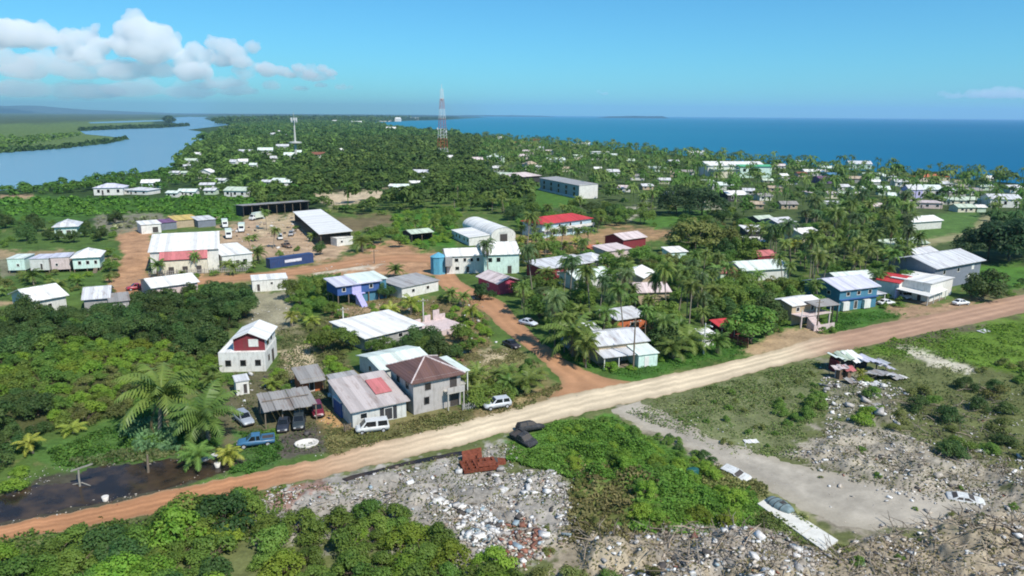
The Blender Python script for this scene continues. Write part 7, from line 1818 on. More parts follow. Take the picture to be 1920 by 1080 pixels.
# palm grove between the track and the pale road
S([(960, 570), (985, 545), (1090, 548), (1150, 560), (1270, 580), (1330, 620), (1340, 652), (1240, 668), (1225, 640), (1100, 640), (1090, 680), (1020, 640)], ['palm', 'palm', 'palmdark', 'lowpalm', 'mid'], 4.0, (.62, .95), T_('leafy tree in the palm grove right of the orange track', '', 'coconut palm in the grove right of the orange track'), T_('trees in the palm grove', '', 'palms in the grove right of the orange track'), 18, 105, .55)
S([(1000, 600), (1080, 560), (1300, 590), (1330, 650), (1230, 668), (1100, 640), (1060, 668)], ['bush', 'darkbush'], 2.6, (.5, .9), 'green undergrowth bush beneath the palm grove', 'undergrowth bushes in the palm grove', 19, 50, .8)
S([(1080, 690), (1115, 696), (1250, 680), (1240, 672), (1215, 690), (1120, 705)], ['limebush'], 2.2, (.25, .45), 'low bright shrub on the grass verge before the patched tin house', 'low shrubs on the grass verge', 20, 8, .9)
S([(1330, 600), (1400, 590), (1470, 600), (1475, 640), (1420, 655), (1350, 650)], ['mid', 'bush', 'dark'], 3.0, (.5, .8), T_('leafy tree between the red fence and the unfinished house', 'bush between the red fence and the unfinished house', ''), T_('trees beside the unfinished house', 'bushes beside the unfinished house', ''), 21, 18, .7)
S([(1240, 560), (1330, 540), (1480, 540), (1560, 560), (1540, 590), (1480, 600), (1330, 600)], ['palm', 'mid', 'mid', 'olive', 'palmdark'], 4.2, (.6, .95), T_('leafy tree in the dense belt left of the bright blue house', '', 'coconut palm in the dense belt left of the bright blue house'), T_('trees left of the bright blue house', '', 'palms left of the bright blue house'), 22, 80, .5)
S([(1540, 600), (1560, 596), (1560, 625), (1535, 625)], ['bush', 'limebush'], 2.0, (.4, .6), 'garden bush at the left front corner of the bright blue house', 'garden bushes before the bright blue house', 23, 5, .1)
S([(1640, 560), (1690, 555), (1690, 575), (1645, 580)], ['dark', 'bush'], 3, (.4, .6), T_('small dark tree between the blue house and the white veranda house', 'bush between the blue house and the white veranda house', ''), T_('small trees beside the white car', 'bushes beside the white car', ''), 24, 5, .8)
S([(1500, 500), (1640, 480), (1740, 490), (1740, 540), (1690, 560), (1640, 540), (1520, 545)], ['palm', 'palmdark', 'mid', 'palm'], 4.4, (.7, 1.0), T_('leafy tree among the palms behind the bright blue house', '', 'coconut palm behind the bright blue house'), T_('trees behind the bright blue house', '', 'palms behind the bright blue house'), 25, 75, .5)
S([(1845, 545), (1990, 520), (1990, 545), (1860, 562)], ['bush', 'darkbush'], 2.6, (.4, .7), 'low bush on the verge at the right end of the road', 'bushes on the verge at the right', 26, 14, .6)
# back part of the village
S([(980, 480), (1100, 470), (1260, 500), (1400, 500), (1400, 540), (1250, 550), (1150, 520), (1010, 520)], ['mid', 'olive', 'palm', 'mid', 'bush'], 4.4, (.55, .9), T_('leafy tree in the back gardens between the grey roof and the mint shed', 'bush in the back gardens between the grey roof and the mint shed', 'palm in the back gardens between the grey roof and the mint shed'), T_('trees in the back gardens', 'bushes in the back gardens', 'palms in the back gardens'), 27, 85, .45)
S([(970, 450), (1120, 450), (1140, 480), (1000, 500), (970, 500)], ['palm', 'goldpalm', 'lowpalm', 'bush'], 3.6, (.6, .95), T_('', 'bush in the yard below the red roof', 'palm in the yard below the red roof'), T_('', 'bushes below the red roof', 'palms below the red roof'), 28, 34, .5)
S([(1390, 470), (1520, 470), (1640, 440), (1720, 460), (1690, 490), (1500, 500), (1400, 500)], ['palm', 'palm', 'palmdark', 'mid', 'mid'], 4.6, (.7, 1.05), T_('leafy tree of the tall palm wood right of the stepped white roofs', '', 'coconut palm of the tall palm wood right of the stepped white roofs'), T_('trees of the palm wood', '', 'palms of the palm wood'), 29, 95, .5)
S([(1500, 440), (1520, 400), (1690, 395), (1720, 440), (1640, 462), (1540, 462)], ['palm', 'palm', 'palmdark', 'mid', 'mid'], 5.0, (.8, 1.15), T_('leafy tree in the far half of the tall palm wood', '', 'coconut palm in the far half of the tall palm wood'), T_('trees in the far half of the palm wood', '', 'palms in the far half of the palm wood'), 30, 70, .8)
S([(1230, 440), (1300, 420), (1400, 410), (1410, 450), (1390, 490), (1290, 500), (1240, 480)], ['olive', 'mid', 'dark'], 5.2, (.7, .95), 'broad tree in the dark clump left of the stepped white roofs', 'trees left of the stepped white roofs', 31, 26, .8)
S([(860, 380), (1000, 396), (1090, 396), (1180, 396), (1230, 396), (1200, 420), (1120, 440), (970, 440), (960, 410), (850, 395)], ['mid', 'palm', 'mid', 'dark'], 5.2, (.65, 1.0), T_('leafy tree behind the arched warehouse and red roof', '', 'palm behind the arched warehouse and red roof'), T_('trees behind the red roof', '', 'palms behind the red roof'), 32, 60, .5)
S([(660, 430), (780, 420), (850, 400), (860, 420), (800, 470), (700, 470)], ['mid', 'bush', 'limebush', 'lowpalm'], 4.6, (.5, .9), T_('leafy tree in the green plot right of the truck shed', 'bush in the green plot right of the truck shed', 'low palm in the green plot right of the truck shed'), T_('trees right of the truck shed', 'bushes right of the truck shed', 'palms right of the truck shed'), 33, 40, .6)
S([(300, 526), (480, 500), (480, 512), (310, 530)], ['lowpalm', 'bush'], 3.4, (.4, .65), T_('', 'bush before the warehouse front', 'low palm before the warehouse front'), T_('', 'bushes before the warehouse', 'palms before the warehouse'), 34, 10, .3)
S([(470, 425), (560, 415), (590, 470), (520, 480), (470, 470)], ['bush', 'olivebush'], 5, (.4, .7), 'dusty bush growing in the depot yard', 'dusty bushes in the depot yard', 49, 9, .05)
S([(735, 405), (860, 392), (856, 440), (830, 462), (740, 455)], ['bush', 'limebush', 'bush'], 4.2, (.5, 1.0), 'bright bush in the overgrown field left of the arched warehouse', 'bushes left of the arched warehouse', 51, 70, .6)
S([(1195, 412), (1270, 396), (1390, 395), (1390, 415), (1240, 432)], ['bush', 'mid'], 5.0, (.4, .75), T_('small tree on the lawn right of the lane', 'bush on the lawn right of the lane', ''), T_('small trees on the lawn', 'bushes on the lawn', ''), 52, 16, .05)
S([(0, 525), (90, 515), (220, 520), (210, 550), (60, 565), (-60, 560)], ['olivebush', 'bush', 'limebush', 'lowpalm'], 5.0, (.5, .9), T_('', 'scrub bush in the field below the stilt row', 'low palm in the field below the stilt row'), T_('', 'scrub bushes below the stilt row', 'palms below the stilt row'), 35, 26, .8)
S([(-60, 405), (60, 412), (140, 425), (220, 420), (220, 452), (60, 460), (-60, 470)], ['dark', 'darkbush', 'bush'], 5.5, (.5, .85), T_('dark tree in the scrub around the lone veranda house', 'dark bush in the scrub around the lone veranda house', ''), T_('trees around the veranda house', 'bushes around the veranda house', ''), 36, 50, .8)
S([(195, 470), (225, 478), (228, 520), (190, 515)], ['bush', 'mid'], 3.4, (.5, .7), T_('small tree right of the stilt row', 'bush right of the stilt row', ''), T_('trees right of the stilt row', 'bushes right of the stilt row', ''), 37, 8, .5)
# scrub in the dumping ground
S([(1600, 740), (1700, 735), (1860, 720), (2060, 770), (2060, 880), (1800, 870), (1680, 815)], ['olivebush', 'darkbush', 'bush', 'olivebush'], 3.1, (.45, .95), 'dusty dark bush in the scrub at the right of the dumping ground', 'dusty bushes right of the dumping ground', 38, 26, .4)
S([(1440, 760), (1540, 750), (1530, 790), (1450, 795)], ['bush'], 2.4, (.5, .85), 'round bush in the grass left of the collapsed shack', 'round bushes left of the collapsed shack', 39, 6, .3)
S([(1620, 770), (1660, 775), (1650, 808), (1610, 800)], ['limebush'], 2.2, (.5, .8), 'bright bush between the rubble and the dusty scrub', 'bright bushes at the rubble edge', 40, 3, .3)
S([(1820, 690), (2080, 660), (2080, 720), (1860, 720)], ['bush', 'darkbush', 'olivebush'], 3.0, (.5, .9), 'bush at the right edge below the pale sand strip', 'bushes below the pale sand strip', 41, 14, .4)
S([(1010, 810), (1140, 790), (1230, 835), (1330, 875), (1410, 935), (1410, 985), (1200, 985), (1180, 890), (1070, 880)], ['limebush', 'limebush', 'bush'], 1.7, (.25, .72), 'low bright green bush standing in the weeds below the pale road', 'low bushes in the bright weeds', 42, 60, .05)
S([(1230, 822), (1250, 820), (1360, 878), (1345, 890)], ['bush', 'darkbush'], 1.3, (.25, .45), 'darker bush of the line along the edge of the bright weeds', 'dark bushes along the weeds edge', 43, 12, .05)
S([(1085, 900), (1180, 890), (1190, 985), (1090, 985)], ['olivebush'], 1.8, (.2, .45), 'brownish bush in the dry part of the weeds', 'brownish bushes in the weeds', 44, 10, .05)
S([(1240, 770), (1540, 690), (1530, 770), (1460, 840), (1360, 835)], ['bush', 'olivebush'], 2.4, (.15, .4), 'small bush scattered in the rough grass below the pale road', 'small bushes in the rough grass', 45, 26, .1)
S([(1560, 800), (1950, 880), (1950, 1060), (1580, 1060), (1500, 880)], ['olivebush', 'bush'], 3.2, (.15, .38), 'stunted bush growing through the rubble at the right', 'stunted bushes in the right rubble', 46, 22, .05)
S([(620, 930), (1050, 900), (1060, 1040), (880, 1060)], ['olivebush', 'bush'], 3.2, (.15, .35), 'stunted bush growing through the rubble in the middle', 'stunted bushes in the middle rubble', 47, 12, .05)
S([(1660, 640), (1800, 615), (1950, 600), (1950, 650), (1740, 650)], ['limebush'], 2.6, (.15, .35), 'low bush in the bright field right of the collapsed shack', 'low bushes in the bright field', 48, 16, .1)
grow_all()
# ------------------------------------------------------------------ woods that read as one mass
def forest_mat(name, rough=.6, trans=.3):
    m, nt, out = new_mat(name)
    at = N(nt, 'ShaderNodeAttribute', _attribute_name='Col'); ge = N(nt, 'ShaderNodeNewGeometry')
    n1 = N(nt, 'ShaderNodeTexNoise', Scale=0.4, Detail=2.0); L(nt, ge, 'Position', n1, 'Vector')
    r = N(nt, 'ShaderNodeMapRange'); r.inputs[1].default_value = .3; r.inputs[2].default_value = .7; r.inputs[3].default_value = .7; r.inputs[4].default_value = 1.3; L(nt, n1, 'Fac', r, 0)
    mx = N(nt, 'ShaderNodeMix', _data_type='RGBA', _blend_type='MULTIPLY'); mx.inputs[0].default_value = 1; L(nt, at, 'Color', mx, 6); L(nt, r, 0, mx, 7)
    b = N(nt, 'ShaderNodeBsdfPrincipled', Roughness=rough); b.inputs['Specular IOR Level'].default_value = .2; L(nt, mx, 2, b, 'Base Color')
    t = N(nt, 'ShaderNodeBsdfTranslucent'); L(nt, mx, 2, t, 0)
    ms = N(nt, 'ShaderNodeMixShader'); ms.inputs[0].default_value = trans; L(nt, b, 0, ms, 1); L(nt, t, 0, ms, 2); L(nt, ms, 0, out, 0)
    return m
FM = forest_mat('forest_leaves')
frng = np.random.default_rng(77)
def far_crown(seed, kind, nq):
    rng = np.random.default_rng(seed)
    if kind == 'palm':
        V = []; Q = []
        for k in range(11):
            az = k * 2.4 + rng.uniform(-.3, .3); el = rng.uniform(-.2, .9); d = np.array((math.cos(az), math.sin(az), 0)); s = np.array((-math.sin(az), math.cos(az), rng.uniform(-.3, .3))) * .42
            p0 = np.array((0, 0, 8.0)); p1 = p0 + d * 1.9 * math.cos(el) + (0, 0, 1.9 * math.sin(el)); p2 = p1 + d * 1.5 + (0, 0, 1.5 * (math.sin(el) - 1.2))
            i = len(V); V += [p0 - s * .3, p0 + s * .3, p1 + s, p1 - s, p2 + s * .3, p2 - s * .3]; Q += [(i, i + 1, i + 2, i + 3), (i + 3, i + 2, i + 4, i + 5)]
        for a in (0, PI / 2):
            s = np.array((math.cos(a), math.sin(a), 0)) * .16; i = len(V)
            V += [-s, s, s + (0, 0, 8), -s + (0, 0, 8)]; Q.append((i, i + 1, i + 2, i + 3))
        return np.array(V), np.array(Q)
    lobes = []
    nl = 7 if kind == 'tree' else 5
    rad, h = (4.2, 6.5) if kind == 'tree' else (3.0, 3.0)
    for i in range(nl):
        a = rng.uniform(0, 2 * PI); q = math.sqrt(rng.uniform(0, 1))
        z = h * ((.45 if kind == 'tree' else .3) + .33 * (1 - q * q))
        lobes.append((math.cos(a) * rad * .62 * q, math.sin(a) * rad * .62 * q, z, rad * rng.uniform(.36, .52), .85))
    per = nq / sum(l[3] ** 2 for l in lobes)
    v, q = lobes_cloud(rng, lobes, per, 1.0 if nq > 60 else 1.7, .5, .15, .2)
    v[:, 2] = np.maximum(v[:, 2], 0)
    return v, q
FC = {k: [far_crown(200 + i, k[0], k[1]) for i in range(4)] for k in (('tree', 210), ('tree', 52), ('bush', 100), ('bush', 34), ('palm', 0))}
def wood(name, polys, label, seed, cat=None):
    """polys: (polygon px, [(kind, weight)], spacing, (scale lo, hi), colour lo, colour hi, detail distance, strict)"""
    rnd = random.Random(seed); VV = []; QQ = []; CC = []; base = 0; cnt = 0
    for poly, kinds, spacing, scale, c0, c1, strict in polys:
        W = [P(*q) for q in poly]; xs = [q.x for q in W]; ys = [q.y for q in W]; wp = [(q.x, q.y) for q in W]
        T = int((max(xs) - min(xs)) * (max(ys) - min(ys)) / spacing ** 2 * 2.6) + 10
        names = [k for k, w_ in kinds]; ws = [w_ for k, w_ in kinds]
        for _ in range(min(T, 90000)):
            x = rnd.uniform(min(xs), max(xs)); y = rnd.uniform(min(ys), max(ys))
            if not in_poly(x, y, wp): continue
            sx = 960 + F * x / y if y > 1 else 9e9
            if sx < -120 or sx > 2040: continue
            if near(x, y, spacing * .42): continue
            kd = rnd.choices(names, ws)[0]; sc = scale[0] * .85 + (scale[1] * 1.3 - scale[0] * .85) * rnd.random() ** 1.7; D = math.hypot(x, y)
            rad = {'tree': 4.2, 'bush': 3.0, 'palm': 3.0}[kd] * sc; h = {'tree': 6.5, 'bush': 3.2, 'palm': 9.0}[kd] * sc
            if D < 1500 and blocked(x, y, rad, h, strict): continue
            occupy(x, y, spacing * .42)
            key = ('palm', 0) if kd == 'palm' else (kd, (210 if D < 620 else 52) if kd == 'tree' else (100 if D < 420 else 34))
            v, q = FC[key][rnd.randrange(4)]
            a = rnd.uniform(0, 2 * PI); ca, sa = math.cos(a), math.sin(a); sz = sc * rnd.uniform(.8, 1.25)
            V2 = np.stack([(v[:, 0] * ca - v[:, 1] * sa) * sc + x, (v[:, 0] * sa + v[:, 1] * ca) * sc + y, v[:, 2] * sz], 1)
            t = rnd.random() ** 1.3; c = np.array(c0) * (1 - t) + np.array(c1) * t; c = c * rnd.uniform(.8, 1.2)
            VV.append(V2); QQ.append(q + base); base += len(v); CC.append(np.repeat(c[None], len(v), 0)); cnt += 1
    me = np_mesh(name, np.concatenate(VV), np.concatenate(QQ), FM, cols=np.concatenate(CC))
    o = link(name, me); tag(o, label, cat or 'forest', None, 'stuff'); print(name, cnt, base)
    return o
G1, G2 = (0.075, 0.170, 0.030), (0.177, 0.279, 0.050)
D1, D2 = (0.041, 0.104, 0.030), (0.093, 0.170, 0.047)
wood('seafront_wood', [
  ([(900, 262), (960, 270), (1080, 280), (1180, 290), (1280, 298), (1380, 308), (1560, 322), (1700, 334), (1960, 356), (1960, 420), (1700, 392), (1500, 395), (1400, 408), (1300, 400), (1200, 392), (1000, 345), (900, 320)], [('palm', 3), ('tree', 2)], 8.0, (.7, 1.2), G1, (0.187, 0.249, 0.067), .45),
  ([(1850, 400), (1990, 410), (1990, 470), (1840, 470)], [('tree', 2), ('palm', 1)], 7, (.7, 1.0), D1, D2, .7),
 ], 'palms and trees spread through the seafront part of the village', 301)
wood('shore_palms', [([(905, 258), (960, 265), (1080, 274.5), (1180, 284.5), (1280, 292.5), (1380, 302.5), (1560, 316.5), (1700, 328.5), (1960, 349), (1960, 357), (1700, 335), (1560, 323), (1380, 308.5), (1280, 298.5), (1180, 290), (1080, 280), (960, 270), (905, 262)], [('palm', 5), ('tree', 1)], 5.5, (.62, 1.0), (0.055, 0.110, 0.037), (0.158, 0.220, 0.059), .2)],
  'line of coconut palms along the sea shore', 302)
O1, O2 = (0.064, 0.118, 0.026), (0.130, 0.190, 0.042)
wood('forest', [
  ([(480, 395), (470, 370), (560, 352), (580, 300), (700, 262), (900, 262), (905, 330), (1000, 350), (1000, 392), (860, 398), (740, 400), (720, 408), (640, 400)], [('tree', 1)], 6.8, (.85, 1.3), O1, O2, .8),
  ([(600, 384), (740, 376), (760, 396), (720, 405), (640, 402), (590, 398)], [('tree', 1), ('bush', 1), ('palm', 1)], 6.0, (.6, 1.0), G1, (0.224, 0.298, 0.067), .8),
  ([(330, 320), (340, 296), (400, 262), (480, 260), (700, 262), (580, 300), (560, 352), (470, 372), (330, 348)], [('tree', 3), ('bush', 2)], 7.0, (.75, 1.2), O1, (0.168, 0.279, 0.059), .8),
  ], 'mixed broadleaf forest behind the village', 303)
wood('far_forest', [
  ([(360, 268), (400, 258), (440, 236), (560, 228), (690, 231), (745, 243), (900, 260), (700, 264), (480, 262)], [('tree', 1)], 11, (1.1, 1.7), (0.065, 0.150, 0.033), (0.149, 0.239, 0.059), .5),
  ([(400, 234), (440, 226), (560, 222), (690, 222), (770, 223), (740, 228), (690, 231), (560, 229), (440, 237)], [('tree', 1)], 22, (2.0, 3.2), (0.055, 0.120, 0.033), (0.132, 0.200, 0.059), .3),
  ([(700, 224), (800, 221), (860, 220.5), (830, 224.5), (770, 226)], [('tree', 1)], 18, (1.2, 2.0), (0.046, 0.099, 0.033), (0.093, 0.160, 0.050), .3)], 'distant forest stretching to the coast', 304)
wood('lagoon_scrub', [
  ([(-60, 364), (60, 358), (140, 348), (220, 337), (300, 326), (335, 312), (345, 345), (300, 360), (220, 355), (60, 368)], [('tree', 2), ('bush', 1)], 5.5, (.5, .85), (0.065, 0.170, 0.030), (0.140, 0.249, 0.047), .8),
  ([(330, 312), (332, 300), (346, 291), (350, 277), (386, 268), (405, 260), (420, 268), (360, 300), (345, 318)], [('tree', 1)], 6.5, (.5, .8), (0.065, 0.160, 0.030), (0.140, 0.239, 0.050), .8),
  ([(-60, 376), (440, 374), (560, 372), (560, 385), (470, 392), (430, 418), (300, 400), (150, 406), (-60, 408)], [('bush', 1)], 4.2, (.45, .85), (0.083, 0.209, 0.030), (0.149, 0.298, 0.042), .9),
  ([(430, 352), (560, 350), (570, 372), (440, 376)], [('tree', 1), ('bush', 2)], 5.5, (.5, .8), (0.083, 0.200, 0.030), (0.149, 0.298, 0.042), .9),
  ([(180, 412), (300, 405), (420, 408), (400, 424), (280, 430), (180, 428)], [('bush', 1)], 4.0, (.3, .6), (0.187, 0.220, 0.100), (0.373, 0.378, 0.201), .9)],
 'low green scrub along the lagoon bank and the field', 305, 'scrub')
wood('marsh_edge', [
  ([(-60, 300), (0, 288.5), (110, 280.5), (200, 270.5), (240, 262), (236, 260), (190, 267), (100, 277), (0, 283), (-60, 290)], [('bush', 1)], 7, (1.0, 1.5), (0.046, 0.099, 0.026), (0.093, 0.160, 0.042), .1),
  ([(150, 246.5), (230, 242.5), (300, 240.5), (356, 236.5), (350, 234), (300, 237), (230, 239), (150, 243)], [('bush', 1)], 9, (1.3, 2.2), (0.038, 0.081, 0.025), (0.075, 0.129, 0.037), .1),
  ([(-60, 288), (0, 283), (150, 255), (150, 250), (-60, 262)], [('bush', 1)], 14, (.9, 1.5), (0.112, 0.209, 0.037), (0.168, 0.279, 0.050), .1),
  ([(308, 228), (318, 226), (328, 229.5), (320, 232)], [('tree', 1)], 12, (2, 3), (0.038, 0.081, 0.025), (0.075, 0.120, 0.033), .1)], 'dark mangrove edge and low growth of the marsh across the lagoon', 306, 'marsh')
# ------------------------------------------------------------------ rubble, sticks, weeds and grass: what nobody could count
def col_mat(name, rough=.9):
    m, nt, out = new_mat(name)
    at = N(nt, 'ShaderNodeAttribute', _attribute_name='Col'); tc = N(nt, 'ShaderNodeTexCoord'); n1 = N(nt, 'ShaderNodeTexNoise', Scale=3.0, Detail=3.0); L(nt, tc, 'Object', n1, 'Vector')
    r = N(nt, 'ShaderNodeMapRange'); r.inputs[1].default_value = .3; r.inputs[2].default_value = .7; r.inputs[3].default_value = .7; r.inputs[4].default_value = 1.2; L(nt, n1, 'Fac', r, 0)
    mx = N(nt, 'ShaderNodeMix', _data_type='RGBA', _blend_type='MULTIPLY'); mx.inputs[0].default_value = 1; L(nt, at, 'Color', mx, 6); L(nt, r, 0, mx, 7)
    b = N(nt, 'ShaderNodeBsdfPrincipled', Roughness=rough); L(nt, mx, 2, b, 'Base Color'); L(nt, b, 0, out, 0)
    return m
RUB = col_mat('rubble_mix')
CUBE_V = np.array([(-1, -1, 0), (1, -1, 0), (1, 1, 0), (-1, 1, 0), (-1, -1, 2), (1, -1, 2), (1, 1, 2), (-1, 1, 2)], float) * .5
CUBE_Q = np.array([(0, 1, 5, 4), (1, 2, 6, 5), (2, 3, 7, 6), (3, 0, 4, 7), (4, 5, 6, 7), (3, 2, 1, 0)])
def ground_points(rng, poly, n, soft=12):
    """random ground points inside a pixel polygon with a ragged edge"""
    W = np.array([tuple(P(*q)[:2]) for q in poly]); lo = W.min(0); hi = W.max(0); out = []
    tot = 0
    for _ in range(60):
        p = lo + (hi - lo) * rng.random((n * 2, 2))
        d = poly_sdf([tuple(q) for q in W], p[:, 0], p[:, 1]) + (fbm(p[:, 0] / 4, p[:, 1] / 4, 61) - .5) * 5
        out.append(p[d < 0]); tot += len(out[-1])
        if tot >= n: break
    return np.concatenate(out)[:n]
def open_ground(p):
    keep = np.ones(len(p), bool)
    for f, bb in zip(FOOT, FOOTB2):
        s = keep & (p[:, 0] > bb[0]) & (p[:, 0] < bb[1]) & (p[:, 1] > bb[2]) & (p[:, 1] < bb[3])
        if s.any(): keep[s] &= poly_sdf(f, p[s, 0], p[s, 1]) > -.6
    road = [tuple(P(*q)[:2]) for q in band(MAIN)]
    keep &= poly_sdf(road, p[:, 0], p[:, 1]) > 1.9 - 4.6 * fbm(p[:, 0] / 1.5, p[:, 1] / 1.5, 71)
    return p[keep]
FOOTB2 = [(min(p[0] for p in k), max(p[0] for p in k), min(p[1] for p in k), max(p[1] for p in k)) for k in FOOT]
def rubble(name, sets, label, seed):
    rng = np.random.default_rng(seed); VV = []; QQ = []; CC = []; base = 0
    for poly, n, smin, smax, pal, lift in sets:
        p = open_ground(ground_points(rng, poly, n)); n = len(p)
        cl = fbm(p[:, 0] / 2.2, p[:, 1] / 2.2, seed); ok = rng.random(n) < np.clip((cl - .38) * 5, .05, 1); p = p[ok]; n = len(p); cl = cl[ok]
        sz = smin + (smax - smin) * rng.random(n) ** 3
        S = np.stack([sz * rng.uniform(.5, 1.6, n), sz * rng.uniform(.4, 1.1, n), sz * rng.uniform(.12, .7, n)], 1)
        v = CUBE_V[None] * (1 + rng.uniform(-.35, .35, (n, 8, 3))) * S[:, None]
        a = rng.uniform(0, 2 * PI, n); tx = rng.normal(size=n) * .35
        y2 = v[..., 1] * np.cos(tx)[:, None] - v[..., 2] * np.sin(tx)[:, None]; z2 = v[..., 1] * np.sin(tx)[:, None] + v[..., 2] * np.cos(tx)[:, None]
        x3 = v[..., 0] * np.cos(a)[:, None] - y2 * np.sin(a)[:, None]; y3 = v[..., 0] * np.sin(a)[:, None] + y2 * np.cos(a)[:, None]
        z = z2 + mound(p[:, 0], p[:, 1])[:, None] + .5 * lift * np.clip(cl - .4, 0, 1)[:, None] * rng.random(n)[:, None]
        v = np.stack([x3 + p[:, :1], y3 + p[:, 1:], z], -1)
        pc = np.array([c for c, w_ in pal]); w_ = np.array([w_ for c, w_ in pal], float); c = pc[rng.choice(len(pc), n, p=w_ / w_.sum())] * rng.uniform(.7, 1.2, (n, 1))
        VV.append(v.reshape(-1, 3)); QQ.append((np.arange(n)[:, None, None] * 8 + CUBE_Q[None]).reshape(-1, 4) + base); base += n * 8; CC.append(np.repeat(c, 8, 0))
    me = np_mesh(name, np.concatenate(VV), np.concatenate(QQ), RUB, cols=np.concatenate(CC)); return tag(link(name, me), label, 'rubble', None, 'stuff')
W_, G_, B_, K_, R_, T_2, U_ = (.68, .66, .63), (.40, .375, .35), (.26, .205, .16), (.08, .07, .065), (.28, .12, .08), (.47, .41, .34), (.30, .38, .42)
PAL_A = [(W_, 2.6), (G_, 5.5), (B_, 1.6), (K_, .8), (R_, .25), (T_2, 3), (U_, .3)]
PAL_B = [(W_, 1.6), (G_, 4), (B_, 2.4), (K_, .8), (R_, .4), (T_2, 5)]
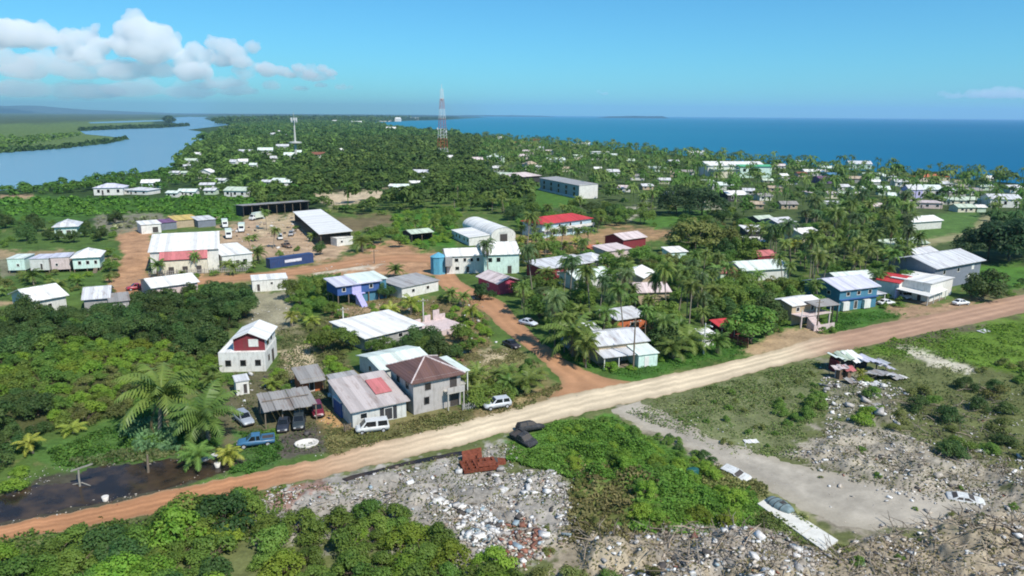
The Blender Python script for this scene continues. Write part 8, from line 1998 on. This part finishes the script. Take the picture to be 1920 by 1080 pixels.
rubble('rubble', [
 ([(560, 915), (760, 872), (960, 835), (960, 880), (1060, 890), (1080, 960), (1060, 1040), (900, 1080), (850, 1000), (740, 945), (640, 960), (480, 1000), (440, 960)], 5200, 0.04, 0.41, PAL_A, .8),
 ([(840, 960), (900, 950), (950, 990), (930, 1030), (870, 1020)], 900, 0.14, 0.70, [(W_, 6), (G_, 1), (U_, 1.2), (K_, 1)], 1.2),
 ([(930, 985), (990, 975), (1040, 1040), (990, 1070), (930, 1030)], 700, 0.12, 0.60, [(R_, 4), (B_, 2), (T_2, 2), (W_, .5)], 1.0),
 ([(960, 900), (1080, 880), (1095, 960), (1040, 1010), (980, 980)], 900, 0.06, 0.33, [(W_, 4), (G_, 3), (T_2, 1)], 1.0),
 ([(500, 925), (600, 900), (620, 930), (520, 955)], 260, 0.06, 0.28, [(R_, 3), (T_2, 1), (W_, 1)], .5),
 ([(1080, 1000), (1240, 985), (1420, 985), (1540, 1035), (1560, 1120), (1080, 1120)], 4200, 0.05, 0.44, PAL_A, 1.2),
 ([(1540, 1040), (1660, 985), (2080, 960), (2100, 1100), (1560, 1130)], 3800, 0.06, 0.41, PAL_B, 1.2),
 ([(1480, 860), (1560, 790), (1680, 810), (2080, 900), (2080, 960), (1700, 940), (1600, 905)], 3600, 0.04, 0.36, PAL_B + [(W_, 3)], .6),
 ([(1540, 690), (1620, 700), (1700, 730), (1700, 790), (1560, 800), (1540, 750)], 1700, 0.08, 0.44, [(W_, 5), (G_, 3), (K_, 1), (T_2, 2), (U_, .5)], .9),
 ([(1700, 760), (2080, 720), (2080, 900), (1800, 880)], 1000, 0.08, 0.33, [(W_, 3), (G_, 3), (R_, 1), (T_2, 2)], .6),
 ([(1780, 910), (2080, 900), (2080, 970), (1830, 975)], 700, 0.08, 0.39, [(W_, 4), (G_, 3), (K_, 1.5)], .7),
 ([(1270, 790), (1440, 800), (1440, 850), (1340, 845)], 160, 0.06, 0.22, [(W_, 4), (T_2, 2)], .2),
 ([(1230, 765), (1330, 760), (1330, 785), (1250, 790)], 60, 0.06, 0.19, [(W_, 4)], .2),
 ([(480, 870), (700, 820), (1000, 750), (1100, 740), (1000, 770), (640, 850)], 260, 0.04, 0.17, [(T_2, 3), (G_, 2), (W_, 1)], .1),
 ([(470, 560), (545, 550), (540, 620), (470, 640)], 420, 0.06, 0.28, [(W_, 3), (G_, 3), (T_2, 3)], .3),
 ([(420, 690), (640, 690), (660, 800), (440, 840)], 380, 0.06, 0.30, [(W_, 2), (G_, 3), (K_, 2), (R_, 1), (B_, 2), (U_, .6)], .3),
 ([(600, 570), (900, 560), (930, 650), (880, 720), (660, 640)], 110, .25, .9, [(W_, 3), (G_, 3), (K_, 1), (U_, .6), (R_, .5)], .2),
 ([(600, 570), (900, 560), (930, 650), (880, 720), (660, 640)], 520, 0.06, 0.28, [(W_, 3), (G_, 2), (T_2, 3), (R_, .6), (B_, 2)], .3),
 ([(0, 905), (180, 850), (420, 840), (420, 862), (180, 872), (0, 940)], 260, 0.06, 0.22, [(T_2, 3), (G_, 3), (W_, 1)], .2),
 ([(-20, 985), (320, 908), (480, 872), (480, 884), (320, 924), (-20, 998)], 240, 0.04, 0.19, [(T_2, 4), (R_, 1), (W_, .6)], .1),
 ([(415, 430), (470, 408), (560, 405), (640, 462), (600, 488), (480, 470)], 260, .3, 1.5, [(W_, 3), (K_, 3), (G_, 3), (B_, 2), (U_, 1)], .2),
 ([(415, 430), (470, 408), (560, 405), (600, 462), (600, 488), (480, 470)], 500, 0.11, 0.39, [(W_, 3), (K_, 2), (G_, 2), (B_, 2)], .2),
 ([(584, 506), (720, 488), (722, 494), (590, 513)], 200, 0.11, 0.28, [(W_, 3), (T_2, 2)], .1),
 ([(1160, 768), (1260, 800), (1480, 885), (1900, 940), (1900, 1000), (1560, 980), (1300, 845)], 900, 0.03, 0.11, [(T_2, 4), (G_, 3), (W_, 1)], .05),
 ([(620, 930), (760, 880), (1060, 890), (1080, 970), (1040, 1050), (900, 1080), (830, 990)], 190, .35, 1.1, [(W_, 6), (G_, 2), (U_, .6), (K_, .8)], .6),
 ([(1080, 1000), (1240, 990), (1540, 1040), (1560, 1110), (1080, 1110)], 150, .35, 1.1, [(W_, 5), (G_, 2), (U_, .5), (R_, .4), (K_, 1)], .9),
 ([(1540, 690), (1620, 700), (1700, 740), (1680, 800), (1550, 800)], 130, .35, 1.2, [(W_, 6), (G_, 3), (K_, 1)], .8),
 ([(1480, 860), (1680, 810), (2080, 900), (2080, 1080), (1600, 1060)], 150, .3, .9, [(W_, 4), (G_, 3), (T_2, 3), (K_, 1)], .6),
 ([(440, 700), (640, 700), (660, 800), (600, 840), (440, 830)], 150, .25, .9, [(K_, 4), (G_, 4), (W_, 2), (R_, .6), (U_, .8)], .5),
], 'rubble and rubbish strewn over the dumping ground', 401)
def sticks():
    rng = np.random.default_rng(5); b = MB(); cols = []
    for poly, n, l0, l1 in (([(1230, 1000), (1420, 990), (1520, 1040), (1500, 1120), (1240, 1120)], 260, .8, 3.0), ([(1540, 1040), (1680, 985), (2080, 965), (2000, 1100), (1560, 1130)], 330, .8, 3.2), ([(1500, 850), (1700, 830), (2080, 910), (1900, 950)], 200, .6, 2.2),
                            ([(1080, 985), (1240, 985), (1200, 1060), (1080, 1070)], 60, .8, 2.6), ([(800, 960), (900, 940), (1000, 1000), (900, 1040)], 80, .8, 2.4), ([(1600, 740), (1860, 730), (1900, 860), (1700, 820)], 160, 1.0, 3.0), ([(600, 950), (760, 900), (760, 950), (640, 985)], 50, .8, 2)):
        for x, y in ground_points(rng, poly, n):
            l = rng.uniform(l0, l1); a = rng.uniform(0, 2 * PI); up = rng.uniform(0, .55); d = Vector((math.cos(a) * math.cos(up), math.sin(a) * math.cos(up), math.sin(up)))
            zz = float(mound([x], [y])[0]); p0 = Vector((x, y, zz + .05)); r = rng.uniform(.02, .055) * l ** .5; k = len(b.v)
            p1 = p0 + d * l * .5 + Vector(rng.normal(size=3) * .08 * l); p2 = p0 + d * l
            p1.z = max(p1.z, zz + .05); b.tube([p0, p1, p2], [r, r * .8, r * .35], 4, 0, False)
            if l > 1.6:
                q = p1 + Vector(rng.normal(size=3) * .3 * l); q.z = abs(q.z); b.tube([p1, q], [r * .6, r * .2], 3, 0, False)
            c = [(.27, .23, .18), (.13, .10, .07), (.34, .27, .20)][rng.integers(3)]; cols += [c] * (len(b.v) - k)
    me = b.mesh('driftwood', RUB); a = me.attributes.new('Col', 'FLOAT_COLOR', 'POINT'); c = np.ones((len(b.v), 4), np.float32); c[:, :3] = np.array(cols); a.data.foreach_set('color', c.ravel())
    tag(link('driftwood', me), 'bleached branches and sticks tangled over the dumping ground', 'branches', None, 'stuff')
sticks()
def cover(name, sets, label, cat, seed):
    rng = np.random.default_rng(seed); VV = []; QQ = []; CC = []; base = 0
    for poly, n, size, hmax, c0, c1, upr, patch in sets:
        p = open_ground(ground_points(rng, poly, n)); n = len(p)
        cl = fbm(p[:, 0] / patch, p[:, 1] / patch, seed + 3); ok = rng.random(n) < np.clip((cl - .3) * 4.5, .1, 1); p = p[ok]; cl = cl[ok]; n = len(p)
        z = hmax * np.clip((cl - .3) * 2.6, .15, 1) * rng.random(n) ** .8
        gz = mound(p[:, 0], p[:, 1]); pos = np.stack([p[:, 0], p[:, 1], z + .03 + gz], 1)
        nr = rng.normal(size=(n, 3)) * .6 + np.array((0, 0, upr)); 
        if upr < .2: nr[:, 2] = rng.normal(size=n) * .25
        v, q = quad_cloud(rng, pos, nr, size); v[:, 2] = np.maximum(v[:, 2], .045 + np.repeat(gz, 4))
        t = np.clip(rng.normal(size=n) * .3 + (fbm(p[:, 0] / 5, p[:, 1] / 5, seed + 9) - .3) * 1.6, 0, 1)[:, None]
        c = (np.array(c0) * (1 - t) + np.array(c1) * t) * rng.uniform(.75, 1.2, (n, 1))
        VV.append(v); QQ.append(q + base); base += len(v); CC.append(np.repeat(c, 4, 0))
    me = np_mesh(name, np.concatenate(VV), np.concatenate(QQ), FM, cols=np.concatenate(CC)); return tag(link(name, me), label, cat, None, 'stuff')
LU0, LU1 = (.095, .21, .03), (.18, .31, .05)
cover('weeds', [
 ([(1000, 803), (1080, 790), (1150, 778), (1230, 825), (1330, 868), (1420, 925), (1425, 990), (1300, 1005), (1180, 1000), (1180, 900), (1070, 900), (960, 860), (950, 830)], 60000, .27, .5, LU0, LU1, 1.3, 3.5),
 ([(1060, 880), (1130, 860), (1230, 920), (1260, 990), (1180, 1030), (1070, 1020)], 4200, .36, .5, (0.149, 0.142, 0.054), (0.270, 0.230, 0.095), .7, 3),
 ([(440, 812), (525, 800), (525, 868), (440, 890)], 5000, .26, .4, (0.061, 0.149, 0.027), (0.121, 0.230, 0.041), .8, 3),
 ([(80, 850), (260, 770), (400, 790), (420, 840), (300, 855), (130, 880)], 14000, .3, .5, (0.068, 0.162, 0.027), (0.135, 0.243, 0.041), .8, 3.5),
 ([(1600, 655), (1760, 620), (2080, 590), (2080, 700), (1830, 690), (1720, 650), (1700, 680)], 12000, .34, .4, (0.115, 0.216, 0.027), (0.203, 0.284, 0.047), .9, 4),
 ([(0, 1000), (340, 940), (520, 900), (520, 1000), (300, 1060), (0, 1100)], 9000, .3, .5, (0.081, 0.155, 0.027), (0.176, 0.216, 0.054), .8, 3),
], 'bright green weeds running over the ground', 'weeds', 501)
cover('grass', [
 ([(1160, 765), (1540, 672), (1540, 780), (1480, 860), (1360, 850), (1230, 800)], 13000, .25, .3, (0.131, 0.203, 0.051), (0.259, 0.292, 0.105), .5, 4),
 ([(1010, 640), (1070, 680), (1180, 710), (1400, 664), (1400, 640), (1200, 640), (1080, 640)], 11000, .26, .3, (0.068, 0.176, 0.027), (0.121, 0.243, 0.041), .6, 4),
 ([(1530, 610), (1560, 590), (1690, 580), (1690, 592), (1550, 624)], 4000, .28, .25, (0.068, 0.189, 0.027), (0.121, 0.243, 0.041), .6, 5),
 ([(600, 800), (760, 790), (900, 762), (1000, 735), (1060, 716), (1000, 768), (800, 822), (620, 862)], 9000, .24, .35, (0.135, 0.155, 0.047), (0.270, 0.230, 0.095), .5, 3),
 ([(870, 665), (960, 650), (1040, 715), (900, 760), (860, 720)], 7000, .26, .3, (0.149, 0.162, 0.054), (0.297, 0.257, 0.115), .5, 3),
 ([(520, 620), (640, 590), (660, 700), (560, 720), (520, 690)], 6000, .28, .4, (0.095, 0.135, 0.041), (0.216, 0.203, 0.081), .6, 3),
 ([(560, 520), (640, 512), (640, 590), (560, 590)], 5000, .3, .4, (0.068, 0.162, 0.027), (0.121, 0.216, 0.041), .6, 4),
 ([(440, 690), (640, 690), (660, 790), (600, 850), (440, 860)], 5000, .24, .35, (0.081, 0.128, 0.041), (0.176, 0.189, 0.074), .6, 2.5),
 ([(600, 560), (900, 560), (920, 640), (880, 700), (800, 640), (640, 620)], 7000, .28, .35, (0.115, 0.135, 0.047), (0.230, 0.203, 0.081), .6, 3),
 ([(430, 960), (760, 870), (960, 830), (1060, 880), (1090, 960), (1060, 1040), (900, 1090)], 6000, .24, .3, (0.121, 0.149, 0.047), (0.257, 0.230, 0.095), .5, 2.2),
 ([(1230, 820), (1420, 905), (1600, 1040), (1400, 985)], 7000, .26, .35, (0.135, 0.189, 0.047), (0.270, 0.257, 0.095), .6, 3),
 ([(1480, 860), (1560, 790), (1680, 810), (2080, 900), (2080, 1000), (1600, 905)], 5000, .24, .3, (0.121, 0.135, 0.054), (0.257, 0.216, 0.108), .5, 2.2),
 ([(1540, 680), (1760, 640), (1860, 700), (2080, 720), (2080, 900), (1700, 820), (1560, 790)], 9000, .28, .4, (0.088, 0.135, 0.041), (0.203, 0.203, 0.081), .6, 3),
 ([(1060, 1000), (1300, 1000), (1560, 1030), (2080, 960), (2000, 1120), (1060, 1120)], 6000, .24, .35, (0.149, 0.149, 0.061), (0.297, 0.243, 0.121), .5, 2.2),
], 'rough grass growing over verges and open ground', 'grass', 502)
cover('reeds', [([(235, 800), (300, 790), (345, 810), (335, 850), (250, 852)], 5200, .5, 1.3, (0.115, 0.230, 0.095), (0.203, 0.338, 0.149), .0, 3.5), ([(130, 868), (230, 846), (420, 842), (420, 852), (240, 862), (140, 882)], 2600, .36, .7, (0.108, 0.162, 0.054), (0.243, 0.243, 0.108), .0, 3)],
      'pale green reeds at the edge of the flooded ditch', 'reeds', 503)
# ------------------------------------------------------------------ clouds: closed puffy bodies filled with white scattering vapour
def cloud_vapour(name, dens):
    m, nt, out = new_mat(name)
    v = N(nt, 'ShaderNodeVolumePrincipled'); v.inputs['Color'].default_value = (1, 1, 1, 1); v.inputs['Density'].default_value = dens; v.inputs['Anisotropy'].default_value = .0
    nt.links.new(v.outputs[0], out.inputs['Volume']); return m
VAP = cloud_vapour('cloud_vapour', .0048); VAPT = cloud_vapour('cloud_vapour_thin', .0022); VAPM = cloud_vapour('cloud_vapour_mist', .0011)
tex = bpy.data.textures.new('cloud_lumps', 'CLOUDS'); tex.noise_scale = 320; tex.noise_depth = 3
tex2 = bpy.data.textures.new('cloud_fine', 'CLOUDS'); tex2.noise_scale = 110; tex2.noise_depth = 3
import bmesh
CD = 14000.0
def cloud(puffs, label, mat, dist=CD, vox=20, amp=150, kids=13, seed=1):
    """puffs: (px, py, radius px, squash)"""
    rnd = random.Random(seed); b = bmesh.new(); u = dist / F
    for px, py, r, sq in puffs:
        d = (FWD * F + RT * (px - 960) - UP * (py - 540)).normalized()
        c = CAM + d * (dist / (d.dot(FWD))) + Vector((0, rnd.uniform(-.6, .6) * r * u, 0))
        m = Matrix.Translation(c) @ Matrix.Diagonal((r * u, r * u * 1.1, r * u * sq, 1))
        bmesh.ops.create_icosphere(b, subdivisions=3, radius=1, matrix=m)
        for _ in range(kids):     # smaller billows on the shoulders of each puff
            a = rnd.uniform(0, 2 * PI); e = rnd.uniform(-.1, 1.25); v = Vector((math.cos(a) * math.cos(e), math.sin(a) * math.cos(e), math.sin(e) * sq)) * r * u * .86
            k = r * u * rnd.uniform(.24, .46)
            bmesh.ops.create_icosphere(b, subdivisions=2, radius=1, matrix=Matrix.Translation(c + v) @ Matrix.Diagonal((k, k, k * .85, 1)))
    me = bpy.data.meshes.new('cloud'); b.to_mesh(me); b.free()
    o = bpy.data.objects.new('cloud', me); COL.objects.link(o)
    rm = o.modifiers.new('r', 'REMESH'); rm.mode = 'VOXEL'; rm.voxel_size = vox
    for t_, s_ in ((tex, amp), (tex2, amp * .45)):
        dm = o.modifiers.new('d', 'DISPLACE'); dm.texture = t_; dm.strength = s_; dm.mid_level = .5; dm.texture_coords = 'GLOBAL'
    dg = bpy.context.evaluated_depsgraph_get()
    m2 = bpy.data.meshes.new_from_object(o.evaluated_get(dg)); o.modifiers.clear(); o.data = m2
    m2.materials.clear(); m2.materials.append(mat)
    c = sum((v.co for v in m2.vertices), Vector()) / max(1, len(m2.vertices))
    m2.transform(Matrix.Translation(-c)); o.location = c
    return tag(o, label, 'cloud')
cloud([(-30, 60, 42, .7), (20, 62, 36, .75), (60, 66, 34, .7), (95, 74, 22, .6), (-80, 70, 45, .6)], 'broad white cloud at the upper left edge', VAP, seed=2)
cloud([(135, 78, 24, .9), (160, 70, 20, .9), (185, 85, 22, .8), (178, 52, 9, 1), (130, 100, 26, .6), (165, 105, 28, .6)], 'greyish cloud between the left edge cloud and the tall one', VAP, seed=3)
cloud([(255, 38, 18, 1), (240, 60, 26, .8), (275, 62, 32, .85), (305, 75, 30, .9), (225, 78, 22, .8), (320, 92, 24, .8), (250, 90, 34, .6), (285, 100, 34, .6)], 'tall bright cumulus tower, highest of the clouds', VAP, seed=4)
cloud([(20, 118, 40, .45), (90, 116, 36, .4), (-40, 120, 45, .5), (60, 135, 40, .35), (130, 130, 40, .4), (200, 125, 38, .4), (260, 128, 38, .4), (300, 132, 30, .45), (150, 140, 36, .25), (230, 140, 40, .25)], 'long grey flat based cloud under the tall cumulus', VAPT, amp=110, kids=5, seed=5)
cloud([(345, 115, 22, .9), (365, 95, 18, .9), (385, 105, 18, .9), (355, 135, 26, .7), (380, 135, 22, .7)], 'white cloud just right of the tall cumulus', VAP, amp=110, seed=6)
cloud([(400, 82, 16, .9), (425, 90, 20, .8), (445, 100, 18, .8), (475, 88, 13, 1), (415, 112, 22, .6), (455, 118, 20, .6)], 'ragged cloud third from the right of the group', VAP, amp=90, seed=7)
cloud([(505, 132, 19, .7), (530, 134, 15, .6), (490, 128, 13, .7)], 'small bright oval cloud near the right of the group', VAP, amp=60, vox=18, seed=8)
cloud([(505, 160, 15, .6), (518, 162, 11, .6)], 'smallest low white puff under the oval cloud', VAPT, amp=50, vox=18, seed=9)
cloud([(560, 138, 18, .5), (585, 130, 13, .7), (605, 136, 16, .6), (622, 146, 10, .4), (590, 146, 24, .3)], 'thin wispy cloud at the right end of the group', VAPT, amp=70, vox=18, seed=10)
cloud([(410, 158, 24, .35), (440, 155, 22, .35), (380, 160, 22, .3)], 'low blue grey cloud strip beneath the ragged cloud', VAPT, amp=60, vox=18, seed=11)
cloud([(1766, 176, 9, .7), (1790, 180, 16, .3), (1830, 178, 22, .28), (1880, 177, 30, .25), (1930, 178, 30, .22)], 'thin low cloud over the sea at the right edge', VAPT, amp=40, vox=16, seed=12)
cloud([(1122, 172, 5, .7), (1135, 176, 9, .25)], 'tiny white cloud over the middle of the sea', VAPT, amp=20, vox=14, seed=13)
cloud([(-40, 165, 60, .3), (60, 168, 60, .26), (160, 170, 60, .24), (260, 168, 55, .26), (350, 172, 50, .24), (440, 170, 40, .22)], 'pale misty cloud bank low under the whole group', VAPM, amp=110, kids=3, vox=26, seed=21)
cloud([(560, 165, 16, .3), (600, 160, 14, .3), (640, 164, 12, .35), (658, 163, 6, .7)], 'faint wisp right of the low white puff', VAPT, amp=50, kids=3, vox=16, seed=22)
cloud([(560, 128, 12, .6), (580, 140, 15, .5), (604, 128, 10, .7), (622, 138, 12, .5), (545, 142, 12, .5)], 'small ragged white cloud at the right end of the group', VAP, amp=70, vox=16, seed=31)
cloud([(460, 140, 16, .6), (480, 128, 13, .7), (448, 132, 14, .6)], 'faint white cloud between the ragged cloud and the bright oval one', VAPT, amp=60, vox=16, seed=32)
